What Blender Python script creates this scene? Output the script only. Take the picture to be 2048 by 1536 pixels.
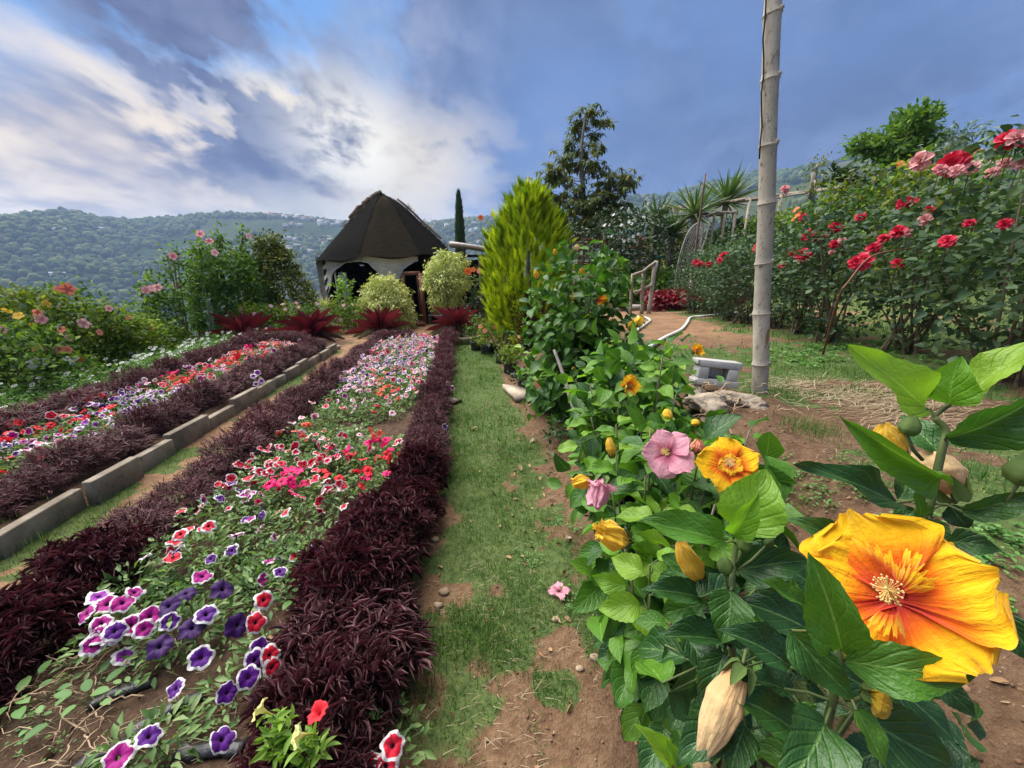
import bpy, math, random
import numpy as np
from mathutils import Vector, Matrix

for _o in list(bpy.data.objects):
    bpy.data.objects.remove(_o)
scene = bpy.context.scene
COL = scene.collection
RAD = math.radians
random.seed(11)
rng = np.random.default_rng(11)

# ------------------------------------------------------------------ camera
FOC, PITCH, EYE = 772.0, RAD(16.1), 1.5
cam_data = bpy.data.cameras.new('camera')
cam_data.sensor_width = 36.0
cam_data.lens = 36.0 * FOC / 2048.0
cam_data.clip_start = 0.02
cam_data.clip_end = 6000
cam = bpy.data.objects.new('camera', cam_data)
cam.location = (0, 0, EYE)
cam.rotation_euler = (RAD(90) - PITCH, 0, 0)
COL.objects.link(cam)
scene.camera = cam

# ------------------------------------------------------------------ exposure
scene.view_settings.view_transform = 'Standard'
scene.view_settings.look = 'None'
scene.view_settings.gamma = 1.0
scene.view_settings.use_curve_mapping = False
EXPO = 2.75
scene.view_settings.exposure = EXPO
scene.cycles.use_denoising = True
scene.cycles.max_bounces = 8
scene.cycles.transparent_max_bounces = 8
scene.cycles.volume_bounces = 0
scene.cycles.sample_clamp_indirect = 8

# ------------------------------------------------------------------ node helper
class NT:
    def __init__(s, tree):
        s.t = tree
        tree.nodes.clear()
    def n(s, typ, ins=None, **kw):
        nd = s.t.nodes.new(typ)
        for k, v in kw.items():
            setattr(nd, k, v)
        for k, v in (ins or {}).items():
            s.set(nd.inputs[k], v)
        return nd
    def set(s, sock, v):
        if isinstance(v, bpy.types.NodeSocket):
            s.t.links.new(v, sock)
        elif isinstance(v, bpy.types.Node):
            s.t.links.new(v.outputs[0], sock)
        else:
            if sock.type == 'RGBA' and len(v) == 3:
                v = (*v, 1)
            sock.default_value = v
    def m(s, op, a, b=0.0, c=0.0, clamp=False):
        nd = s.t.nodes.new('ShaderNodeMath')
        nd.operation = op
        nd.use_clamp = clamp
        for i, v in enumerate((a, b, c)):
            s.set(nd.inputs[i], v)
        return nd.outputs[0]
    def ss(s, x, a, b, lo=0.0, hi=1.0):
        nd = s.t.nodes.new('ShaderNodeMapRange')
        nd.interpolation_type = 'SMOOTHSTEP'
        for k, v in (('Value', x), ('From Min', a), ('From Max', b), ('To Min', lo), ('To Max', hi)):
            s.set(nd.inputs[k], v)
        return nd.outputs[0]
    def mix(s, f, a, b, blend='MIX'):
        nd = s.t.nodes.new('ShaderNodeMix')
        nd.data_type = 'RGBA'
        nd.blend_type = blend
        s.set(nd.inputs[0], f)
        s.set(nd.inputs[6], a)
        s.set(nd.inputs[7], b)
        return nd.outputs[2]
    def noise(s, vec, scale, detail=4, rough=.55, dist=0.0, out=0):
        nd = s.n('ShaderNodeTexNoise')
        if vec is not None:
            s.set(nd.inputs['Vector'], vec)
        nd.inputs['Scale'].default_value = scale
        nd.inputs['Detail'].default_value = detail
        nd.inputs['Roughness'].default_value = rough
        nd.inputs['Distortion'].default_value = dist
        return nd.outputs[out]

def lin(r, g, b):
    f = lambda c: (c / 255 / 12.92) if c / 255 <= .04045 else ((c / 255 + .055) / 1.055) ** 2.4
    return (f(r), f(g), f(b))

# ------------------------------------------------------------------ sky
SUN_EL, SUN_AZ = RAD(60), RAD(-55)
world = bpy.data.worlds.new('World')
scene.world = world
world.use_nodes = True
w = NT(world.node_tree)
SKS = 0.1
K = 1.0 / (SKS * 2 ** EXPO)
def sk(r, g, b, f=.93):
    return tuple(c * K * f for c in lin(r, g, b))
tc = w.n('ShaderNodeTexCoord')
sep = w.n('ShaderNodeSeparateXYZ', {0: tc.outputs['Generated']})
dx, dy, dz = sep.outputs
dzc = w.m('ADD', w.m('MAXIMUM', dz, 0.0), 0.30)
pv = w.n('ShaderNodeCombineXYZ', {0: w.m('DIVIDE', dx, dzc), 1: w.m('DIVIDE', dy, dzc), 2: 0.0})
sky = w.n('ShaderNodeTexSky', sky_type='NISHITA', sun_disc=False, sun_elevation=SUN_EL,
          sun_rotation=SUN_AZ, altitude=1400.0, dust_density=1.0)
def dirpow(px, py, e):
    u, v = (px - 1024) / FOC, (768 - py) / FOC
    d = Vector((u, math.cos(PITCH) + v * math.sin(PITCH), -math.sin(PITCH) + v * math.cos(PITCH))).normalized()
    dot = w.n('ShaderNodeVectorMath', {0: tc.outputs['Generated'], 1: d}, operation='DOT_PRODUCT').outputs['Value']
    return w.m('POWER', w.m('MAXIMUM', dot, 0.0), e)
mp1 = w.n('ShaderNodeMapping', {0: pv.outputs[0]})
mp1.inputs['Rotation'].default_value = (0, 0, RAD(-24))
mp1.inputs['Scale'].default_value = (1.25, .85, 1)
mp1.inputs['Location'].default_value = (5.1, 2.4, 0)
n1 = w.noise(mp1.outputs[0], 1.5, 9, .56, .25)
n2 = w.noise(mp1.outputs[0], 3.4, 9, .60, .30)
n3 = w.noise(pv.outputs[0], .9, 5, .5, .2)
n4 = w.noise(mp1.outputs[0], 8.0, 6, .62, .2)
puff = w.m('ADD', w.m('MULTIPLY', n2, .7), w.m('MULTIPLY', n4, .3))
clear = w.mix(0.05, sk(100, 156, 224), sky.outputs[0])
right = w.ss(dx, -.34, .05)
# grey-blue cloud deck, closed on the right, torn open on the left
thr = w.m('SUBTRACT', .50, w.m('MULTIPLY', right, .22))
cov = w.ss(n1, thr, w.m('ADD', thr, .13))
cov = w.m('MAXIMUM', cov, w.m('MULTIPLY', right, .8))
dark = w.mix(w.ss(puff, .36, .62), sk(94, 108, 152), sk(146, 160, 200))
rightc = w.mix(w.ss(n3, .36, .64), sk(84, 110, 164), sk(108, 144, 206))
rightc = w.mix(w.ss(dz, .36, .72), rightc, sk(112, 122, 152))
rightc = w.mix(w.m('MULTIPLY', w.ss(puff, .42, .66), .5), rightc, sk(128, 152, 204))
dark = w.mix(right, dark, rightc)
c = w.mix(cov, clear, dark)
# pale puffs in the clear part on the left
wisp = w.m('MULTIPLY', w.ss(puff, .50, .66), w.m('SUBTRACT', 1.0, right))
c = w.mix(w.m('MULTIPLY', wisp, .42), c, sk(200, 208, 226))
# cream lit cloud low on the left, breaking up with height
low = w.m('SUBTRACT', 1.0, w.ss(w.m('ADD', dz, w.m('MULTIPLY', w.m('SUBTRACT', n1, .5), .30)), .20, .33))
lft = w.m('SUBTRACT', 1.0, w.ss(dx, -.30, .0))
cream = w.mix(w.ss(puff, .36, .60), sk(196, 186, 188, 1.0), sk(252, 230, 202, 1.2))
c = w.mix(w.m('MULTIPLY', low, w.m('MULTIPLY', lft, .95)), c, cream)
# the sun behind the cloud edge
g1 = dirpow(660, 310, 26)
g2 = dirpow(700, 285, 170)
g3 = dirpow(720, 330, 40)
br = w.m('MULTIPLY', w.m('MULTIPLY', g1, w.ss(w.m('ADD', dz, w.m('MULTIPLY', n1, .2)), .48, .37)), w.ss(w.m('ADD', puff, w.m('MULTIPLY', g3, .16)), .42, .58))
c = w.mix(w.m('MULTIPLY', br, 1.25, clamp=True), c, sk(255, 243, 222, .92))
# torn dark cloud crossing in front of the bright part
torn = w.m('MULTIPLY', w.m('MULTIPLY', w.m('MAXIMUM', dirpow(430, 130, 55), dirpow(560, 215, 90)), 2.2), w.ss(w.m('ADD', n1, w.m('MULTIPLY', puff, .4)), .56, .68))
c = w.mix(w.m('MULTIPLY', torn, .9, clamp=True), c, w.mix(w.ss(puff, .4, .6), sk(78, 92, 140), sk(120, 132, 172)))
c = w.mix(w.m('MULTIPLY', g2, w.ss(puff, .36, .54, .0, 1.0), clamp=True), c, sk(255, 249, 234, 1.2))
# pale blue haze along the right horizon
c = w.mix(w.m('MULTIPLY', w.m('SUBTRACT', 1.0, w.ss(dz, .04, .24)), w.m('MULTIPLY', right, .55)), c, sk(74, 122, 206))
bg = w.n('ShaderNodeBackground', {0: c, 1: SKS})
wo = w.n('ShaderNodeOutputWorld', {0: bg.outputs[0]})

# ------------------------------------------------------------------ sun
sun_data = bpy.data.lights.new('sun', 'SUN')
sun_data.energy = 1.5
sun_data.angle = RAD(65)
sun_data.color = (1.0, .95, .87)
sun = bpy.data.objects.new('sun', sun_data)
_sd = Vector((math.sin(SUN_AZ) * math.cos(SUN_EL), math.cos(SUN_AZ) * math.cos(SUN_EL), math.sin(SUN_EL)))
sun.rotation_euler = _sd.to_track_quat('Z', 'Y').to_euler()
sun.location = (0, 0, 60)
COL.objects.link(sun)

# ------------------------------------------------------------------ geometry helpers
def ray(px, py):
    u, v = (px - 1024) / FOC, (768 - py) / FOC
    return np.array([u, math.cos(PITCH) + v * math.sin(PITCH), -math.sin(PITCH) + v * math.cos(PITCH)])
CAMP = np.array([0, 0, EYE])
def rt(px, py, t):                       # a point at axial distance t along the sight line
    return CAMP + t * ray(px, py)
def at(px, py, z=0.0):                   # where the sight line meets height z
    d = ray(px, py)
    return CAMP + d * ((z - EYE) / d[2])
def aty(px, py, Y):                      # where the sight line meets depth Y
    d = ray(px, py)
    return CAMP + d * (Y / d[1])

def nrm(a):
    a = np.asarray(a, float)
    return a / np.maximum(np.linalg.norm(a, axis=-1, keepdims=True), 1e-9)
def sm(a, b, x):
    t = np.clip((np.asarray(x, float) - a) / (b - a), 0, 1)
    return t * t * (3 - 2 * t)
def _h(ix, iy, s):
    n = (ix.astype(np.int64) * 374761393 + iy.astype(np.int64) * 668265263 + s * 1442695041) & 0x7fffffff
    n = ((n ^ (n >> 13)) * 1274126177) & 0x7fffffff
    return ((n ^ (n >> 16)) & 0xffff) / 65535.0
def vnoise(x, y, s=0):
    x = np.asarray(x, float); y = np.asarray(y, float)
    ix, iy = np.floor(x), np.floor(y)
    fx, fy = x - ix, y - iy
    fx, fy = fx * fx * (3 - 2 * fx), fy * fy * (3 - 2 * fy)
    a, b = _h(ix, iy, s), _h(ix + 1, iy, s)
    c, d = _h(ix, iy + 1, s), _h(ix + 1, iy + 1, s)
    return (a + (b - a) * fx) * (1 - fy) + (c + (d - c) * fx) * fy
def fbm(x, y, o=4, s=0):
    v, a, t = 0, 1, 0
    x = np.asarray(x, float); y = np.asarray(y, float)
    for k in range(o):
        v = v + a * vnoise(x * 2 ** k, y * 2 ** k, s + k * 17); t += a; a *= .5
    return v / t

class MB:                                # gathers pieces of ONE mesh
    def __init__(s):
        s.v, s.f, s.uv, s.ti, s.n = [], [], [], [], 0
    def add(s, v, f, uv=None, tint=0.0):
        v = np.asarray(v, float).reshape(-1, 3)
        s.v.append(v)
        s.uv.append(np.zeros((len(v), 2)) if uv is None else np.asarray(uv, float))
        s.ti.append(np.broadcast_to(np.asarray(tint, float), (len(v),)).copy())
        groups = f if isinstance(f, (list, tuple)) and len(f) and hasattr(f[0], 'ndim') and f[0].ndim == 2 else [np.asarray(f)]
        for g in groups:
            s.f.append(np.asarray(g) + s.n)
        s.n += len(v)
    def inst(s, T, M, P, tint=None):     # a template (v, faces, uv) put down by N matrices and N points
        v, f, uv = T
        N = len(P)
        V = np.einsum('nij,vj->nvi', M, v) + np.asarray(P)[:, None, :]
        F = (f[None] + (np.arange(N) * len(v))[:, None, None]).reshape(-1, f.shape[1])
        ti = rng.random(N) if tint is None else np.broadcast_to(tint, (N,))
        s.add(V.reshape(-1, 3), F, np.tile(uv, (N, 1)), np.repeat(ti, len(v)))
    def box(s, c, size, rot=0.0, tint=0.0, M=None):
        q = np.array([[x, y, z] for z in (-.5, .5) for y in (-.5, .5) for x in (-.5, .5)]) * np.asarray(size)
        if M is None:
            cr, sr = math.cos(rot), math.sin(rot)
            M = np.array([[cr, -sr, 0], [sr, cr, 0], [0, 0, 1]])
        s.add(q @ np.asarray(M).T + np.asarray(c), np.array([[0, 2, 3, 1], [4, 5, 7, 6], [0, 1, 5, 4], [2, 6, 7, 3], [0, 4, 6, 2], [1, 3, 7, 5]]), None, tint)
    def tube(s, pts, r, n=6, tint=0.0, caps=True):
        pts = np.asarray(pts, float)
        r = np.broadcast_to(np.asarray(r, float), (len(pts),))
        tg = nrm(np.gradient(pts, axis=0))
        ref = np.array([0, 0, 1.0]) if abs(tg[0][2]) < .8 else np.array([1.0, 0, 0])
        a = nrm(np.cross(tg, ref)); b = np.cross(tg, a)
        th = np.arange(n) / n * 2 * np.pi
        V = pts[:, None] + r[:, None, None] * (np.cos(th)[None, :, None] * a[:, None] + np.sin(th)[None, :, None] * b[:, None])
        i = np.arange(len(pts) - 1)[:, None] * n
        j = np.arange(n)[None]
        k = (j + 1) % n
        F = np.stack([i + j, i + k, i + n + k, i + n + j], -1).reshape(-1, 4)
        L = np.concatenate([[0], np.cumsum(np.linalg.norm(np.diff(pts, axis=0), axis=1))])
        uv = np.stack([np.tile(th / 6.2832, len(pts)), np.repeat(L, n)], -1)
        s.add(V.reshape(-1, 3), F, uv, tint)
        if caps and n > 2:
            o = s.n - len(pts) * n
            s.f.append(np.array([list(range(n))[::-1]]) + o)
            s.f.append(np.array([list(range(n))]) + o + (len(pts) - 1) * n)
    def mesh(s, name, mats, smooth=True):
        me = bpy.data.meshes.new(name)
        if not isinstance(mats, (list, tuple)):
            mats = [mats]
        for m_ in mats:
            me.materials.append(m_)
        V = np.concatenate(s.v)
        me.vertices.add(len(V))
        me.vertices.foreach_set('co', V.astype(np.float32).ravel())
        lt = np.concatenate([np.full(len(g), g.shape[1]) for g in s.f])
        li = np.concatenate([g.ravel() for g in s.f])
        me.loops.add(len(li))
        me.loops.foreach_set('vertex_index', li.astype(np.int32))
        me.polygons.add(len(lt))
        me.polygons.foreach_set('loop_start', np.concatenate([[0], np.cumsum(lt)[:-1]]).astype(np.int32))
        me.polygons.foreach_set('loop_total', lt.astype(np.int32))
        if smooth:
            me.polygons.foreach_set('use_smooth', np.ones(len(lt), bool))
        uvl = me.uv_layers.new(name='UVMap')
        uvl.data.foreach_set('uv', np.concatenate(s.uv)[li].astype(np.float32).ravel())
        at_ = me.attributes.new('tint', 'FLOAT', 'POINT')
        at_.data.foreach_set('value', np.concatenate(s.ti).astype(np.float32))
        me.update()
        me.validate()
        return me
    def build(s, name, mats, parent=None, smooth=True, kind=None, loc=None):
        # world-space vertices: put the origin at the parent's place
        o = bpy.data.objects.new(name, s.mesh(name, mats, smooth))
        COL.objects.link(o)
        if parent is not None:
            o.parent = parent
            o.matrix_basis = world_inv(parent)
        if kind:
            o['kind'] = kind
        return o

def world_mat(o):
    M = o.matrix_basis.copy() if o.parent is None else world_mat(o.parent) @ o.matrix_basis
    return M
def world_inv(o):
    return world_mat(o).inverted()

def tag(o, label=None, cat=None, group=None, kind=None):
    if label: o['label'] = label
    if cat: o['category'] = cat
    if group: o['group'] = group
    if kind: o['kind'] = kind
    return o
def thing(name, label, cat, loc, group=None):
    o = bpy.data.objects.new(name, None)
    o.empty_display_size = .1
    o.location = [float(q) for q in loc]
    COL.objects.link(o)
    return tag(o, label, cat, group)
def piece(name, me, parent, M):          # a part that shares a mesh, put down by a world matrix
    o = bpy.data.objects.new(name, me)
    COL.objects.link(o)
    o.parent = parent
    o.matrix_basis = world_inv(parent) @ M
    return o
def copy_tree(o, loc=None, rz=None, sc=None, parent=None, label=None, group=None):
    c = o.copy()
    COL.objects.link(c)
    if parent is not None:
        c.parent = parent
    if loc is not None: c.location = [float(q) for q in loc]
    if rz is not None: c.rotation_euler = (0, 0, rz)
    if sc is not None: c.scale = (sc, sc, sc) if np.isscalar(sc) else sc
    if label: c['label'] = label
    if group: c['group'] = group
    for ch in list(o.children):
        copy_tree(ch, parent=c)
    return c

def frames(d, n):
    y = nrm(d); x = nrm(np.cross(y, n)); z = np.cross(x, y)
    return np.stack([x, y, z], -1)
def mat4(p, d, n, sx, sy, sz):
    f = frames(np.asarray(d, float)[None], np.asarray(n, float)[None])[0]
    M = Matrix.Identity(4)
    for r_ in range(3):
        for c_, s_ in enumerate((sx, sy, sz)):
            M[r_][c_] = f[r_, c_] * s_
        M[r_][3] = p[r_]
    return M

def leaf_tmpl(nl=4, nw=2, prof=(.35, .9, 1, .75, .02), fold=.25, curl=-.25, serr=0.0, wav=0.0, seed=0):
    """leaf of length 1 along +y and full width 1; returns (verts, quads, uv)"""
    r = np.random.default_rng(seed)
    vs = np.linspace(0, 1, nl + 1)
    us = np.linspace(-1, 1, nw + 1)
    hw = np.interp(vs, np.linspace(0, 1, len(prof)), prof) * .5
    ph = r.random() * 6
    V, UV = [], []
    for i, v in enumerate(vs):
        for u in us:
            k = 1.0
            if serr and abs(u) > .99 and 0 < i < nl:
                k = 1 + serr * (1 if i % 2 else -1)
            x = u * hw[i] * k
            z = abs(u) * hw[i] * fold * 2 * .5 + curl * v * v
            z += wav * abs(u) * math.sin(v * 11 + ph + (2.5 if u > 0 else 0))
            V.append((x, v, z)); UV.append((u * .5 + .5, v))
    F = [[i * (nw + 1) + j, i * (nw + 1) + j + 1, (i + 1) * (nw + 1) + j + 1, (i + 1) * (nw + 1) + j] for i in range(nl) for j in range(nw)]
    return np.array(V), np.array(F), np.array(UV)
def scaled(M, sx, sy, sz=None):
    sz = sy if sz is None else sz
    return M * np.stack([np.broadcast_to(sx, (len(M),)), np.broadcast_to(sy, (len(M),)), np.broadcast_to(sz, (len(M),))], -1)[:, None, :]
def rdir(n, zmin=-1.0, zmax=1.0, r=None):
    r = r or rng
    z = r.uniform(zmin, zmax, n); a = r.uniform(0, 2 * np.pi, n); q = np.sqrt(np.maximum(0, 1 - z * z))
    return np.stack([q * np.cos(a), q * np.sin(a), z], -1)

# ------------------------------------------------------------------ materials
def newmat(name):
    m_ = bpy.data.materials.new(name)
    m_.use_nodes = True
    return m_, NT(m_.node_tree)
def finish(t, shader, disp=None):
    t.n('ShaderNodeOutputMaterial', {0: shader})
def varied(t):                           # 0..1: the piece's own random value or its tint
    a = t.n('ShaderNodeAttribute', attribute_name='tint')
    oi = t.n('ShaderNodeObjectInfo')
    return t.m('FRACT', t.m('ADD', a.outputs['Fac'], oi.outputs['Random']))
def ramp(t, f, cols):
    nd = t.n('ShaderNodeValToRGB')
    el = nd.color_ramp.elements
    while len(el) < len(cols):
        el.new(.5)
    for i, c_ in enumerate(cols):
        el[i].position = i / max(1, len(cols) - 1) if len(c_) == 3 else c_[3]
        el[i].color = (*c_[:3], 1)
    t.set(nd.inputs[0], f)
    return nd.outputs[0]
def leafmat(name, cols, rough=.45, trans=.25, vein=0.0, spec=.4, tcol=None, quilt=0.0):
    m_, t = newmat(name)
    f = varied(t)
    col = ramp(t, f, cols)
    tcn = t.n('ShaderNodeTexCoord')
    nz = t.noise(tcn.outputs['Object'], 30, 2)
    col = t.mix(t.m('MULTIPLY', t.m('SUBTRACT', nz, .5), .9, clamp=True), col, (.02, .03, .01))
    ins = {'Roughness': rough, 'Specular IOR Level': spec}
    if vein:
        uvn = t.n('ShaderNodeUVMap')
        s_ = t.n('ShaderNodeSeparateXYZ', {0: uvn.outputs[0]})
        au = t.m('ABSOLUTE', t.m('SUBTRACT', s_.outputs[0], .5))
        mid = t.m('SUBTRACT', 1.0, t.ss(au, .008, .035))
        q = t.m('SUBTRACT', t.m('MULTIPLY', s_.outputs[1], 5.0), t.m('MULTIPLY', t.m('POWER', au, .8), 4.4))
        tri = t.m('ABSOLUTE', t.m('SUBTRACT', t.m('FRACT', q), .5))
        lat = t.m('MULTIPLY', t.m('SUBTRACT', 1.0, t.ss(tri, .01, .06)), .38)
        v_ = t.m('MAXIMUM', mid, lat)
        lighter = t.mix(1.0, col, (.10, .16, .05), 'ADD')
        col = t.mix(t.m('MULTIPLY', v_, vein), col, lighter)
        if quilt:
            hgt = t.m('ADD', t.m('MULTIPLY', t.ss(tri, 0.0, .22), .35), t.m('MULTIPLY', t.noise(uvn.outputs[0], 14, 2), .7))
            bp = t.n('ShaderNodeBump', {'Height': hgt, 'Strength': quilt, 'Distance': .004})
            ins['Normal'] = bp.outputs[0]
    ins['Base Color'] = col
    p = t.n('ShaderNodeBsdfPrincipled', ins)
    if trans:
        tr = t.n('ShaderNodeBsdfTranslucent', {0: t.mix(1.0, col, tcol or (1.6, 1.7, .8), 'MULTIPLY')})
        mx = t.n('ShaderNodeMixShader', {0: trans, 1: p.outputs[0], 2: tr.outputs[0]})
        finish(t, mx.outputs[0])
    else:
        finish(t, p.outputs[0])
    return m_
def plain(name, ca, cb=None, scale=8.0, rough=.7, bump=0.0, spec=.3, detail=5, stretch=None, cc=None, bscale=None, bdist=.01):
    m_, t = newmat(name)
    tcn = t.n('ShaderNodeTexCoord')
    vec = tcn.outputs['Object']
    if stretch:
        vec = t.n('ShaderNodeMapping', {0: vec, 3: stretch}).outputs[0]
    nz = t.noise(vec, scale, detail, .6)
    col = t.mix(t.ss(nz, .3, .7), ca, cb if cb else ca)
    if cc:
        col = t.mix(t.ss(t.noise(vec, scale * 3.3, 4, .65), .56, .7), col, cc)
    f = varied(t)
    col = t.mix(1.0, col, t.mix(f, (.82, .82, .82), (1.12, 1.12, 1.12)), 'MULTIPLY')
    ins = {'Base Color': col, 'Roughness': rough, 'Specular IOR Level': spec}
    if bump:
        bp = t.n('ShaderNodeBump', {'Height': t.noise(vec, bscale or scale * 4, 5, .65), 'Strength': bump, 'Distance': bdist})
        ins['Normal'] = bp.outputs[0]
    finish(t, t.n('ShaderNodeBsdfPrincipled', ins).outputs[0])
    return m_

M = {}
M['hib'] = leafmat('hibiscus_leaf', [(.022, .075, .012), (.036, .11, .014), (.06, .165, .014), (.10, .225, .018)], .40, .25, .7, .35, quilt=.6)
M['hib_new'] = leafmat('hibiscus_young_leaf', [(.08, .21, .015), (.14, .30, .02), (.2, .34, .03)], .42, .35, .6, .35, quilt=.55)
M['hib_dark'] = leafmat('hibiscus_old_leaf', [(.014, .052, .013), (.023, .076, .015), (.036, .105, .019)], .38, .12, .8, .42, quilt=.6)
M['purple'] = leafmat('purple_leaf', [(.044, .015, .018), (.076, .027, .032), (.115, .048, .053), (.17, .092, .095)], .62, .15, 0, .16, (1.5, .6, .8))
M['petfol'] = leafmat('petunia_leaf', [(.06, .13, .035), (.10, .19, .05), (.16, .25, .07), (.22, .30, .12)], .6, .25)
M['rose'] = leafmat('rose_leaf', [(.022, .048, .026), (.038, .078, .036), (.062, .112, .05), (.095, .145, .055)], .55, .18, .35, .22)
M['bush'] = leafmat('shrub_leaf', [(.03, .07, .016), (.052, .115, .02), (.10, .19, .026), (.17, .26, .035)], .6, .3, spec=.15)
M['bushy'] = leafmat('yellow_green_leaf', [(.06, .11, .012), (.11, .18, .018), (.18, .25, .025), (.24, .28, .03)], .6, .3, spec=.15)
M['olive'] = leafmat('olive_leaf', [(.03, .05, .012), (.06, .09, .016), (.11, .14, .02), (.17, .18, .03)], .6, .2, spec=.15)
M['dkbush'] = leafmat('dark_leaf', [(.016, .035, .014), (.028, .055, .018), (.045, .08, .024)], .4, .15)
M['tree'] = leafmat('tree_leaf', [(.035, .06, .016), (.08, .105, .022), (.15, .165, .03), (.24, .21, .045)], .55, .35, spec=.2)
M['ficus'] = leafmat('variegated_leaf', [(.22, .29, .07), (.42, .46, .14), (.60, .60, .25), (.72, .70, .36)], .6, .2, spec=.15)
M['conifer'] = leafmat('golden_cypress_leaf', [(.10, .17, .012), (.24, .34, .012), (.38, .47, .014), (.52, .58, .025)], .65, .35, spec=.1)
M['deadtwig'] = plain('dead_twig', (.10, .055, .035), (.17, .10, .065), 20, .9)
M['cyp'] = leafmat('cypress_leaf', [(.02, .05, .016), (.035, .08, .02)], .5, .1)
M['daisy'] = leafmat('daisy_leaf', [(.07, .15, .04), (.11, .22, .055), (.17, .29, .08)], .55, .3)
M['brom'] = leafmat('bromeliad_leaf', [(.07, .011, .016), (.125, .016, .025), (.20, .04, .05)], .38, .15, 0, .5, (1.6, .6, .7))
M['bromg'] = leafmat('bromeliad_outer_leaf', [(.06, .03, .03), (.10, .10, .08), (.15, .15, .12)], .35, .1, 0, .5)
M['redfol'] = leafmat('red_foliage', [(.10, .006, .015), (.20, .012, .022), (.30, .02, .035)], .5, .2, 0, .4, (1.7, .5, .7))
M['yucca'] = leafmat('yucca_leaf', [(.05, .10, .025), (.09, .16, .04), (.14, .21, .07)], .45, .15)
M['grass'] = leafmat('grass_blade', [(.032, .09, .02), (.055, .145, .026), (.09, .195, .036), (.19, .225, .08)], .7, .3, spec=.12)
M['straw'] = leafmat('dry_straw', [(.24, .17, .09), (.34, .26, .15), (.44, .36, .24)], .8, .1, tcol=(1, 1, 1))
M['weed'] = leafmat('weed_leaf', [(.06, .16, .03), (.10, .23, .05), (.16, .29, .08)], .55, .3)
M['stem'] = plain('green_stem', (.07, .11, .03), (.12, .15, .05), 30, .5)
M['wood'] = plain('woody_stem', (.16, .12, .08), (.26, .21, .15), 40, .85, .3)
M['cane'] = plain('rose_cane', (.09, .07, .045), (.15, .11, .07), 40, .8)
M['bark'] = plain('grey_bark', (.13, .115, .09), (.24, .22, .18), 14, .9, .5)
M['redwood'] = plain('reddish_wood', (.13, .045, .028), (.20, .08, .05), 6, .65, .15, stretch=(8, 8, 1))
M['whitebark'] = plain('whitewashed_post', (.52, .48, .42), (.36, .31, .25), 9, .85, .3, cc=(.2, .16, .12))
M['railwood'] = plain('weathered_rail', (.22, .18, .13), (.34, .29, .23), 12, .9, .3)
M['conc'] = plain('concrete', (.31, .26, .20), (.16, .13, .095), 5, .9, .45, cc=(.13, .125, .10), bscale=60, bdist=.006)
M['block'] = plain('block_concrete', (.46, .45, .42), (.36, .35, .32), 12, .92, .8, bscale=70, bdist=.008)
M['stone'] = plain('pale_stone', (.42, .35, .26), (.30, .24, .18), 8, .9, .5, cc=(.2, .15, .1), bscale=25, bdist=.02)
M['rock'] = plain('brown_pebble', (.26, .18, .12), (.34, .26, .18), 12, .9, .4)
M['plastic'] = plain('black_plastic', (.012, .012, .013), (.03, .03, .032), 9, .42, .5, .5, bscale=30, bdist=.01)
M['pvc'] = plain('pale_hose', (.50, .52, .46), (.62, .62, .58), 6, .45, 0, .5)
M['wire'] = plain('black_cable', (.012, .012, .014), None, 5, .5)
M['mesh'] = plain('galvanised_wire', (.22, .21, .19), (.30, .29, .26), 5, .5)
M['root'] = plain('dry_root', (.40, .29, .18), (.27, .18, .11), 30, .9, .3)
M['terra'] = plain('wicker', (.36, .21, .10), (.26, .14, .065), 40, .8, .6, stretch=(1, 1, 6), bscale=60)
M['wood2'] = plain('grey_plank', (.30, .28, .25), (.22, .20, .18), 8, .85, .2)
M['brickm'] = plain('mossy_ring', (.17, .16, .08), (.24, .19, .11), 12, .9, .6, cc=(.09, .11, .03))
M['fence_red'] = plain('red_paint_wood', (.28, .06, .04), (.2, .05, .035), 10, .75, .3)
M['lime'] = leafmat('lime_leaf', [(.14, .26, .03), (.22, .36, .05)], .5, .35)
M['white'] = leafmat('white_petal', [(.72, .72, .68), (.8, .8, .76)], .6, .2, tcol=(1, 1, 1))
M['pistil'] = leafmat('stamen', [(.75, .50, .14), (.8, .6, .25)], .6, .2, tcol=(1, 1, 1))
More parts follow.
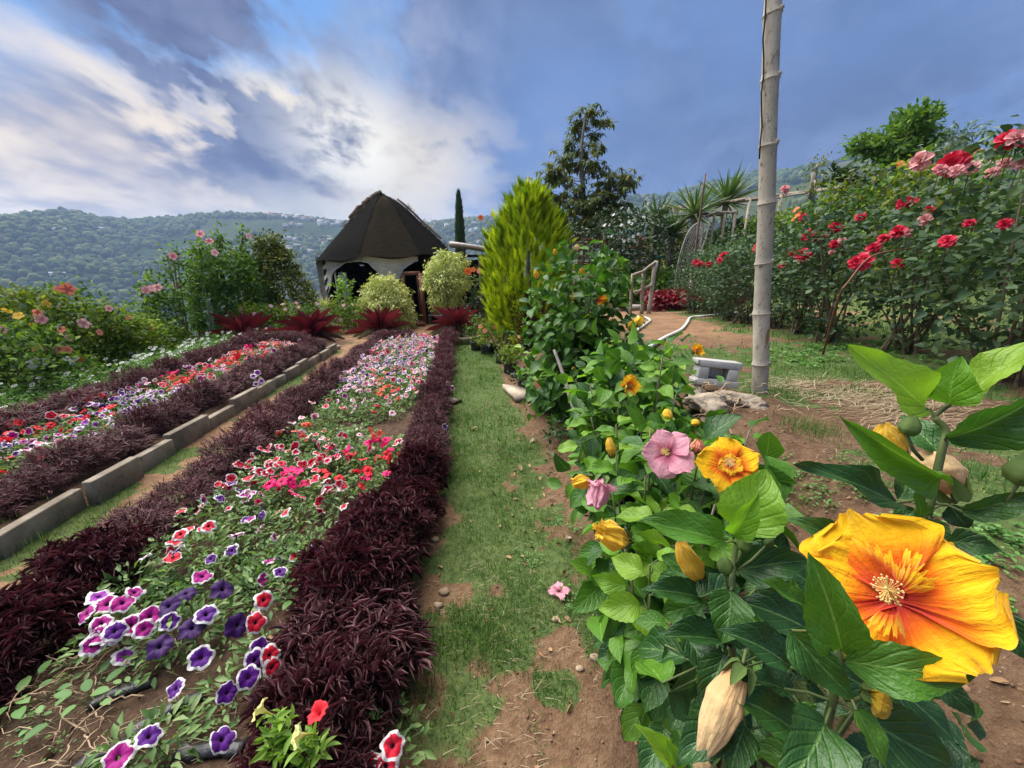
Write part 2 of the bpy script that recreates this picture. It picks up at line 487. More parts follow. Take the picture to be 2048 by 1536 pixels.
# ------------------------------------------------------------------ petals
def petunia_mat(name, col, rim, edge, throat=(.03, .004, .03), vein=.35):
    m_, t = newmat(name)
    uvn = t.n('ShaderNodeUVMap')
    s_ = t.n('ShaderNodeSeparateXYZ', {0: uvn.outputs[0]})
    th, r = s_.outputs[0], s_.outputs[1]
    oi = t.n('ShaderNodeObjectInfo')
    rnd = oi.outputs['Random']
    lob = t.m('ABSOLUTE', t.m('SINE', t.m('MULTIPLY', th, 15.708)))
    ed = t.m('ADD', t.m('SUBTRACT', edge, t.m('MULTIPLY', lob, -.07)), t.m('MULTIPLY', t.m('SUBTRACT', rnd, .5), .22))
    nz = t.noise(t.n('ShaderNodeCombineXYZ', {0: t.m('MULTIPLY', th, 14.0), 1: r, 2: rnd}).outputs[0], 1.5, 3)
    rr = t.m('ADD', r, t.m('MULTIPLY', t.m('SUBTRACT', nz, .5), .34))
    c1 = t.mix(t.m('MULTIPLY', t.ss(nz, .45, .7), vein), col, tuple(q * .5 for q in col))
    c_ = t.mix(t.ss(rr, ed, t.m('ADD', ed, .05)), c1, rim)
    c_ = t.mix(t.m('SUBTRACT', 1.0, t.ss(r, .1, .26)), c_, throat)
    p = t.n('ShaderNodeBsdfPrincipled', {'Base Color': c_, 'Roughness': .6, 'Specular IOR Level': .25, 'Sheen Weight': .1})
    tr = t.n('ShaderNodeBsdfTranslucent', {0: c_})
    finish(t, t.n('ShaderNodeMixShader', {0: .25, 1: p.outputs[0], 2: tr.outputs[0]}).outputs[0])
    return m_
WH = (.66, .63, .62)
PET = {
    'red white-rimmed': petunia_mat('red_white_petunia', (.62, .010, .035), WH, .70),
    'magenta white-rimmed': petunia_mat('magenta_white_petunia', (.36, .006, .20), WH, .68),
    'violet white-rimmed': petunia_mat('violet_white_petunia', (.085, .006, .19), WH, .76),
    'red': petunia_mat('red_petunia', (.75, .02, .035), (.75, .02, .04), .95),
    'hot pink': petunia_mat('pink_petunia', (.80, .012, .16), (.8, .02, .2), .95),
    'pale white and pink': petunia_mat('pale_petunia', (.74, .22, .32), WH, .60, (.3, .1, .05), .2),
    'white with violet centre': petunia_mat('white_violet_petunia', (.30, .03, .36), WH, .56),
    'deep violet': petunia_mat('deep_violet_petunia', (.036, .004, .085), (.042, .005, .095), .95, (.01, .002, .02)),
    'coral': petunia_mat('coral_petunia', (.78, .11, .05), (.78, .2, .12), .75),
    'pale yellow': petunia_mat('yellow_petunia', (.72, .68, .22), (.75, .72, .35), .8, (.4, .4, .05), .1),
}
def petunia_mesh(seed, trumpet=0.0):
    r = np.random.default_rng(seed)
    n = 30
    th = np.arange(n) / n * 2 * np.pi
    rings = [(.06, -.62), (.10, -.3), (.2, -.07), (.5, .02), (.8, .04), (1.0, .0)]
    if trumpet:
        rings = [(.07, -1.5), (.12, -.9), (.26, -.35), (.55, -.02), (.8, .12), (1.0, .12)]
    V, UV = [], []
    ph = r.random(3) * 6
    for i, (rad, z) in enumerate(rings):
        q = 1 - (.16 * rad ** 2) * (np.abs(np.cos(2.5 * th + .3)) ** 6) + .04 * rad * np.sin(7 * th + ph[0])
        zz = z + rad ** 2 * (.14 * np.sin(2 * th + ph[0]) + .11 * np.sin(5 * th + ph[1]) + .07 * np.sin(10 * th + ph[2]) + .06 * r.standard_normal(n) * (i > 3)) - .12 * rad ** 3
        V.append(np.stack([q * rad * np.cos(th), q * rad * np.sin(th), zz], -1))
        UV.append(np.stack([th / 6.2832, np.full(n, rad)], -1))
    F = [[i * n + j, i * n + (j + 1) % n, (i + 1) * n + (j + 1) % n, (i + 1) * n + j] for i in range(len(rings) - 1) for j in range(n)]
    mb = MB()
    mb.add(np.concatenate(V), np.array(F), np.concatenate(UV))
    return mb
PETMESH = {}
for _k, _m in PET.items():
    PETMESH[_k] = [petunia_mesh(_s).mesh('petunia_flower', _m) for _s in range(6)]

def hib_petal_mat(name, base, mid, edge, p0=.18, p1=.45, p2=.62):
    m_, t = newmat(name)
    uvn = t.n('ShaderNodeUVMap')
    s_ = t.n('ShaderNodeSeparateXYZ', {0: uvn.outputs[0]})
    u, v = s_.outputs[0], s_.outputs[1]
    oi = t.n('ShaderNodeObjectInfo')
    st = t.noise(t.n('ShaderNodeCombineXYZ', {0: t.m('MULTIPLY', u, 16.0), 1: t.m('MULTIPLY', v, 1.6), 2: t.m('MULTIPLY', oi.outputs['Random'], 9.0)}).outputs[0], 1.0, 5, .65)
    ff = t.m('ADD', v, t.m('MULTIPLY', t.m('SUBTRACT', st, .5), .5))
    c_ = ramp(t, ff, [(*base, 0.0), (*base, p0), (*mid, p1), (*edge, p2), (*edge, 1.0)])
    c_ = t.mix(t.m('MULTIPLY', t.ss(st, .52, .7), .22), c_, mid)
    bh = t.m('ADD', st, t.m('MULTIPLY', t.noise(uvn.outputs[0], 9, 3), .6))
    bp = t.n('ShaderNodeBump', {'Height': bh, 'Strength': .8, 'Distance': .006})
    p = t.n('ShaderNodeBsdfPrincipled', {'Base Color': c_, 'Roughness': .8, 'Specular IOR Level': .1, 'Sheen Weight': .2, 'Normal': bp.outputs[0]})
    tr = t.n('ShaderNodeBsdfTranslucent', {0: c_})
    finish(t, t.n('ShaderNodeMixShader', {0: .3, 1: p.outputs[0], 2: tr.outputs[0]}).outputs[0])
    return m_
M['yel'] = hib_petal_mat('yellow_hibiscus_petal', (.62, .04, .02), (.86, .17, .006), (.88, .50, .010), .15, .42, .70)
M['yelplain'] = hib_petal_mat('yellow_bud_petal', (.60, .42, .02), (.72, .46, .02), (.80, .50, .04), .1, .4, .6)
M['pink'] = hib_petal_mat('pink_hibiscus_petal', (.12, .004, .012), (.72, .20, .30), (.80, .38, .46), .08, .26, .5)
M['salmon'] = hib_petal_mat('salmon_hibiscus_petal', (.55, .06, .04), (.75, .25, .16), (.78, .33, .22), .1, .3, .6)
M['peach'] = hib_petal_mat('wilted_peach_petal', (.62, .33, .13), (.70, .42, .18), (.76, .54, .27), .1, .4, .7)
M['rosered'] = leafmat('red_rose_petal', [(.50, .008, .035), (.70, .018, .065), (.80, .06, .13)], .6, .2, tcol=(1, .4, .4))
M['rosepink'] = leafmat('pink_rose_petal', [(.75, .25, .28), (.8, .38, .38), (.8, .5, .45)], .5, .2, tcol=(1, 1, 1))
M['budgreen'] = plain('green_bud', (.07, .13, .025), (.12, .18, .04), 40, .45, .4)

# ------------------------------------------------------------------ the lie of the land
def gz(x, y):
    x = np.asarray(x, float); y = np.asarray(y, float)
    t = x + .122 * y
    ymain = (1 - sm(8.5, 8.7, y))
    z = .09 * sm(-2.02, -1.85, t) * (1 - sm(-.42, -.27, t)) * ymain
    z = z + .12 * sm(-4.35, -4.0, t) * (1 - sm(-2.66, -2.6, t)) * (1 - sm(7.4, 7.6, y))
    st = .5 + .10 * np.maximum(0, y - 3.5)
    en = 1.80 + .11 * np.maximum(0, y - 3.0)
    bank = .62 * sm(st, en, t) * (1 - .25 * sm(5, 10, y))
    z = z + bank
    z = z + .035 * np.clip(t - 2.2, 0, 3)
    soft = lambda q, k: np.log1p(np.exp(np.clip(q / k, -30, 30))) * k
    hill = .40 * soft(x - 5.2, .5) + .24 * soft(y - 12.0, .8) * sm(1.0, 4.0, x)
    hill = 3.0 * (1 - np.exp(-hill / 3.0))
    z = z + hill * sm(-2, 3, y)
    rr_ = np.hypot(x, y)
    z = z - .8 * soft(rr_ - 24, 1.0)
    z = z - .10 * soft(-4.6 - t, .3) - .55 * soft(-8.6 - t, .5)
    z = z - .6 * soft(y - 16.0, .5) * (1 - sm(-1.0, 2.5, x))
    z = z + .035 * (fbm(x * 1.3, y * 1.3, 3, 5) - .5) + .018 * (fbm(x * 7, y * 7, 3, 9) - .5)
    bl = sm(.55, 1.0, t) * (1 - sm(1.9, 2.4, t))
    z = z + bl * .09 * (fbm(x * 3.1, y * 3.1, 4, 31) - .5)
    return z
def gpos(x, y, dz=0.0):
    return np.array([x, y, float(gz(x, y)) + dz])

def gmask(x, y):                          # where grass grows
    t = x + .122 * y
    n = fbm(x * 2.3, y * 2.3, 4, 3)
    n2 = fbm(x * 6.5, y * 6.5, 3, 8)
    nn = .52 * n + .48 * n2
    path = sm(-.5, -.32, t) * (1 - sm(.42, .74, t + .4 * (n - .5)))
    dens = .61 + .37 * sm(2.2, 4.2, y) - .16 * (1 - sm(.75, 1.1, y))
    g1 = path * sm(1 - dens - .09, 1 - dens + .09, nn)
    nf = fbm(x * 4.1 + 7, y * 4.1, 4, 23)
    pt = np.exp(-((t - .14) / .52) ** 4 - ((y - 1.28) / .46) ** 4)
    g1 = np.maximum(g1, sm(.36, .53, .45 * nf + .35 * nn + .22 * n2) * pt)
    side = sm(-2.62, -2.5, t) * (1 - sm(-2.0, -1.9, t)) * (1 - sm(8.5, 9.0, y))
    edge = np.abs(t + 2.28) / .30
    g2 = side * sm(.46, .62, nn + .22 * edge - .12 + .16 * (1 - sm(1.4, 2.4, y)))
    ter = sm(1.45, 2.1, t)
    trail = np.exp(-((x - 2.75 - .12 * (y - 7)) / .75) ** 2) * sm(3.8, 6.0, y)
    g3 = ter * sm(.42, .58, nn + .06 - .30 * trail - .22 * np.exp(-((y - 2.2) / .55) ** 2))
    hill = sm(5.0, 6.5, x) + sm(11.8, 13, y) * sm(0, 2, x)
    left = 1 - sm(-4.6, -4.3, t)
    weed = sm(.6, 1.1, t) * (1 - sm(1.5, 2.0, t)) * sm(.6, .68, nn) * .7
    court = sm(8.2, 9.0, y) * (1 - sm(1.2, 2.2, x)) * sm(-4.5, -4.1, x)
    return np.clip(np.maximum.reduce([g1, g2, g3, np.minimum(hill, .8), left, weed]) * (1 - court * .9), 0, 1)
def gtone(x, y):                          # 0 dark bed soil .. 1 ochre trodden earth
    t = x + .122 * y
    z = np.full_like(t, .55)
    bed = sm(-2.05, -1.9, t) * (1 - sm(-.5, -.35, t)) * (1 - sm(8.6, 8.8, y)) + (1 - sm(-2.7, -2.6, t))
    z = z * (1 - np.clip(bed, 0, 1))
    side = sm(-2.62, -2.5, t) * (1 - sm(-2.0, -1.9, t))
    court = sm(8.2, 9.2, y) * (1 - sm(1.5, 2.5, x))
    bank = sm(.45, .9, t)
    z = np.where(bank > 0, z * (1 - bank) + .32 * bank, z)
    trail = sm(1.8, 2.6, t) * sm(3.5, 6, y)
    return np.clip(np.maximum.reduce([z, side, court, trail * .95]), 0, 1)

def spaced(lo, hi, d0, flat0, flat1, g):
    c_ = list(np.arange(flat0, flat1, d0))
    d = d0; q = c_[-1]
    while q < hi:
        d *= g; q += d; c_.append(q)
    d = d0; q = c_[0]; a = []
    while q > lo:
        d *= g; q -= d; a.append(q)
    return np.array(a[::-1] + c_)
gx = spaced(-26, 34, .032, -2.4, 1.9, 1.035)
gy = spaced(-6, 44, .032, .3, 3.2, 1.03)
GX, GY = np.meshgrid(gx, gy)
mb = MB()
V = np.stack([GX, GY, gz(GX, GY)], -1).reshape(-1, 3)
nx, ny = len(gx), len(gy)
i_, j_ = np.meshgrid(np.arange(ny - 1), np.arange(nx - 1), indexing='ij')
F = np.stack([i_ * nx + j_, i_ * nx + j_ + 1, (i_ + 1) * nx + j_ + 1, (i_ + 1) * nx + j_], -1).reshape(-1, 4)
mb.add(V, F, np.stack([gmask(GX, GY).ravel(), gtone(GX, GY).ravel()], -1))
m_, t = newmat('ground')
uvn = t.n('ShaderNodeUVMap')
s_ = t.n('ShaderNodeSeparateXYZ', {0: uvn.outputs[0]})
P_ = t.n('ShaderNodeTexCoord').outputs['Object']
nA = t.noise(P_, 3.0, 6, .6); nB = t.noise(P_, 22, 6, .65); nC = t.noise(P_, 90, 4, .7)
soil = t.mix(t.ss(nB, .3, .7), (.050, .030, .019), (.105, .064, .040))
och = t.mix(t.ss(nB, .25, .75), (.21, .118, .062), (.34, .215, .12))
och = t.mix(t.ss(nA, .35, .7), och, t.mix(t.ss(nB, .3, .7), (.15, .078, .044), (.23, .128, .075)))
earth = t.mix(s_.outputs[1], soil, och)
earth = t.mix(t.m('MULTIPLY', t.ss(nC, .58, .72), .5), earth, (.36, .27, .18))
earth = t.mix(t.m('MULTIPLY', t.ss(nC, .44, .3), .55), earth, (.045, .028, .018))
gr = t.mix(t.ss(nB, .3, .7), (.042, .088, .024), (.095, .155, .042))
gr = t.mix(t.m('MULTIPLY', t.ss(nC, .55, .7), .5), gr, (.19, .17, .08))
fm = t.ss(t.m('ADD', s_.outputs[0], t.m('MULTIPLY', t.m('SUBTRACT', nB, .5), .7)), .38, .62)
colr = t.mix(t.m('MULTIPLY', fm, .85), earth, gr)
hh = t.m('ADD', t.m('MULTIPLY', nB, 1.0), t.m('MULTIPLY', nC, .5))
bp = t.n('ShaderNodeBump', {'Height': hh, 'Strength': .9, 'Distance': .025})
finish(t, t.n('ShaderNodeBsdfPrincipled', {'Base Color': colr, 'Roughness': .95, 'Specular IOR Level': .15, 'Normal': bp.outputs[0]}).outputs[0])
ground = mb.build('ground', m_)
tag(ground, kind='structure')

# ------------------------------------------------------------------ far hills
def az_of(px):
    return math.atan2((px - 1024) / FOC, math.cos(PITCH) + .42 * math.sin(PITCH))
def el_of(px, py):
    d = ray(px, py)
    return math.atan2(d[2], math.hypot(d[0], d[1]))
_rl = [(-500, 470), (-200, 455), (0, 437), (60, 431), (130, 425), (200, 440), (270, 444), (330, 440), (430, 432), (520, 432), (600, 437), (650, 445), (720, 452), (860, 448), (900, 445), (960, 440), (1040, 432), (1120, 440)]
_rr = [(1000, 452), (1100, 430), (1200, 412), (1258, 402), (1330, 398), (1420, 382), (1500, 362), (1580, 348), (1650, 338), (1740, 326), (1850, 322), (2048, 330), (2400, 380)]
RLa = np.array([math.atan2(ray(*p)[0], ray(*p)[1]) for p in _rl]); RLe = np.array([el_of(*p) for p in _rl])
RRa = np.array([math.atan2(ray(*p)[0], ray(*p)[1]) for p in _rr]); RRe = np.array([el_of(*p) for p in _rr])
RL_R, RR_R = 1150.0, 1000.0
def hz(a, r):
    """far terrain height at azimuth a (from +Y) and range r: valley, then the left ridge and the right-hand mountain"""
    x, y = np.sin(a) * r, np.cos(a) * r
    n = fbm(x * .0042, y * .0042, 5, 40) - .5
    n2 = fbm(x * .014, y * .014, 4, 60) - .5
    zl = np.tan(np.interp(a, RLa, RLe)) * RL_R + EYE - 4
    zr = np.tan(np.interp(a, RRa, RRe)) * RR_R + EYE - 4
    right = sm(.08, .28, a)
    floor = -85 * (1 - right) - 12 * right
    base = -8 + (floor + 8) * sm(40, 420, r)
    up_l = sm(380, RL_R, r) ** .9
    up_r = sm(200, RR_R, r) ** 1.15
    hl = base + (zl - floor) * up_l
    hr = base + (zr - floor) * up_r
    h = np.where(right > 0, hl * (1 - right) + hr * right, hl)
    fade = sm(60, 420, r) * (1 - sm(850, 1080, r) * .92)
    h = h + fade * (n * 85 + n2 * 16)
    return h - 40 * sm(1200, 2000, r)
A = np.linspace(RAD(-100), RAD(100), 320)
Rr = np.concatenate([np.linspace(34, 380, 24), np.linspace(395, 1300, 110), np.linspace(1350, 2100, 10)])
AA, RR_ = np.meshgrid(A, Rr)
HZ = hz(AA, RR_)
mb = MB()
V = np.stack([np.sin(AA) * RR_, np.cos(AA) * RR_, HZ], -1).reshape(-1, 3)
nx, ny = len(A), len(Rr)
i_, j_ = np.meshgrid(np.arange(ny - 1), np.arange(nx - 1), indexing='ij')
F = np.stack([i_ * nx + j_, (i_ + 1) * nx + j_, (i_ + 1) * nx + j_ + 1, i_ * nx + j_ + 1], -1).reshape(-1, 4)
mb.add(V, F)
m_, t = newmat('hillside')
P_ = t.n('ShaderNodeTexCoord').outputs['Object']
nA = t.noise(P_, .006, 6, .6); nB = t.noise(P_, .05, 5, .65)
colr = t.mix(t.ss(nA, .38, .62), (.020, .040, .014), (.050, .062, .022))
colr = t.mix(t.m('MULTIPLY', t.ss(nB, .55, .7), .7), colr, (.085, .085, .035))
colr = t.mix(t.m('MULTIPLY', t.ss(t.noise(P_, .004, 3), .56, .66), .5), colr, (.11, .075, .045))
finish(t, t.n('ShaderNodeBsdfPrincipled', {'Base Color': colr, 'Roughness': 1.0, 'Specular IOR Level': 0.0}).outputs[0])
hills = tag(mb.build('hills', m_, smooth=True), kind='structure')

# trees on the far slopes: nobody could count them
phi = (1 + 5 ** .5) / 2
ico = nrm(np.array([[-1, phi, 0], [1, phi, 0], [-1, -phi, 0], [1, -phi, 0], [0, -1, phi], [0, 1, phi], [0, -1, -phi], [0, 1, -phi], [phi, 0, -1], [phi, 0, 1], [-phi, 0, -1], [-phi, 0, 1]]))
icf = np.array([[0, 11, 5], [0, 5, 1], [0, 1, 7], [0, 7, 10], [0, 10, 11], [1, 5, 9], [5, 11, 4], [11, 10, 2], [10, 7, 6], [7, 1, 8], [3, 9, 4], [3, 4, 2], [3, 2, 6], [3, 6, 8], [3, 8, 9], [4, 9, 5], [2, 4, 11], [6, 2, 10], [8, 6, 7], [9, 8, 1]])
ICO = (ico, icf, np.zeros((12, 2)))
N = 26000
ta = rng.uniform(RAD(-62), RAD(58), N * 2)
tr_ = np.sqrt(rng.uniform(380 ** 2, 1190 ** 2, N * 2))
keep = fbm(np.sin(ta) * tr_ * .009, np.cos(ta) * tr_ * .009, 4, 77) > (.46 - .1 * rng.random(N * 2))
keep &= ~((ta > .12) & (tr_ < 500))
ta, tr_ = ta[keep][:N], tr_[keep][:N]
# a denser line of trees on the skylines
sa = rng.uniform(RAD(-62), RAD(12), 1300); sr = rng.uniform(1090, 1165, 1300)
sa2 = rng.uniform(RAD(4), RAD(55), 700); sr2 = rng.uniform(960, 1010, 700)
ta = np.concatenate([ta, sa, sa2]); tr_ = np.concatenate([tr_, sr, sr2])
n = len(ta)
sz = rng.uniform(2.6, 5.6, n) * (1 + .25 * (rng.random(n) > .9))
Ms = np.zeros((n, 3, 3))
an = rng.uniform(0, 6.28, n)
Ms[:, 0, 0] = np.cos(an) * sz; Ms[:, 0, 1] = -np.sin(an) * sz; Ms[:, 1, 0] = np.sin(an) * sz; Ms[:, 1, 1] = np.cos(an) * sz
Ms[:, 2, 2] = sz * rng.uniform(.75, 1.5, n)
Ms[:, 0, 2] = sz * rng.uniform(-.25, .25, n)
Pt = np.stack([np.sin(ta) * tr_, np.cos(ta) * tr_, hz(ta, tr_) + sz * .7], -1)
mb = MB()
mb.inst(ICO, Ms, Pt)
m_, t = newmat('far_tree')
f = varied(t)
colr = ramp(t, f, [(.010, .026, .009), (.026, .052, .014), (.055, .085, .02), (.11, .12, .035)])
finish(t, t.n('ShaderNodeBsdfPrincipled', {'Base Color': colr, 'Roughness': .9, 'Specular IOR Level': .1}).outputs[0])
print('HZMAX', HZ.min(), HZ.max(), Pt[:, 2].max())
tag(mb.build('far_woods', m_, smooth=False), kind='stuff')

def hill_hit(px, py):
    d = ray(px, py); hd = math.hypot(d[0], d[1]); a = math.atan2(d[0], d[1])
    r = np.linspace(300, 1290, 1500)
    z = EYE + r / hd * d[2]
    h = hz(np.full_like(r, a), r)
    k = np.nonzero(h >= z)[0]
    r0 = r[k[0]] if len(k) else 1110.0
    return a, r0
# pale track across the slope
pts = []
for q in [(160, 561), (172, 567), (190, 568), (210, 574), (232, 580), (252, 588)]:
    a, r0 = hill_hit(*q)
    pts.append((math.sin(a) * r0, math.cos(a) * r0, float(hz(np.array(a), np.array(r0)))))
pts = np.array(pts)
tt = np.linspace(0, len(pts) - 1, 40)
pp = np.stack([np.interp(tt, range(len(pts)), pts[:, k]) for k in range(3)], -1)
aa = np.arctan2(pp[:, 0], pp[:, 1]); rr = np.hypot(pp[:, 0], pp[:, 1])
mb = MB()
edge = []
for s2 in (-1.0, 1.0):
    r2 = rr + s2 * 3.5
    edge.append(np.stack([np.sin(aa) * r2, np.cos(aa) * r2, hz(aa, r2) + 1.6 + .4 * s2], -1))
V = np.concatenate(edge); n = len(aa)
mb.add(V, np.array([[k, k + 1, n + k + 1, n + k] for k in range(n - 1)]))
M['track'] = plain('dirt_track', (.42, .36, .28), (.34, .28, .2), .3, .95)
tag(mb.build('track', M['track']), kind='structure')

# small houses on the far slopes
HM = {'pale': plain('pale_wall', (.55, .53, .50), (.46, .44, .41), .3, .9), 'tan': plain('tan_wall', (.42, .32, .24), (.36, .28, .2), .3, .9), 'white': plain('white_wall', (.72, .72, .70), None, .3, .9)}
RM = {'red': plain('red_roof', (.26, .08, .05), (.2, .07, .05), .3, .8), 'grey': plain('grey_roof', (.26, .27, .28), (.35, .35, .35), .3, .7), 'blue': plain('blue_roof', (.06, .17, .24), (.08, .2, .26), .3, .7)}
M['pane'] = plain('dark_window', (.03, .035, .04), None, 1, .2)
def house(px, py, wd, storeys, wall, roof, label, group):
    a, r0 = hill_hit(px, py)
    z0 = float(hz(np.array(a), np.array(r0)))
    x, y = math.sin(a) * r0, math.cos(a) * r0
    h = 3.2 * storeys + 2
    o = thing('far_house', label, 'house', (x, y, z0 - 1), group)
    rz = -a + random.uniform(-.5, .5)
    cr, sr = math.cos(rz), math.sin(rz)
    L = lambda lx, ly, lz: np.array([x + cr * lx - sr * ly, y + sr * lx + cr * ly, z0 - 1 + lz])
    dp = wd * .7
    b = MB(); b.box(L(0, 0, h / 2), (wd, dp, h), rz); wl = b.build('wall', HM[wall], o, False)
    b = MB()
    e = .5
    V = [L(-wd / 2 - e, -dp / 2 - e, h + .01), L(wd / 2 + e, -dp / 2 - e, h + .01), L(wd / 2 + e, dp / 2 + e, h + .01), L(-wd / 2 - e, dp / 2 + e, h + .01), L(-wd / 2 - e, 0, h + wd * .22), L(wd / 2 + e, 0, h + wd * .22)]
    b.add(np.array(V), [np.array([[0, 1, 5, 4], [2, 3, 4, 5], [3, 2, 1, 0]]), np.array([[0, 4, 3], [1, 2, 5]])])
    b.build('roof', RM[roof], o, False)
    for s_ in range(storeys):
        for k in range(3):
            b = MB(); b.box(L((k - 1) * wd * .3, -dp / 2 - .03, 3.2 + 3.2 * s_), (wd * .16, .1, 1.4), rz); b.build('window', M['pane'], wl, False)
hl = [(546, 432), (556, 433), (566, 434), (577, 435), (588, 436), (600, 438), (612, 440), (626, 442), (640, 444), (655, 446), (668, 448), (682, 450)]
for k, (px, py) in enumerate(hl):
    house(px + random.uniform(-3, 3), py + random.uniform(1, 5), random.uniform(8, 15), random.choice((1, 2, 2)), ('pale', 'tan', 'white')[k % 3], ('red', 'grey', 'grey')[(k * 7) % 3],
          'small house in the row along the crest of the far left ridge', 'houses along the crest of the far left ridge')
for k in range(26):
    px, py = random.uniform(560, 690), random.uniform(452, 535)
    house(px, py, random.uniform(7, 13), random.choice((1, 2)), random.choice(('pale', 'white', 'tan')), random.choice(('red', 'grey', 'grey', 'blue')),
          'small pale house among trees on the slope below the far left ridge', 'houses scattered on the slope left of the hut')
for k in range(20):
    px, py = random.uniform(858, 960), random.uniform(452, 490)
    house(px, py, random.uniform(7, 13), random.choice((1, 2)), random.choice(('pale', 'white')), random.choice(('grey', 'grey', 'red')),
          'small pale house on the far slope right of the hut roof', 'houses on the far slope right of the hut')
for px, py, lb in ((122, 466, 'lone white house high among trees on the far left slope'), (200, 463, 'lone pale house right of the white one on the far left slope'), (118, 556, 'low pale building by the valley floor at the far left')):
    house(px, py, 13, 1, 'white', 'grey', lb, None)
for k in range(8):
    px, py = random.uniform(1262, 1330), random.uniform(432, 452)
    house(px, py, random.uniform(6, 10), 1, 'pale', 'grey', 'tiny pale house at the foot of the mountain behind the white-flowered climber', 'houses at the foot of the mountain')
# ------------------------------------------------------------------ the hut
HC = np.array([-4.1, 13.4])
HR, EAVE, APEX = 2.2, 1.90, 3.88
hut = thing('garden_hut', 'round hut with a dark shade-net roof and pale net curtains cut into arches', 'hut', (HC[0], HC[1], 0))
def netmat(name, a, b, alpha=1.0, sc=60, streak=True):
    m_, t = newmat(name)
    P_ = t.n('ShaderNodeTexCoord').outputs['Object']
    mp = t.n('ShaderNodeMapping', {0: P_, 3: (1, 1, 9)}).outputs[0]
    nz = t.noise(mp, 5, 5, .65); nf = t.noise(P_, sc, 3, .7)
    c_ = t.mix(t.ss(nz, .35, .7), a, b)
    c_ = t.mix(t.m('MULTIPLY', t.ss(nf, .4, .65), .45), c_, tuple(q * .55 for q in a))
    c_ = t.mix(1.0, c_, t.mix(varied(t), (.8, .8, .8), (1.25, 1.22, 1.15)), 'MULTIPLY')
    bp = t.n('ShaderNodeBump', {'Height': nz, 'Strength': .5, 'Distance': .03})
    p = t.n('ShaderNodeBsdfPrincipled', {'Base Color': c_, 'Roughness': .95, 'Specular IOR Level': .03, 'Normal': bp.outputs[0], 'Alpha': t.ss(nf, .5 - alpha * .5, .52 - alpha * .5 + .2) if alpha < 1 else 1.0})
    finish(t, p.outputs[0])
    return m_
M['net'] = netmat('dark_shade_net', (.0065, .006, .0052), (.014, .0125, .0105))
M['net2'] = netmat('faded_shade_net', (.015, .0125, .008), (.026, .0215, .0135))
M['curtain'] = netmat('pale_net_curtain', (.52, .48, .42), (.76, .71, .62), 1.0, 55)
M['black'] = plain('black_net', (.006, .006, .008), (.012, .012, .014), 5, .95, 0, .05)
M['whitecloth'] = plain('pale_cloth', (.55, .56, .62), (.4, .42, .5), 4, .9, .2)
M['floor'] = plain('earth_floor', (.10, .07, .045), (.14, .10, .065), 4, .95)
M['thatch'] = plain('thatch', (.20, .15, .10), (.12, .09, .06), 30, .95, .6)
def octr(a):                              # octagon radius factor with a face at angle a0
    a0 = math.radians(-71)
    k = (np.asarray(a) - a0 + math.pi / 8) % (math.pi / 4) - math.pi / 8
    return math.cos(math.pi / 8) / np.cos(k)
prof_h = np.array([0, .12, .25, .40, .55, .70, .82, .92, 1.0]); prof_r = np.array([1, .905, .80, .665, .525, .395, .285, .165, .015])
def roofpt(a, f):
    h = EAVE + (APEX - EAVE) * np.interp(f, np.linspace(0, 1, 9), prof_h)
    r = HR * np.interp(f, np.linspace(0, 1, 9), prof_r)
    k = octr(a) ** .3
    x, y = HC[0] + r * k * np.cos(a), HC[1] + r * k * np.sin(a)
    h = h + .05 * (x - HC[0]) + .03 * np.cos(a * 8 - .3) * (1 - f) + .08 * (fbm(a * 5 + 20, f * 6, 4, 4) - .5) * (1 + 0 * a)
    return np.stack([x, y, h], -1)
for k in range(8):
    a0 = math.radians(-71) - math.pi / 8 + k * math.pi / 4
    av = np.linspace(a0, a0 + math.pi / 4, 9); fv = np.linspace(0, 1, 15)
    A2, F2 = np.meshgrid(av, fv)
    V = roofpt(A2, F2).reshape(-1, 3)
    i_, j_ = np.meshgrid(np.arange(14), np.arange(8), indexing='ij')
    F = np.stack([i_ * 9 + j_, i_ * 9 + j_ + 1, (i_ + 1) * 9 + j_ + 1, (i_ + 1) * 9 + j_], -1).reshape(-1, 4)
    b = MB(); b.add(V, F, None, .1 + .09 * k)
    # folded hem hanging below the eave
    hem = roofpt(av, np.zeros(9)); h2 = hem.copy(); h2[:, 2] -= .035 + .02 * np.sin(av * 9); h2[:, :2] = HC + (h2[:, :2] - HC) * 1.005
    b.add(np.concatenate([h2, hem]), np.array([[q, q + 1, 10 + q, 9 + q] for q in range(8)]), None, .1 + .09 * k)
    p = b.build('roof_panel', M['net2'] if k == 0 else M['net'], hut)
    if k == 0: p['label'] = 'faded brown net panel in the middle of the roof'
    b = MB(); rv = np.linspace(.02, .98, 10)
    b.tube(roofpt(np.full(10, a0), rv) + [0, 0, .01], .006, 4, .5); b.build('roof_seam', M['net'], hut)
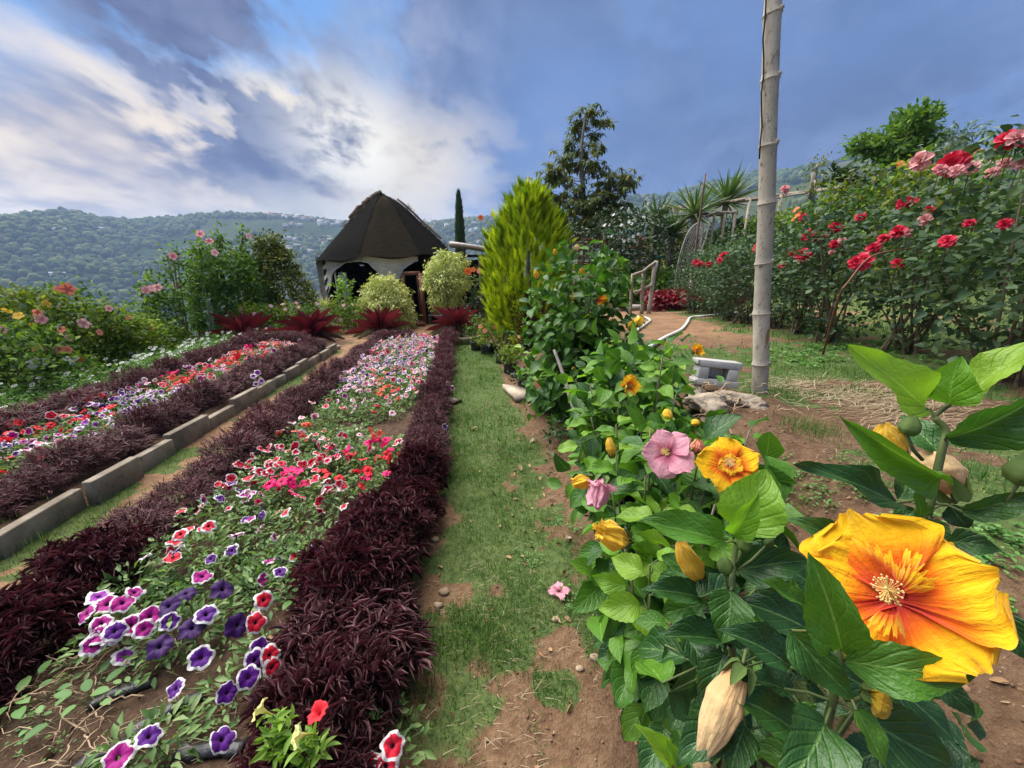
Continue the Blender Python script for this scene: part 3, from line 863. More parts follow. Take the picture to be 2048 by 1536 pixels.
# frayed thatch showing along the left shoulder and the right slope
b = MB()
al = math.radians(-71) - 3 * math.pi / 8 - .12
fv = np.linspace(.56, 1.0, 12)
b.tube(roofpt(np.full(12, al), fv) + np.array([-.02, -.02, .035]) + .02 * rng.standard_normal((12, 3)), np.linspace(.06, .09, 12), 6)
for k in range(150):
    f = rng.uniform(.5, 1); p0 = roofpt(np.array(al + rng.uniform(-.25, .25)), np.array(f)) + [0, 0, .03]
    b.tube(np.stack([p0, p0 + rng.standard_normal(3) * [.1, .1, .03] + [-.04, -.04, -.10]]), .006, 3, rng.random(), False)
b.build('ridge_thatch', M['thatch'], hut)
b = MB()
for k in range(70):
    f = rng.uniform(.1, .75); a = math.radians(-71) + 3 * math.pi / 8 + rng.uniform(-.12, .2)
    p0 = roofpt(np.array(a), np.array(f))
    b.tube(np.stack([p0, p0 + [rng.uniform(.02, .16), rng.uniform(-.1, .1), rng.uniform(.0, .13)]]), .008, 3, rng.random(), False)
for f0, f1 in ((.25, .62), (.5, .85)):
    fv = np.linspace(f0, f1, 6)
    b.tube(roofpt(np.full(6, math.radians(-71) + 3 * math.pi / 8 + .03), fv) + [.05, 0, .04], .035, 5, .9)
b.build('roof_stick', M['thatch'], hut)
for px, py in ((632, 505), (690, 449), (655, 478)):
    b = MB(); p0 = aty(px + 18, py + 6, 13.2); b.tube(np.stack([p0, p0 + [-.2, -.05, .05], p0 + [-.38, -.1, .16]]), [.02, .015, .006], 4); b.build('pole_end', M['thatch'], hut)
CR = 1.98
def cyl(px, py):
    d = ray(px, py); o2 = -HC
    a = d[0] ** 2 + d[1] ** 2; bq = d[0] * o2[0] + d[1] * o2[1]; c2 = o2 @ o2 - CR ** 2
    s_ = (-bq - math.sqrt(max(0, bq * bq - a * c2))) / a
    return CAMP + s_ * d
cb = [(637, 600), (655, 600), (661, 571), (665, 547), (682, 530), (695, 524), (721, 521.5), (736, 525), (756, 544), (765, 575), (785, 590), (797, 560), (806, 538), (828, 523), (836, 521.5)]
cx, cyb = np.array([q[0] for q in cb], float), np.array([q[1] for q in cb], float)
cols = np.linspace(642, 836, 98)
mbc = MB(); V = []
for px in cols:
    lo = cyl(px, np.interp(px, cx, cyb)); top = lo.copy(); top[2] = 1.95
    if lo[2] > 1.9: lo[2] = 1.9
    wv = .025 * math.sin(px * .33) + .012 * math.sin(px * 1.1)
    for q in range(9):
        f = q / 8; p = lo * (1 - f) + top * f
        dirn = np.append(nrm(p[:2] - HC), 0)
        V.append(p + dirn * (wv * (1 - f) + .012 * math.sin(f * 25 + px * .05)))
V = np.array(V)
mbc.add(V, np.array([[i * 9 + j, (i + 1) * 9 + j, (i + 1) * 9 + j + 1, i * 9 + j + 1] for i in range(len(cols) - 1) for j in range(8)]))
cur = mbc.build('net_curtain', M['curtain'], hut)
b = MB(); b.tube(V[::9] + [0, -.01, 0], .018, 5); b.build('hem', M['whitecloth'], cur)
M['post'] = plain('hut_post', (.36, .33, .29), (.26, .24, .2), 12, .9)
for px in (645, 671, 780):
    p = cyl(px, 560); b = MB(); b.tube(np.array([[p[0], p[1] + .04, -.02], [p[0], p[1] + .04, 1.95]]), .03, 6); b.build('post', M['post'], hut)
# black net walls round the back, with ragged light gaps near the top on the left
b = MB(); av = np.linspace(RAD(-42), RAD(222), 90)
zt = 1.95 - .28 * np.exp(-((av - RAD(118)) / .20) ** 2) * (.5 + fbm(av * 9, av * 0, 3, 3)) - .2 * np.exp(-((av - RAD(136)) / .09) ** 2)
ring = lambda z: np.stack([HC[0] + CR * np.cos(av), HC[1] + CR * np.sin(av), z], -1)
n = len(av)
b.add(np.concatenate([ring(np.full(n, -.05)), ring(zt)]), np.array([[k, k + 1, n + k + 1, n + k] for k in range(n - 1)]))
b.build('back_wall', M['black'], hut)
b = MB(); av = np.linspace(0, 2 * np.pi, 33)[:-1]
b.add(np.append(np.stack([HC[0] + 2.0 * np.cos(av), HC[1] + 2.0 * np.sin(av), np.full(32, .05)], -1), [[HC[0], HC[1], .05]], 0), np.array([[k, (k + 1) % 32, 32] for k in range(32)]))
b.build('hut_floor', M['floor'], hut)
b = MB(); q0, q1 = cyl(673, 545), cyl(683, 600)
gv = []
for f in np.linspace(0, 1, 8):
    c_ = q0 * (1 - f) + q1 * f + np.array([.05, .25, 0])
    for u in (-.11, -.05, .02, .08, .12):
        gv.append(c_ + [u * (1 - .3 * f), .03 * math.sin(u * 60), 0])
b.add(np.array(gv), np.array([[i * 5 + j, i * 5 + j + 1, (i + 1) * 5 + j + 1, (i + 1) * 5 + j] for i in range(7) for j in range(4)]))
b.build('tied_curtain', M['whitecloth'], hut)
# door frame and step
def bar(b, p, q, w_, d_, tint=0.0):
    p = np.asarray(p, float); q = np.asarray(q, float)
    y = nrm(q - p); ref = np.array([0, 1.0, 0]) if abs(y[1]) < .9 else np.array([1.0, 0, 0])
    x = nrm(np.cross(y, ref)); z = np.cross(x, y)
    b.box((p + q) / 2, (w_, np.linalg.norm(q - p), d_), tint=tint, M=np.stack([x, y, z], -1))
fr = [aty(806, 547, 11.52), aty(840, 546, 11.5), aty(850, 648, 11.5), aty(806, 640, 11.55)]
for nm, p, q in (('door_lintel', fr[0], fr[1]), ('door_jamb', fr[1], fr[2]), ('door_jamb', fr[0], fr[3])):
    b = MB(); bar(b, p, q, .10, .08); b.build(nm, M['redwood'], hut, False)
b = MB(); bar(b, aty(834, 551, 11.62), aty(843, 640, 11.6), .04, .04); b.build('door_stop', M['redwood'], hut, False)
for k in range(4):
    b = MB(); p = at(809, 651 - 2.4 * k, .03); q = at(850, 651 - 2.4 * k, .03); bar(b, p + [0, 0, .02], q + [0, 0, .02], .13, .05); b.build('step_board', M['redwood'], hut, False)

# chair inside the doorway
ch = thing('wooden_chair', 'brown wooden chair with a round back panel just inside the hut doorway', 'chair', (-3.35, 12.1, .05))
c0 = np.array([-3.35, 12.1, .05])
def cbar(nm, p, q, w_, d_): b = MB(); bar(b, c0 + p, c0 + q, w_, d_); return b.build(nm, M['redwood'], ch, False)
cbar('seat', (-.28, 0, .42), (.28, 0, .42), .46, .04)
for sx in (-.25, .25):
    for sy in (-.2, .2): cbar('leg', (sx, sy, 0), (sx, sy, .41), .05, .05)
    cbar('back_post', (sx, .21, .44), (sx, .25, .95), .05, .05)
    cbar('armrest', (sx, .2, .66), (sx, -.2, .66), .05, .04)
cbar('back_rail', (-.25, .245, .92), (.25, .245, .92), .06, .04); cbar('front_rail', (-.25, -.21, .36), (.25, -.21, .36), .07, .03)
b = MB(); th = np.linspace(0, 6.2832, 17)[:-1]
b.tube(c0 + np.stack([.17 * np.cos(th), np.full(16, .235), .70 + .19 * np.sin(th)], -1), .022, 5); b.build('back_hoop', M['redwood'], ch)

# basket on a low stool
st_p = at(872, 647, 0.0)
st = thing('low_stool', 'low grey stool carrying a wicker basket beside the hut door', 'stool', st_p)
b = MB(); b.box(st_p + [0, 0, .26], (.42, .36, .035)); b.build('seat', M['wood2'], st, False)
for sx in (-.17, .17):
    for sy in (-.14, .14):
        b = MB(); bar(b, st_p + [sx, sy, 0], st_p + [sx, sy, .242], .035, .035); b.build('leg', M['wood2'], st, False)
bk = thing('wicker_basket', 'tan wicker basket with a hoop handle standing on the low stool', 'basket', st_p + [0, 0, .278])
bz = st_p + np.array([0, 0, .278])
b = MB(); n = 24; th = np.arange(n) / n * 6.2832
rings = [(0, .001), (.135, .001), (.14, .03), (.155, .15), (.172, .30), (.178, .36), (.165, .36), (.15, .15), (.125, .05), (0, .05)]
V = np.concatenate([np.stack([r_ * np.cos(th), r_ * np.sin(th), np.full(n, z_)], -1) for r_, z_ in rings]) + bz
b.add(V, np.array([[i * n + j, i * n + (j + 1) % n, (i + 1) * n + (j + 1) % n, (i + 1) * n + j] for i in range(len(rings) - 1) for j in range(n)]))
b.build('body', M['terra'], bk)
for z_ in (.1, .2, .3):
    b = MB(); r_ = np.interp(z_, [.03, .36], [.142, .18]) + .002; b.tube(bz + np.stack([r_ * np.cos(th), r_ * np.sin(th), np.full(n, z_)], -1), .007, 4); b.build('woven_band', M['terra'], bk)
b = MB(); a = np.linspace(0, math.pi, 12); b.tube(bz + np.stack([-.05 + .06 * np.cos(a), np.full(12, -.1), .36 + .10 * np.sin(a)], -1), .009, 5); b.build('handle', M['terra'], bk)

# lean-to right of the hut
sh = thing('lean_to', 'lean-to with a bamboo pole roof over black netting right of the hut', 'shed', (-.9, 13.6, 0))
for k in range(9):
    p0, p1 = aty(900, 487 + .5 * k, 12.4 + .22 * k), aty(1010, 503 + .4 * k, 12.2 + .22 * k)
    p0 = p0 + [0, 0, .02 * (k % 2)]
    b = MB(); b.tube(np.linspace(p0, p1, 5) + .012 * rng.standard_normal((5, 3)), .05, 7, rng.random()); b.build('roof_pole', M['whitebark'], sh)
for px in (905, 960, 1008):
    b = MB(); q = aty(px, 560, 12.7); b.tube(np.array([[q[0], q[1], 0], [q[0], q[1], 1.95]]), .045, 6); b.build('post', M['railwood'], sh)
b = MB(); b.box((-1.0, 13.1, .95), (2.3, .04, 1.9)); b.build('net_wall', M['black'], sh, False)
b = MB(); b.box((-1.0, 13.35, 2.02), (2.4, 1.6, .02)); b.build('roof_net', M['black'], sh, False)

# ------------------------------------------------------------------ kerb of concrete slabs along the left bed
kb = thing('slab_kerb', 'row of upright grey concrete slabs edging the left flower bed', 'kerb', (-2.7, 1.2, 0))
y = .3; k = 0
while y < 7.3:
    ln = .44 + random.uniform(-.09, .10)
    yc = y + ln / 2; x = -2.575 - .122 * yc
    off = (.03 if k == 4 else 0) + random.uniform(-.02, .02)
    hgt = .17 + random.uniform(-.03, .03)
    b = MB()
    rz = math.atan(.122) + random.uniform(-.04, .04)
    n_ = 7
    b.box((x + off, yc, hgt / 2 - .045), (.065, ln - .012, hgt + .05), rz)
    me_o = b.build('concrete_slab', M['conc'], kb, False)
    bv = me_o.modifiers.new('bevel', 'BEVEL'); bv.width = .008; bv.segments = 2
    y += ln; k += 1
# ------------------------------------------------------------------ bamboo pole and its cable
PB = aty(1525, 772, 2.8); PT = aty(1553, -150, 2.8)
PB[2] = float(gz(PB[0], PB[1])) - .12
pole = thing('bamboo_pole', 'tall weathered bamboo pole with ringed joints standing on the right terrace', 'pole', PB)
M['bamboo'] = plain('weathered_bamboo', (.50, .44, .35), (.36, .315, .25), 6, .8, .35, .2, stretch=(2.5, 2.5, 1.2), cc=(.14, .115, .085), bscale=40, bdist=.003)
M['bamboo_node'] = plain('bamboo_joint', (.30, .25, .19), (.42, .38, .31), 20, .85, .3)
ax = nrm(PT - PB)
def pole_at_py(py):
    lo, hi = 0.0, 1.0
    for _ in range(40):
        mid = (lo + hi) / 2; p = PB + (PT - PB) * mid - CAMP
        v = (p[2] * math.cos(PITCH) + p[1] * math.sin(PITCH)) / (p[1] * math.cos(PITCH) - p[2] * math.sin(PITCH))
        if 768 - FOC * v > py: lo = mid
        else: hi = mid
    return (lo + hi) / 2
fn = [0.0] + [pole_at_py(q) for q in (728, 627, 527, 408, 292, 160, 30, -90)] + [1.0]
LP = np.linalg.norm(PT - PB)
pr = lambda f: .0545 - .009 * f
off = np.zeros(3)
pj = [PB + (PT - PB) * f + np.array([random.uniform(-.008, .008), 0, 0]) * (0 < f < 1) for f in fn]
for k in range(len(fn) - 1):
    p, q = pj[k], pj[k + 1]; r0 = pr(fn[k])
    s_ = np.array([0, .03, .06, .12, .5, .88, .95, .98, 1.0]); rr_ = np.array([1.10, 1.08, 1.0, .975, .965, .98, 1.02, 1.06, 1.10])
    b = MB(); b.tube(p + (q - p) * s_[:, None], r0 * rr_, 20, .3 + .05 * k); b.build('internode', M['bamboo'], pole)
    if k:
        b = MB(); b.tube(p + ax * np.array([-.006, -.002, .003, .007])[:, None], r0 * np.array([1.09, 1.15, 1.15, 1.09]), 20); nd = b.build('joint_ring', M['bamboo_node'], pole)
        if k in (1, 3, 5, 7, 6):
            b = MB(); c_ = p + ax * .016 + nrm(np.array([.55, -.8, 0])) * r0 * 1.0
            b.tube(np.stack([c_, c_ + nrm(np.array([.55, -.8, .2])) * .014]), [.016, .010], 8); b.build('branch_scar', M['bamboo_node'], nd)
c_ = PB + (PT - PB) * pole_at_py(672)
M['scar'] = plain('rusty_scar', (.30, .16, .07), (.38, .22, .10), 30, .9, .3)
b = MB(); nx = nrm(np.array([.25, -1, 0.05])); sx_ = nrm(np.cross(ax, nx))
sv = []
for f in np.linspace(-1, 1, 9):
    for u in (-1, 0, 1):
        wq = .012 * math.sqrt(max(0, 1 - f * f)) + .001
        sv.append(c_ + ax * f * .06 + nx * (.0541 if u == 0 else .0534) + sx_ * (u * wq + .006 * f))
b.add(np.array(sv), np.array([[i * 3 + j, i * 3 + j + 1, (i + 1) * 3 + j + 1, (i + 1) * 3 + j] for i in range(8) for j in range(2)]))
b.build('peeled_scar', M['scar'], pole)
b = MB(); fs = np.linspace(pole_at_py(320), 1.0, 14)
b.tube(PB + (PT - PB) * fs[:, None] + np.array([-.062, -.02, 0]) + np.stack([.006 * np.sin(fs * 60), 0 * fs, 0 * fs], -1), .0045, 6)
wr = b.build('black_cable', M['wire']); tag(wr, 'thin black cable running down the left side of the bamboo pole', 'cable')

# ------------------------------------------------------------------ concrete block on a clump of roots
bp0 = aty(1437, 766, 2.72)
def blockpt(x, y, z):                     # local: x along the face, y depth, z up
    a = -.18; ti = .07
    X = np.array([math.cos(a), math.sin(a), -ti]); Y = np.array([-math.sin(a), math.cos(a), -.10]); Z = np.cross(nrm(X), nrm(Y))
    return bp0 + X * x + Y * y + Z * z
BX, BD, BHh = .295, .15, .19
def bbox(b, x0, x1, z0, z1, y0=0, y1=BD):
    q = np.array([blockpt(x, y, z) for z in (z0, z1) for y in (y0, y1) for x in (x0, x1)])
    b.add(q, np.array([[0, 2, 3, 1], [4, 5, 7, 6], [0, 1, 5, 4], [2, 6, 7, 3], [0, 4, 6, 2], [1, 3, 7, 5]]))
b = MB()
h0 = -.03
bm_x = (-.15, .15)
bbox(b, -.15, .14, h0 + .138, h0 + .19); bbox(b, -.15, .14, h0, h0 + .052)
bbox(b, -.1495, -.075, h0 + .052, h0 + .138, .002, BD - .002); bbox(b, .055, .125, h0 + .052, h0 + .138, .002, BD - .002); bbox(b, -.075, .055, h0 + .052, h0 + .138, BD * .6, BD * .7)
bbox(b, -.168, -.15, h0 + .15, h0 + .19); bbox(b, -.168, -.15, h0, h0 + .04)
cbk = b.build('concrete_block', M['block'], None, False)
tag(cbk, 'hollow grey concrete block lying on its side near the bamboo pole', 'concrete block')
bv = cbk.modifiers.new('bevel', 'BEVEL'); bv.width = .007; bv.segments = 2
cp = aty(1450, 800, 2.55)
cl = thing('root_clump', 'pale dried clump of soil and roots below the concrete block', 'root clump', (cp[0], cp[1], float(gz(cp[0], cp[1]))))
def lump(b, c_, rad, seed, sub=3, amp=.35, tint=0.0):
    import bmesh
    bm = bmesh.new(); bmesh.ops.create_icosphere(bm, subdivisions=sub, radius=1)
    v = np.array([q.co for q in bm.verts]); f = np.array([[w_.index for w_ in q.verts] for q in bm.faces]); bm.free()
    k = 1 + amp * (fbm(v[:, 0] * 1.7 + seed * 3.1 + v[:, 2], v[:, 1] * 1.7 + v[:, 2] * 1.3, 4, seed) - .5) * 2
    k = k + amp * .5 * (fbm(v[:, 0] * 5 + v[:, 2] * 4, v[:, 1] * 5 - v[:, 2] * 3, 3, seed + 5) - .5)
    b.add(v * k[:, None] * np.asarray(rad) + np.asarray(c_), f, None, tint)
for (px, py, Y, rd) in ((1465, 800, 2.6, (.17, .12, .06)), (1412, 808, 2.5, (.14, .12, .07)), (1515, 812, 2.5, (.07, .07, .05)), (1440, 855, 2.35, (.12, .1, .08)), (1390, 778, 2.8, (.08, .08, .06)), (1525, 856, 2.25, (.05, .05, .04))):
    b = MB(); lump(b, aty(px, py, Y), rd, int(px), 4, .5); b.build('root_ball', M['stone'], cl)
def wiggle(p, q, n_, amp, sag=0.0):
    f = np.linspace(0, 1, n_)[:, None]
    w_ = np.cumsum(rng.standard_normal((n_, 3)), 0) * amp
    w_ = w_ - f * w_[-1]
    return np.asarray(p) * (1 - f) + np.asarray(q) * f + w_ - np.array([0, 0, 1]) * sag * 4 * f * (1 - f)
for k in range(46):
    px, py = rng.uniform(1370, 1560), rng.uniform(765, 880)
    p = aty(px, py, 2.62 - (py - 770) * .0042) + [0, 0, rng.uniform(0, .04)]
    q = p + np.array([rng.uniform(-.22, .22), rng.uniform(-.14, .06), rng.uniform(-.08, .02)])
    b = MB(); b.tube(wiggle(p, q, 9, .012), np.linspace(rng.uniform(.004, .008), .0015, 9), 5, rng.random()); b.build('root', M['root'], cl)

# ------------------------------------------------------------------ hoses
def ground_line(pxs, zoff=.02, zz=None):
    out = []
    for (px, py) in pxs:
        z = .5
        for _ in range(30):
            p = at(px, py, z); z = .5 * z + .5 * float(gz(p[0], p[1]))
        p = at(px, py, z); out.append([p[0], p[1], z + zoff])
    return np.array(out)
def spline(pts, n_):
    pts = np.asarray(pts); k = len(pts)
    P_ = np.concatenate([[2 * pts[0] - pts[1]], pts, [2 * pts[-1] - pts[-2]]])
    out = []
    for s_ in np.linspace(0, k - 1 - 1e-6, n_):
        i = int(s_); f = s_ - i
        a, b_, c_, d = P_[i], P_[i + 1], P_[i + 2], P_[i + 3]
        out.append(.5 * (2 * b_ + (c_ - a) * f + (2 * a - 5 * b_ + 4 * c_ - d) * f ** 2 + (3 * b_ - a - 3 * c_ + d) * f ** 3))
    return np.array(out)
b = MB(); b.tube(spline(ground_line([(1262, 735), (1296, 700), (1330, 678), (1362, 662), (1374, 648), (1382, 637), (1410, 634), (1450, 630), (1490, 626)]), 70), .025, 8)
tag(b.build('garden_hose', M['pvc']), 'pale hose curving over the grass behind the yellow hibiscus to the roses', 'hose')
b = MB(); b.tube(spline(ground_line([(1240, 690), (1268, 668), (1292, 650), (1300, 643), (1290, 637), (1262, 634)]), 40), .022, 8)
tag(b.build('garden_hose', M['pvc']), 'shorter pale hose bent back on itself near the bamboo rail fence', 'hose')
b = MB(); b.tube(ground_line([(408, 716), (440, 704), (468, 696)], .06), .035, 10)
tag(b.build('white_pipe', M['pvc']), 'short white pipe lying at the far back edge of the left flower bed', 'pipe')

# ------------------------------------------------------------------ rail fence, posts, arch on the right terrace
def post_px(b, pxb, pyb, pxt, pyt, Y, r0, r1=None, ground_foot=True):
    p, q = aty(pxb, pyb, Y), aty(pxt, pyt, Y)
    if ground_foot: p[2] = min(p[2], float(gz(p[0], p[1]))) - .05
    b.tube(np.linspace(p, q, 6) + .006 * rng.standard_normal((6, 3)), np.linspace(r0, r1 or r0 * .9, 6), 8, rng.random())
    return p, q
gp = ground_line([(1297, 627)])[0]
YG = gp[1]
rf = thing('rail_fence', 'short rustic fence of pale posts and sloping branch rails at the garden gate', 'fence', gp)
for (a, b_, c_, d, r_) in ((1297, 628, 1312, 522, .055), (1283, 628, 1288, 540, .05), (1261, 622, 1265, 548, .04)):
    b = MB(); post_px(b, a, b_, c_, d, YG, r_); b.build('post', M['whitebark'] if a == 1297 else M['railwood'], rf)
for (a, b_, c_, d) in ((1264, 550, 1311, 524), (1266, 586, 1305, 571)):
    b = MB(); p, q = aty(a, b_, YG - .03), aty(c_, d, YG - .03); b.tube(wiggle(p, q, 9, .012, .01), .035, 7); b.build('rail', M['railwood'], rf)
b = MB(); p = aty(1262, 615, YG + 1.0); b.box(p, (1.2, .5, .12)); b.build('step_board', M['wood2'], rf, False)
b = MB(); p, q = post_px(b, 1376, 624, 1393, 500, YG + .5, .055)
tag(b.build('whitewashed_post', M['whitebark']), 'pale thin post leaning right at the edge of the red foliage bed', 'post')
b = MB(); p, q = aty(1383, 560, YG + .45), aty(1411, 347, YG + .45); b.tube(np.linspace(p, q, 8), np.linspace(.028, .018, 8), 6)
tag(b.build('tall_stake', M['deadtwig']), 'tall thin dark stake rising above the wire arch', 'stake')
ar = thing('wire_arch', 'garden arch of pale bent rods filled with square wire mesh', 'arch', aty(1370, 610, YG + .9))
YA = YG + .9
left = [(1349, 585), (1354, 540), (1362, 505), (1372, 475), (1384, 455), (1396, 446)]
right = [(1420, 447), (1414, 470), (1404, 500), (1393, 530), (1388, 560), (1384, 600)]
lp = spline([aty(px, py, YA) for px, py in left], 24); rp = spline([aty(px, py, YA + .3) for px, py in right[::-1]], 24)
lp[0][2] -= .3
for q in (lp, rp):
    b = MB(); b.tube(q, .022, 6); b.build('arch_rod', M['mesh'], ar)
b = MB(); b.tube(np.stack([lp[12], rp[12]]), .018, 6); b.build('cross_rod', M['mesh'], ar)
b = MB()
for k in range(1, 24): b.tube(np.stack([lp[k], rp[k]]), .006, 4, 0, False)
for f in np.linspace(.08, .92, 9): b.tube(lp * (1 - f) + rp * f, .006, 4, 0, False)
b.build('wire_mesh', M['mesh'], ar, kind='stuff')
# red woven fence
rw = thing('red_fence', 'red painted woven stick fence behind the tall hibiscus on the right', 'fence', gpos(4.1, 14.6))
for px in (1243, 1205, 1280):
    b = MB(); post_px(b, px, 530, px, 470, 14.6, .07); b.build('post', M['fence_red'], rw)
for k in range(11):
    b = MB(); p, q = aty(1150, 478 + 5 * k, 14.55), aty(1300, 478 + 5 * k, 14.55); b.tube(wiggle(p, q, 14, .02), .03, 5, rng.random()); b.build('woven_stick', M['fence_red'], rw)
# light frame on the slope
fm_ = thing('stick_frame', 'light frame of thin sticks on the brown slope behind the gate', 'frame', gpos(5.3, 13.5))
for (a, b_, c_, d) in ((1316, 500, 1345, 500), (1342, 474, 1348, 528), (1329, 500, 1330, 528), (1318, 500, 1318, 524)):
    b = MB(); b.tube(np.stack([aty(a, b_, 13.4), aty(c_, d, 13.4)]), .02, 5); b.build('stick', M['whitebark'], fm_)
b = MB(); b.box(aty(1319, 514, 12.6), (.30, .3, .05)); o = b.build('green_tray', plain('green_tray', (.02, .16, .12), None, 4, .5), None, False)
tag(o, 'small green tray on the stick frame behind the gate post', 'tray')
b = MB(); bar(b, aty(1319, 515.5, 12.6), np.append(aty(1319, 515, 12.6)[:2], float(gz(*aty(1319, 515, 12.6)[:2]))), .06, .06)
tag(b.build('tray_post', M['railwood'], None, False), 'short post under the small green tray', 'post')
# terraces of slatted roofs on the hillside
def slat_roof(label, a, b_, c_, d, Y0, Y1, n_):
    o = thing('pole_trellis', label, 'trellis', gpos(*aty((a + c_) / 2, b_, Y0)[:2]))
    for k in range(n_):
        Y = Y0 + (Y1 - Y0) * k / (n_ - 1)
        p, q = aty(a, b_, Y0), aty(c_, d, Y0)
        p = p + [0, Y - Y0, .02 * k]; q = q + [0, Y - Y0, .02 * k]
        bb = MB(); bb.tube(wiggle(p, q, 10, .02), .024, 5, rng.random()); bb.build('pole', M['railwood'], o)
    for f in (.05, .35, .65, .95):
        p = aty(a, b_, Y0) * (1 - f) + aty(c_, d, Y0) * f
        bb = MB(); bb.tube(np.array([[p[0], p[1], float(gz(p[0], p[1]))], p]), .04, 5); bb.build('post', M['railwood'], o)
        bb = MB(); bb.tube(np.array([p, p + [0, Y1 - Y0, .2]]), .04, 5); bb.build('cross_beam', M['railwood'], o)
slat_roof('long pole trellis along the hillside right of the bamboo pole', 1490, 398, 1700, 372, 11.5, 13.5, 9)
slat_roof('flat pole trellis among the spiky yuccas', 1405, 432, 1475, 424, 12.0, 13.5, 8)
slat_roof('small dark pole shelter left of the spiky yuccas', 1345, 412, 1395, 416, 14.5, 16, 8)
slat_roof('pole trellis high on the hill behind the tallest roses', 1880, 352, 2060, 318, 7.5, 8.5, 8)

# ------------------------------------------------------------------ things lying about
p = at(1037, 792, .03)
tr = thing('stone_tray', 'pale shallow slab tray holding a black seedling bag beside the grass path', 'tray', p)
b = MB(); q = [at(1005, 768, .09), at(1062, 775, .09), at(1075, 792, .09), at(1030, 792, .09)]
q2 = [v - [0, 0, .07] for v in q]
b.add(np.array(q + q2), np.array([[0, 3, 2, 1], [4, 5, 6, 7], [0, 1, 5, 4], [1, 2, 6, 5], [2, 3, 7, 6], [3, 0, 4, 7]])); b.build('slab', M['stone'], tr, False)
b = MB(); p = at(905, 806, .02); b.add(np.array([at(893, 808, .03), at(924, 799, .03), at(900, 795, .03), at(893, 810, 0), at(924, 801, 0), at(900, 797, 0)]), [np.array([[0, 1, 2]]), np.array([[0, 3, 4, 1], [1, 4, 5, 2], [2, 5, 3, 0]])])
tag(b.build('tile_piece', M['stone'], None, False), 'triangular broken tile at the left edge of the grass path', 'tile')
b = MB(); b.tube(spline([rt(1108, 700, 3.05), rt(1125, 745, 2.95), rt(1142, 800, 2.8), rt(1160, 850, 2.72)], 14), np.linspace(.012, .02, 14), 7)
tag(b.build('dead_branch', plain('grey_dead_wood', (.14, .12, .10), (.22, .2, .17), 20, .9, .4)), 'bare grey dead branch leaning in the tall hibiscus', 'branch')
b = MB(); b.tube(spline([ground_line([(1645, 712)])[0], rt(1676, 600, 3.3), rt(1700, 560, 3.2), rt(1745, 512, 3.2), rt(1830, 495, 3.2)], 24), np.linspace(.010, .005, 24), 6)
tag(b.build('bent_cane', M['redwood']), 'long reddish cane arching out of the rose hedge behind the pole', 'cane')

def bag(px, py, r_, label, group=None, z=None):
    p = ground_line([(px, py)], 0.0)[0]
    o = thing('plant_bag', label, 'plant bag', p, group)
    n_ = 18; th = np.arange(n_) / n_ * 6.2832; b = MB(); V = []
    prof = [(.0, 0), (.85, .0), (1, .06), (.96, .5), (1.02, 1.0), (1.06, 1.12), (.97, 1.1), (.92, .9), (0, .88)]
    for r0, z0 in prof:
        wv = 1 + .06 * np.sin(th * 5 + r_ * 90) * (.3 < z0) + .05 * np.sin(th * 11 + z0 * 5)
        V.append(np.stack([r_ * r0 * wv * np.cos(th), r_ * r0 * wv * np.sin(th), r_ * 1.5 * z0 + .012 * np.sin(th * 3) * (z0 > .6)], -1) + p)
    b.add(np.concatenate(V), np.array([[i * n_ + j, i * n_ + (j + 1) % n_, (i + 1) * n_ + (j + 1) % n_, (i + 1) * n_ + j] for i in range(len(prof) - 1) for j in range(n_)]))
    b.build('bag', M['plastic'], o)
    return o, p + [0, 0, r_ * 1.3]
# ------------------------------------------------------------------ purple border hedges
NARROW = leaf_tmpl(2, 2, (.35, 1, .03), .5, -.28)
NARROW3 = leaf_tmpl(3, 2, (.3, .9, .85, .03), .5, -.30)
NARROWF = leaf_tmpl(2, 1, (.35, 1, .03), 0, -.28)
def hedge_clump(seed, rx, h, ntw, nlf, ll, tmpl, stems=True):
    r = np.random.default_rng(seed)
    d = rdir(ntw, -.45, 1, r)
    R0 = 1 + .22 * (fbm(d[:, 0] * 2.6 + seed, d[:, 1] * 2.6 + d[:, 2] * 2, 3, seed) - .5) * 2
    inner = np.where(r.random(ntw) < .25, r.uniform(.5, .85, ntw), r.uniform(.9, 1.0, ntw))
    tips = d * np.array([rx, rx, h * .62]) * (R0 * inner)[:, None] + np.array([0, 0, h * .38])
    tips[:, 2] = np.maximum(tips[:, 2], .01)
    out = nrm(d * [1, 1, .8] + [0, 0, .45])
    n = ntw * nlf
    P_ = np.repeat(tips, nlf, 0); o_ = np.repeat(out, nlf, 0)
    P_ = P_ - o_ * (r.random(n) * .075)[:, None] + r.standard_normal((n, 3)) * .006
    dr = nrm(o_ * r.uniform(.35, 1.1, n)[:, None] + rdir(n, -1, 1, r) * .85 + [0, 0, .12])
    Mx = frames(dr, nrm(rdir(n, -.2, 1, r) + [0, 0, .9]))
    L = ll * r.uniform(.65, 1.25, n)
    mb = MB()
    mb.inst(tmpl, scaled(Mx, L * .115, L, L), P_, np.clip(np.repeat(r.random(ntw), nlf) * .5 + r.random(n) * .5, 0, .98))
    st = MB()
    if stems:
        for k in range(0, ntw, 4):
            p = tips[k]; b0 = np.array([p[0] * .35, p[1] * .35, 0])
            st.tube(np.stack([b0, (b0 + p) / 2 + [0, 0, .02], p]), [.005, .0035, .002], 4, 0, False)
    return mb.mesh('foliage', M['purple']), st.mesh('stem', M['purple'])
HN = [hedge_clump(s, .27, .36, 230, 13, .062, NARROW3) for s in (1, 2, 3)]
HF = [hedge_clump(s, .27, .36, 230, 12, .066, NARROWF) for s in (4, 5, 6)]
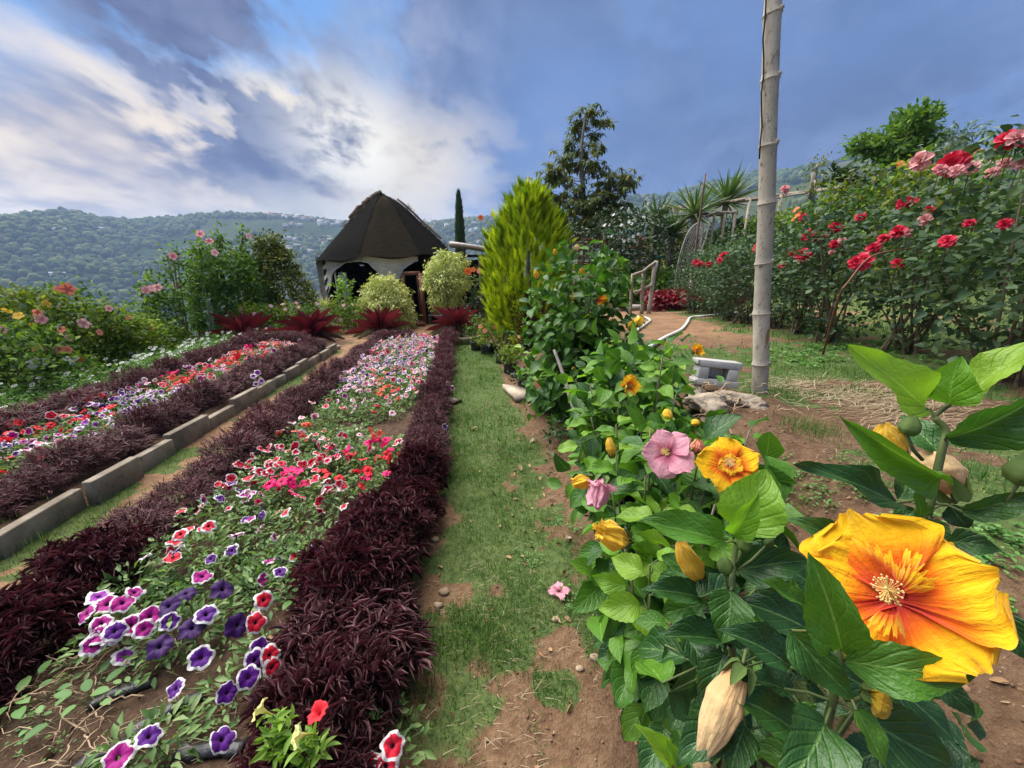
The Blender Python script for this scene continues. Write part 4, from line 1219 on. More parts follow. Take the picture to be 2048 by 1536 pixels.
def hedge_row(pts, label, group):
    for (x, y, z, r_, h_) in pts:
        near = math.hypot(x, y) < 2.6
        fo, st = (HN if near else HF)[rng.integers(3)]
        o = thing('purple_foliage_plant', label, 'hedge plant', (x, y, z), group)
        rz = rng.uniform(0, 6.28); o.rotation_euler = (0, 0, rz); o.scale = (r_ / .27, r_ / .27, h_ / .36)
        f = bpy.data.objects.new('foliage', fo); COL.objects.link(f); f.parent = o; f['kind'] = 'stuff'
        s_ = bpy.data.objects.new('stem', st); COL.objects.link(s_); s_.parent = o
def row(tc, y0, y1, step, r_, h_, z, jt=.03, rv=.12):
    rv *= 1.25
    out = []; y = y0
    while y < y1:
        k = 1 + rng.uniform(-rv, rv)
        out.append((tc + rng.uniform(-jt, jt) - .122 * y, y, z, r_ * k, h_ * (1 + rng.uniform(-rv, rv))))
        y += step * k
    return out
hedge_row([(x + (  .20 - .14 * (1 - float(sm(1.55, 2.3, y)))), y, z, r_ * (.76 + .34 * (1 - float(sm(1.55, 2.3, y)))), h_) for (x, y, z, r_, h_) in row(-.555, .70, 8.35, .27, .22, .29, .05, .03, .18)], 'dark purple narrow-leaved plant in the clipped row right of the middle flower bed', 'purple row along the grass path')
hedge_row(row(-1.78, .85, 8.0, .31, .215, .27, .05, .05, .22), 'dark purple narrow-leaved mound in the row left of the middle flower bed', 'purple mounds along the middle bed left edge')
hedge_row(row(-2.86, .8, 7.3, .30, .215, .24, .10, .03, .18), 'dark purple narrow-leaved plant behind the concrete slab kerb', 'purple row behind the slab kerb')
hedge_row(row(-3.98, 2.2, 7.4, .34, .26, .30, .08, .06, .2), 'dark purple narrow-leaved mound along the far side of the left flower bed', 'purple mounds at the back of the left bed')
hedge_row([(t_ - .122 * 8.3, 8.3 + .1 * math.sin(t_ * 5), .05, .24, .27) for t_ in (-1.75, -1.5, -1.25)], 'dark purple narrow-leaved plant closing the far end of the middle bed', 'purple plants at the far end of the middle bed')
hedge_row([(t_ - .122 * 7.4, 7.4, .15, .24, .27) for t_ in (-3.7, -3.45, -3.2)], 'dark purple narrow-leaved plant closing the far end of the left bed', 'purple plants at the far end of the left bed')

# ------------------------------------------------------------------ petunias
PLEAF = leaf_tmpl(2, 2, (.3, .95, .9, .04), .3, -.2)
def pet_foliage(seed, n_, rad, h, ll=.036):
    r = np.random.default_rng(seed)
    a = r.uniform(0, 6.28, n_); q = np.sqrt(r.random(n_)) * rad
    z = h * (1 - (q / rad) ** 2 * .75) * r.uniform(.25, 1, n_)
    P_ = np.stack([q * np.cos(a), q * np.sin(a), z + .008], -1)
    d = nrm(np.stack([np.cos(a), np.sin(a), r.uniform(-.2, 1.1, n_)], -1) + .7 * rdir(n_, -1, 1, r))
    Mx = frames(d, nrm(rdir(n_, 0, 1, r) + [0, 0, .8]))
    L = ll * r.uniform(.6, 1.35, n_)
    mb = MB(); mb.inst(PLEAF, scaled(Mx, L * .5, L, L), P_)
    st = MB()
    for k in range(0, n_, 9):
        st.tube(np.stack([[P_[k][0] * .2, P_[k][1] * .2, 0], P_[k] * [.6, .6, .8], P_[k]]), .0022, 4, 0, False)
    return mb.mesh('foliage', M['petfol']), st.mesh('stem', M['stem'])
PF = [pet_foliage(s, 120, .15, .15) for s in range(5)]
PFs = [pet_foliage(s + 9, 60, .12, .10) for s in range(3)]
pet_n = [0]
def petunia(x, y, kind, nfl, bed, size=.034, sparse=False, faces=None, label=None, group=None, z=None):
    z = float(gz(x, y)) if z is None else z
    o = thing('petunia_plant', label or f'petunia plant with {kind} flowers in the {bed} flower bed', 'petunia', (x, y, z), group if label else f'{kind} petunias in the {bed} bed')
    o.rotation_euler = (0, 0, rng.uniform(0, 6.28))
    fo, st = (PFs if sparse else PF)[rng.integers(3 if sparse else 5)]
    for nm, me in (('foliage', fo), ('stem', st)):
        f = bpy.data.objects.new(nm, me); COL.objects.link(f); f.parent = o
        if nm == 'foliage': f['kind'] = 'stuff'
    for k in range(nfl):
        a = rng.uniform(0, 6.28); q = math.sqrt(rng.random()) * .15
        p = np.array([x + q * math.cos(a), y + q * math.sin(a), z + .17 * (1 - (q / .15) ** 2 * .5) + rng.uniform(-.02, .03)])
        tocam = nrm(CAMP - p)
        n_ = nrm(tocam * .35 + np.array([-.2, .1, .7]) + .62 * rng.standard_normal(3))
        s_ = size * rng.uniform(.68, 1.15)
        sd = nrm(np.cross(n_, [rng.standard_normal(), rng.standard_normal(), .3]))
        piece('petunia_flower', PETMESH[kind][rng.integers(6)], o, mat4(p, sd, n_, s_, s_, s_))
    return o
def pick(ws):
    ks = list(ws); p_ = np.array([ws[k] for k in ks], float); return ks[rng.choice(len(ks), p=p_ / p_.sum())]
y = 1.05
while y < 8.15:
    for t_ in np.arange(-1.50, -.52, .185):
        tt_ = t_ + rng.uniform(-.05, .05); yy = y + rng.uniform(-.08, .08); x = tt_ - .122 * yy
        if yy < 1.3 or (tt_ > -.78 and yy < 2.15):
            continue
        if yy < 1.62: mixk, nf = {'magenta white-rimmed': 3, 'violet white-rimmed': 2, 'deep violet': 1.5, 'red white-rimmed': .4}, 3
        elif yy < 2.0: mixk, nf = {'red white-rimmed': 3, 'violet white-rimmed': 2, 'magenta white-rimmed': 2, 'red': 1}, 4
        elif yy < 2.75: mixk, nf = ({'red': 3, 'hot pink': 2.2, 'red white-rimmed': 1.5} if tt_ > -1.2 else {'red white-rimmed': 3, 'violet white-rimmed': 1, 'coral': .6}), 7
        elif yy < 4.2: mixk, nf = {'pale white and pink': 4, 'white with violet centre': 1, 'red white-rimmed': 1.4, 'coral': .8, 'magenta white-rimmed': .6, 'red': .7}, 4
        elif yy < 5.2: mixk, nf = {'white with violet centre': 2.4, 'pale white and pink': 2, 'violet white-rimmed': 1, 'red white-rimmed': 2, 'coral': 1}, 7
        else: mixk, nf = {'pale white and pink': 3.5, 'white with violet centre': 2.4, 'magenta white-rimmed': 2.2, 'red white-rimmed': 1.6, 'hot pink': .9, 'violet white-rimmed': .6}, 8
        if 2.9 < yy < 3.6 and tt_ > -1.1 and rng.random() < .75: continue
        if 3.2 < yy < 4.4 and rng.random() < .25: continue
        petunia(x, yy, pick(mixk), max(1, int(nf * rng.uniform(.6, 1.3))), 'middle')
    y += .2
y = 1.7
while y < 7.3:
    for t_ in np.arange(-3.70, -3.0, .19):
        yy = y + rng.uniform(-.08, .08); x = t_ + rng.uniform(-.05, .05) - .122 * yy
        if yy < 2.9: mixk = {'red': 2.4, 'magenta white-rimmed': 2, 'violet white-rimmed': .8, 'pale white and pink': .8}
        elif yy < 4.0: mixk = {'white with violet centre': 3, 'violet white-rimmed': 1, 'red': 1, 'red white-rimmed': .6}
        else: mixk = {'red': 2, 'red white-rimmed': 2, 'pale white and pink': 1.6, 'coral': 1, 'magenta white-rimmed': .8, 'hot pink': .6}
        petunia(x, yy, pick(mixk), int(rng.integers(5, 10)), 'left')
    y += .22
# the single near flowers, each where it stands
def px_petunia(kind, flowers, base, label, size=.04, sparse=False, zb=.1):
    p0 = at(*base, zb); z0 = float(gz(p0[0], p0[1])); p0 = at(*base, z0)
    o = petunia(p0[0], p0[1], kind, 0, 'middle', label=label, sparse=sparse)
    st = MB()
    for (px, py, h, fx, fy, fz) in flowers:
        p = at(px, py, z0 + h); n_ = nrm(nrm(CAMP - p) * .6 + np.array([fx, fy, fz]))
        s_ = size * rng.uniform(.9, 1.12)
        piece('petunia_flower', PETMESH[kind][rng.integers(6)], o, mat4(p, nrm(np.cross(n_, [.3, 1, .2])), n_, s_, s_, s_))
        st.tube(np.stack([[p0[0], p0[1], z0 + .02], (p + p0) / 2 + [0, 0, .03], p - n_ * s_ * .6]), .002, 4)
    st.build('flower_stalk', M['stem'], o)
px_petunia('magenta white-rimmed', [(202, 1247, .17, -.1, 0, .3), (288, 1258, .16, .1, 0, .2), (214, 1208, .18, -.2, .2, .4), (172, 1228, .17, -.6, 0, .2), (186, 1290, .13, 0, 0, .1), (262, 1250, .15, .2, 0, .3), (270, 1184, .18, .2, .5, .5), (225, 1270, .14, 0, 0, .3), (405, 1152, .17, 0, .4, .6), (300, 1232, .17, .1, 0, .4), (245, 1205, .18, 0, .2, .5), (195, 1270, .15, -.3, 0, .2)], (245, 1290), 'near petunia plant with a cluster of magenta white-rimmed flowers beside the purple mound at left', .038)
px_petunia('violet white-rimmed', [(230, 1262, .16, 0, 0, .3), (340, 1243, .15, .2, 0, .3), (402, 1315, .11, .1, 0, .3), (412, 1228, .16, 0, .2, .5)], (360, 1300), 'near petunia plant with a few violet white-rimmed flowers right of the magenta cluster', .038)
px_petunia('deep violet', [(318, 1293, .12, -.2, 0, .4), (372, 1186, .17, -.2, .4, .5), (446, 1178, .17, .3, .4, .5), (384, 1255, .13, 0, .2, .6), (475, 1250, .13, .5, 0, .2), (336, 1212, .17, -.3, 0, .5)], (400, 1270), 'near petunia plant with deep violet velvety flowers', .040)
px_petunia('violet white-rimmed', [(497, 1355, .12, .2, -.2, .2), (510, 1320, .12, .5, 0, .2), (350, 1378, .08, -.5, .0, .1), (455, 1385, .09, .4, 0, .1), (520, 1295, .13, .5, 0, .3)], (470, 1400), 'near petunia plant with violet flowers seen edge on beside the dark purple row', .036, True)
px_petunia('red white-rimmed', [(540, 1310, .16, .5, 0, .1), (528, 1200, .17, .5, 0, .3), (512, 1245, .15, .5, .1, .2), (545, 1335, .13, .6, 0, 0)], (535, 1320), 'near petunia with pinkish red flowers half hidden in the dark purple row', .038, True)
px_petunia('magenta white-rimmed', [(235, 1515, .10, -.2, 0, .2)], (262, 1525), 'lone magenta white-rimmed petunia at the bottom edge of the bed', .042, True)
px_petunia('violet white-rimmed', [(298, 1472, .11, 0, .3, .3), (445, 1478, .10, .2, .3, .2)], (330, 1500), 'sparse petunia with two small purple white-rimmed flowers near the bottom edge', .036, True)
px_petunia('white with violet centre', [(198, 1192, .18, -.3, .4, .3), (248, 1312, .06, 0, .3, .2)], (215, 1225), 'petunia with one nearly white flower behind the magenta cluster', .04, True)
px_petunia('red white-rimmed', [(786, 1492, .22, .3, -.2, .4), (735, 1532, .16, 0, 0, .4), (772, 1532, .15, .2, 0, .3)], (765, 1534), 'red white-rimmed petunia at the bottom corner of the dark purple row', .036)
px_petunia('magenta white-rimmed', [(896, 768, .22, .5, 0, .2), (905, 776, .20, .6, 0, .1), (893, 782, .18, .5, 0, .2)], (885, 785), 'magenta petunias spilling over the path from the dark purple row', .034, True)
px_petunia('violet white-rimmed', [(890, 853, .2, .5, 0, .2), (886, 872, .16, .6, 0, .1)], (880, 875), 'small purple white-rimmed petunia poking out of the hedge beside the path', .03, True)
px_petunia('white with violet centre', [(515, 745, .36, .3, 0, .2), (507, 752, .34, 0, 0, .3), (523, 762, .33, .3, 0, .2), (512, 768, .3, .2, 0, .1)], (515, 790), 'petunia with white and violet flowers growing through the purple row over the slab kerb', .034, True)
# pale lime petunia with trumpets
LT = [petunia_mesh(31, 1).mesh('trumpet_flower', PET['pale yellow']), petunia_mesh(32, 1).mesh('trumpet_flower', PET['red'])]
p0 = at(590, 1515, .08); z0 = float(gz(p0[0], p0[1]))
lo = thing('petunia_plant', 'lime green petunia with a pale yellow trumpet flower in front of the dark purple row', 'petunia', (p0[0], p0[1], z0))
PLEAF4 = leaf_tmpl(4, 2, (.3, .85, 1, .7, .04), .3, -.2)
b = MB()
for k, (px, py, h) in enumerate([(545, 1430, .2), (565, 1445, .2), (530, 1475, .17), (600, 1490, .17), (640, 1480, .18), (650, 1500, .16), (570, 1510, .14), (620, 1520, .14), (545, 1500, .15)]):
    tip = at(px, py, z0 + h + .10); n_ = 34; a = rng.random(n_)
    base = np.array([p0[0], p0[1], z0]); Pn = base + (tip - base) * (.35 + .65 * a[:, None]) + .008 * rng.standard_normal((n_, 3))
    d = nrm(rdir(n_, -.2, .8) + [0, 0, .3]); L = rng.uniform(.025, .045, n_)
    b.inst(PLEAF4, scaled(frames(d, nrm(rdir(n_, .2, 1) + [0, 0, .5])), L * .36, L), Pn)
    sb = MB(); sb.tube(np.stack([base, (base + tip) / 2 + [0, 0, .01], tip]), [.004, .003, .002], 5); sb.build('stem', M['stem'], lo)
b.build('foliage', M['lime'], lo, kind='stuff')
for me, px, py, h, n_ in ((LT[0], 592, 1472, .22, (-.75, -.35, .35)), (LT[0], 517, 1418, .22, (-.8, 0, .5)), (LT[1], 634, 1424, .26, (-.35, -.2, .9))):
    p = at(px, py, z0 + h + .10); s_ = .026
    piece('trumpet_flower', me, lo, mat4(p, nrm(np.cross(n_, [.2, 1, 0])), nrm(n_), s_, s_, s_))

# ------------------------------------------------------------------ grass blades, straw, weeds
BLADE = (np.array([[-.5, 0, 0], [.5, 0, 0], [.35, .55, .08], [-.35, .55, .08], [0, 1, -.18]]), None, np.array([[0, 0], [1, 0], [.8, .5], [.2, .5], [.5, 1]]))
BLADE = (np.array([[-.5, 0, 0], [.5, 0, 0], [-.36, .5, .05], [.36, .5, .05], [-.04, 1, -.16], [.04, 1, -.16]]), np.array([[0, 1, 3, 2], [2, 3, 5, 4]]), np.array([[0, 0], [1, 0], [0, .5], [1, .5], [.5, 1], [.5, 1]]))
def blades(n_, x0, x1, y0, y1, hgt, wid, lean, thr=.35, sel=None, clump=True):
    x = rng.uniform(x0, x1, n_); y = rng.uniform(y0, y1, n_)
    g = gmask(x, y) * (.35 + 1.1 * fbm(x * 9, y * 9, 3, 51))
    k = rng.random(n_) < g - .12
    if sel is not None: k &= sel(x, y)
    x, y = x[k], y[k]; n_ = len(x)
    hh = hgt * rng.uniform(.4, 1.35, n_) * (.15 + 1.9 * fbm(x * 4.5, y * 4.5, 3, 55) ** 1.3)
    a = rng.uniform(0, 6.28, n_); le = rng.uniform(.15, lean, n_)
    d = np.stack([np.cos(a) * le, np.sin(a) * le, np.ones(n_)], -1)
    Mx = frames(d, np.stack([np.cos(a), np.sin(a), np.zeros(n_) + .2], -1))
    P_ = np.stack([x, y, gz(x, y) - .003], -1)
    return scaled(Mx, np.full(n_, wid) * rng.uniform(.7, 1.3, n_), hh, hh), P_, np.clip(.15 + .6 * rng.random(n_) + .3 * (fbm(x * 2, y * 2, 2, 90) - .5) + (rng.random(n_) < .06) * .3, 0, .98)
b = MB()
tcoord = lambda x, y: x + .122 * y
for args in ((46000, -.75, .55, .7, 3.2, .038, .0026, 1.4), (42000, -1.4, .5, 3.2, 8.6, .04, .0055, 1.5), (15000, -3.1, -1.9, .8, 3.5, .045, .003, 1.6), (9000, -3.6, -2.3, 3.5, 8.5, .045, .006, 1.6),
             (30000, 1.3, 3.8, 1.4, 4.2, .04, .0042, 1.8), (30000, 1.4, 6.5, 4.2, 12, .055, .010, 1.6), (9000, .3, 1.6, .9, 3.2, .035, .003, 1.8)):
    mm, pp, ti = blades(*args)
    b.inst(BLADE, mm, pp, ti)
# longer tufts at the foot of the hedge and kerb
for (px, py, n_, hl) in ((900, 920, 260, .10), (880, 960, 200, .09), (700, 1000, 10, .05), (930, 1260, 300, .08), (980, 1300, 300, .07), (1020, 1000, 80, .07), (300, 1010, 140, .08), (210, 1040, 160, .08), (1700, 745, 260, .07), (60, 1080, 140, .09), (1620, 860, 300, .07), (850, 1400, 140, .10), (1590, 680, 200, .07)):
    p = ground_line([(px, py)], 0)[0]; sc_ = np.linalg.norm(p - CAMP)
    x = p[0] + rng.standard_normal(n_) * .05 * sc_ ** .5; y = p[1] + rng.standard_normal(n_) * .05 * sc_ ** .5
    a = rng.uniform(0, 6.28, n_); le = rng.uniform(.1, 1.1, n_); hh = hl * rng.uniform(.5, 1.2, n_)
    d = np.stack([np.cos(a) * le, np.sin(a) * le, np.ones(n_)], -1)
    Mx = frames(d, np.stack([np.cos(a), np.sin(a), np.zeros(n_) + .2], -1))
    b.inst(BLADE, scaled(Mx, np.full(n_, .0032), hh, hh), np.stack([x, y, gz(x, y)], -1), rng.uniform(.1, .6, n_))
tag(b.build('grass', M['grass']), kind='stuff')
b = MB()
def strands(n_, cx_, cy_, sx_, sy_, L0, w_, up=.25, tmin=0):
    x = cx_ + rng.standard_normal(n_) * sx_; y = cy_ + rng.standard_normal(n_) * sy_
    a = rng.normal(.15, .75, n_); d = np.stack([np.cos(a), np.sin(a) * .6, rng.normal(0, up * .5, n_)], -1)
    L = L0 * rng.uniform(.4, 1.3, n_)
    b.inst(BLADE, scaled(frames(d, np.tile([0, 0, 1.0], (n_, 1)) + .3 * rng.standard_normal((n_, 3))), np.full(n_, w_), L, L * .8), np.stack([x, y, gz(x, y) + rng.uniform(.0, .02, n_)], -1))
p1, p2, p3, p4 = ground_line([(1700, 790), (1800, 810), (1600, 770), (1830, 850)], 0)
for p, n_, s1, s2 in ((p1, 900, .26, .12), (p2, 800, .22, .10), (p3, 350, .2, .1), (p4, 300, .18, .12)):
    strands(n_, p[0], p[1], s1, s2, .16, .0035)
for (px, py, n_) in ((1000, 1400, 120), (960, 1190, 120), (1000, 900, 120), (1150, 1000, 120), (1720, 930, 160), (1900, 900, 120), (1220, 1300, 120), (100, 1400, 160), (330, 1480, 160), (560, 1110, 120), (560, 1200, 120), (700, 900, 160), (690, 800, 160)):
    p = ground_line([(px, py)], 0)[0]; strands(n_, p[0], p[1], .14, .12, .055, .0018, .4)
tag(b.build('dry_straw', M['straw']), kind='stuff')
# crumbs of soil and gravel
b = MB(); n_ = 5000
t_ = rng.uniform(-2.1, 1.9, n_); yy = rng.uniform(.55, 3.4, n_) ** 1.0; xx = t_ - .122 * yy
k = gmask(xx, yy) < .6; xx, yy = xx[k], yy[k]; n_ = len(xx)
s_ = .0022 * np.exp(rng.normal(0, .7, n_)); s_ = np.minimum(s_, .009)
Mx = frames(rdir(n_), rdir(n_))
b.inst(ICO, scaled(Mx, s_, s_ * rng.uniform(.6, 1.2, n_), s_ * rng.uniform(.5, 1, n_)), np.stack([xx, yy, gz(xx, yy) + s_ * .3], -1))
M['crumb'] = leafmat('soil_crumb', [(.05, .03, .02), (.12, .075, .045), (.2, .13, .08), (.3, .22, .15)], .95, 0, spec=.1)
tag(b.build('gravel', M['crumb'], None, False), kind='stuff')
b = MB(); n_ = 700
t_ = rng.uniform(-.2, 1.9, n_); yy = rng.uniform(.6, 3.2, n_); xx = t_ - .122 * yy; k = gmask(xx, yy) < .35; xx, yy = xx[k], yy[k]; n_ = len(xx)
s_ = np.minimum(.006 * np.exp(rng.normal(0, .55, n_)), .022)
b.inst(ICO, scaled(frames(rdir(n_), rdir(n_)), s_ * rng.uniform(.7, 1.5, n_), s_, s_ * rng.uniform(.5, .9, n_)), np.stack([xx, yy, gz(xx, yy) - s_ * .15], -1))
M['clod'] = leafmat('soil_clod', [(.14, .075, .043), (.20, .115, .066), (.26, .155, .092)], .95, 0, spec=.05)
tag(b.build('soil_clods', M['clod'], None, False), kind='stuff')
# leaf litter under the hibiscus, on the path edge and in the bare bed
b = MB(); LT_ = leaf_tmpl(3, 2, (.3, .9, 1, .05), .5, .25)
n_ = 520; t_ = np.where(rng.random(n_) < .7, rng.uniform(.25, 1.5, n_), rng.uniform(-1.6, .3, n_)); yy = rng.uniform(.6, 4.5, n_); xx = t_ - .122 * yy; L = rng.uniform(.012, .042, n_)
b.inst(LT_, scaled(frames(rdir(n_, -.1, .35), np.tile([0, 0, 1.0], (n_, 1)) + .5 * rng.standard_normal((n_, 3))), L * rng.uniform(.3, .65, n_), L), np.stack([xx, yy, gz(xx, yy) + .006], -1))
M['litter'] = leafmat('leaf_litter', [(.10, .055, .03), (.2, .12, .06), (.33, .21, .11), (.42, .30, .18)], .85, .1, spec=.1, tcol=(1, 1, 1))
tag(b.build('leaf_litter', M['litter']), kind='stuff')
# small weeds
WL = leaf_tmpl(2, 2, (.3, .9, 1, .05), .2, -.15)
def weeds(n_, cx_, cy_, sx_, sy_, ll=.012):
    m_n = 14
    x = np.repeat(cx_ + rng.standard_normal(n_) * sx_, m_n) + rng.standard_normal(n_ * m_n) * .018; y = np.repeat(cy_ + rng.standard_normal(n_) * sy_, m_n) + rng.standard_normal(n_ * m_n) * .018
    N_ = n_ * m_n
    L = ll * rng.uniform(.6, 1.4, N_)
    b.inst(WL, scaled(frames(rdir(N_, -.1, .6), np.tile([0, 0, 1.0], (N_, 1)) + .3 * rng.standard_normal((N_, 3))), L * .7, L), np.stack([x, y, gz(x, y) + rng.uniform(.004, .035, N_)], -1))
b = MB()
for (px, py, n_, s_, l_) in ((1340, 1180, 26, .07, .014), (1560, 960, 20, .08, .014), (1620, 990, 16, .07, .014), (1640, 720, 50, .3, .03), (1720, 700, 60, .3, .03), (1960, 1080, 26, .1, .018), (2000, 1160, 26, .08, .018), (1140, 1060, 10, .06, .012), (1160, 1200, 10, .05, .012), (300, 1450, 7, .1, .012), (120, 1460, 5, .08, .012), (430, 1420, 7, .07, .012), (500, 1170, 20, .08, .02), (560, 1130, 20, .08, .02), (640, 1130, 18, .06, .02), (340, 1190, 14, .05, .02), (700, 850, 40, .2, .022), (650, 800, 30, .2, .022), (1060, 1120, 12, .05, .010), (1740, 990, 14, .06, .014)):
    p = ground_line([(px, py)], 0)[0]; weeds(n_, p[0], p[1], s_, s_, l_)
tag(b.build('weeds', M['weed']), kind='stuff')
# seedlings with round paired leaves
SL = leaf_tmpl(4, 2, (.45, .95, 1, .8, .08), .2, -.15).__class__
SEED = MB(); SEED.add(*leaf_tmpl(4, 2, (.45, .95, 1, .8, .08), .2, -.15)); SEEDM = SEED.mesh('leaf', M['weed'])
for (px, py, n_, ll, lb) in ((40, 1405, 11, .05, 'bright green seedling with paired oval leaves at the left frame edge'), (180, 1400, 8, .05, 'bright green weed seedling with broad leaves in the bare soil'), (265, 1378, 5, .028, 'tiny green weed seedling beside a scrap of black plastic'), (595, 1200, 6, .05, 'broad-leaved green weed at the edge of the dark purple row'), (85, 1445, 5, .03, 'small weed seedling on the bare soil near the bottom left')):
    p = at(px, py, .1); p = at(px, py, float(gz(p[0], p[1])) + .015)
    o = thing('weed_seedling', lb, 'weed', p)
    b = MB()
    for k in range(n_):
        a = k * 2.4 + rng.uniform(-.3, .3); q = .012 + .012 * k * ll / .05
        c_ = p + np.array([q * math.cos(a), q * math.sin(a), .02 + .012 * rng.random()])
        d = np.array([math.cos(a), math.sin(a), .25]); l_ = ll * rng.uniform(.7, 1.1)
        piece('leaf', SEEDM, o, mat4(c_, d, [0, 0, 1], l_ * .6, l_, l_)); b.tube(np.stack([p - [0, 0, .02], c_]), .0015, 4, 0, False)
    b.build('stem', M['stem'], o)
# dry root tangles and black plastic scraps in the bare corner of the bed
for (px, py, n_, lb) in ((130, 1355, 16, 'tangle of pale dry stems lying by the dark purple mound at left'), (130, 1495, 22, 'tangle of dry roots at the bottom left corner of the bed'), (290, 1320, 9, 'few bent pale dry stems below the magenta petunias'), (385, 1080, 14, 'dry straw-coloured stems beside the purple mound'), (560, 1165, 14, 'dry yellow stems in the middle of the petunias')):
    p = at(px, py, .1); g0 = gpos(p[0], p[1])
    o = thing('dry_stems', lb, 'dry stems', g0)
    for k in range(n_):
        a = rng.uniform(0, 6.28); l_ = rng.uniform(.07, .2)
        q0 = g0 + np.array([rng.normal(0, .07), rng.normal(0, .05), .012]); q1 = q0 + np.array([l_ * math.cos(a), l_ * .7 * math.sin(a), rng.uniform(-.005, .05)])
        b = MB(); b.tube(wiggle(q0, q1, 9, .008, -.012), np.linspace(rng.uniform(.002, .0042), .001, 9), 5, rng.random()); b.build('dry_stem', M['root'], o)
for (px, py, l_, a, lb) in ((245, 1382, .17, .5, 'crumpled black plastic scrap below the magenta petunias'), (335, 1425, .2, .65, 'dark roll of black plastic half buried in bare soil'), (190, 1515, .14, .75, 'black plastic edge sticking out at the bottom of the bed'), (580, 1093, .14, -.1, 'black plastic pot rim beside the coral and red petunias'), (720, 938, .18, -.15, 'black plastic scrap near the middle of the far petunias'), (420, 1500, .2, .1, 'black plastic strip at the bottom edge among violet petunias')):
    p = at(px, py, .1); g0 = gpos(p[0], p[1])
    dv = np.array([math.cos(a), math.sin(a), 0]); nv = np.array([-dv[1], dv[0], 0]); V = []
    for f in np.linspace(-.5, .5, 12):
        wv = rng.uniform(-.006, .006, 6)
        for q, th in enumerate(np.linspace(-.2, 2.6, 6)):
            V.append(g0 + dv * l_ * f + nv * (.028 * math.cos(th) + wv[q]) + np.array([0, 0, -.004 + .032 * math.sin(th) * (1 - .8 * abs(f)) + wv[q] * .7]))
    b = MB(); b.add(np.array(V), np.array([[i * 6 + j, i * 6 + j + 1, (i + 1) * 6 + j + 1, (i + 1) * 6 + j] for i in range(11) for j in range(5)]))
    o = b.build('plastic_scrap', M['plastic']); tag(o, lb, 'plastic scrap')
    so = o.modifiers.new('thick', 'SOLIDIFY'); so.thickness = .002
# stones
for (px, py, r_, lb) in ((888, 1178, .022, 'egg-shaped tan stone on bare earth at the left of the path'), (876, 1206, .018, 'smaller tan stone just below the egg-shaped one on the path'), (1190, 1308, .016, 'brown stone on the bare earth right of the lower grass'), (1111, 1235, .014, 'flat tan stone at the right side of the grass path'), (1140, 1075, .012, 'small pale stone on the bare patch of the path'), (1160, 1330, .013, 'reddish stone on the soil right of the lower grass'), (870, 1075, .02, 'grey stone at the foot of the dark purple row'), (735, 900, .06, 'pale flat rock among the sparse petunias'), (745, 922, .05, 'greenish flat rock beside the black plastic among petunias'), (318, 1160, .04, 'brown clod beside the left purple mounds'), (650, 1165, .01, 'tiny stone at the edge of the dark purple row')):
    p = at(px, py, .02); g0 = gpos(p[0], p[1], r_ * .35)
    b = MB(); lump(b, g0, (r_ * 1.25, r_, r_ * .75), int(px), 2, .3)
    tag(b.build('stone', M['rock'] if r_ < .04 else M['stone']), lb, 'stone')
# daisies left of the left bed
DL = leaf_tmpl(2, 1, (.3, 1, .05), 0, -.2)
def daisy_tex():
    n_ = 9; V = [[0, 0, .002]]; F = []
    for k in range(n_):
        a = k * 2 * math.pi / n_
        for (r_, da) in ((.3, -.12), (1, -.2), (1, .2), (.3, .12)): V.append([r_ * math.cos(a + da), r_ * math.sin(a + da), .05 * r_])
        F.append([1 + 4 * k, 2 + 4 * k, 3 + 4 * k, 4 + 4 * k])
    mb = MB(); mb.add(np.array(V), np.array(F)); return mb
DAISY = daisy_tex().mesh('daisy_flower', M['white'])
def daisy_plant(seed):
    r = np.random.default_rng(seed); n_ = 420
    a = r.uniform(0, 6.28, n_); q = np.sqrt(r.random(n_)) * .34; z = .34 * (1 - (q / .4) ** 2) * r.uniform(.3, 1, n_)
    d = nrm(rdir(n_, -.1, 1, r)); L = r.uniform(.03, .06, n_)
    mb = MB(); mb.inst(DL, scaled(frames(d, rdir(n_, 0, 1, r)), L * .3, L), np.stack([q * np.cos(a), q * np.sin(a), z], -1), r.random(n_)); return mb.mesh('foliage', M['daisy'])
DP = [daisy_plant(s) for s in (1, 2, 3)]
for k in range(76):
    y_ = rng.uniform(2.6, 8.8); t_ = rng.uniform(-5.6, -4.45) - .0 * y_; x_ = t_ - .122 * y_
    o = thing('daisy_plant', 'feathery green plant with small white daisies left of the left flower bed', 'daisies', gpos(x_, y_), 'white daisies beside the left flower bed')
    f = bpy.data.objects.new('foliage', DP[k % 3]); COL.objects.link(f); f.parent = o; f['kind'] = 'stuff'; f.rotation_euler = (0, 0, rng.uniform(0, 6)); sc_ = rng.uniform(.8, 1.15); f.scale = (sc_, sc_, sc_)
    for q in range(int(rng.integers(2, 7))):
        a = rng.uniform(0, 6.28); rr_ = math.sqrt(rng.random()) * .3
        p = gpos(x_ + rr_ * math.cos(a), y_ + rr_ * math.sin(a), .34 * sc_ * (1 - (rr_ / .4) ** 2 * .8) + .03)
        piece('daisy_flower', DAISY, o, mat4(p, [1, .2, 0], nrm(np.array([.2, -.4, 1]) + .3 * rng.standard_normal(3)), .028, .028, .028))
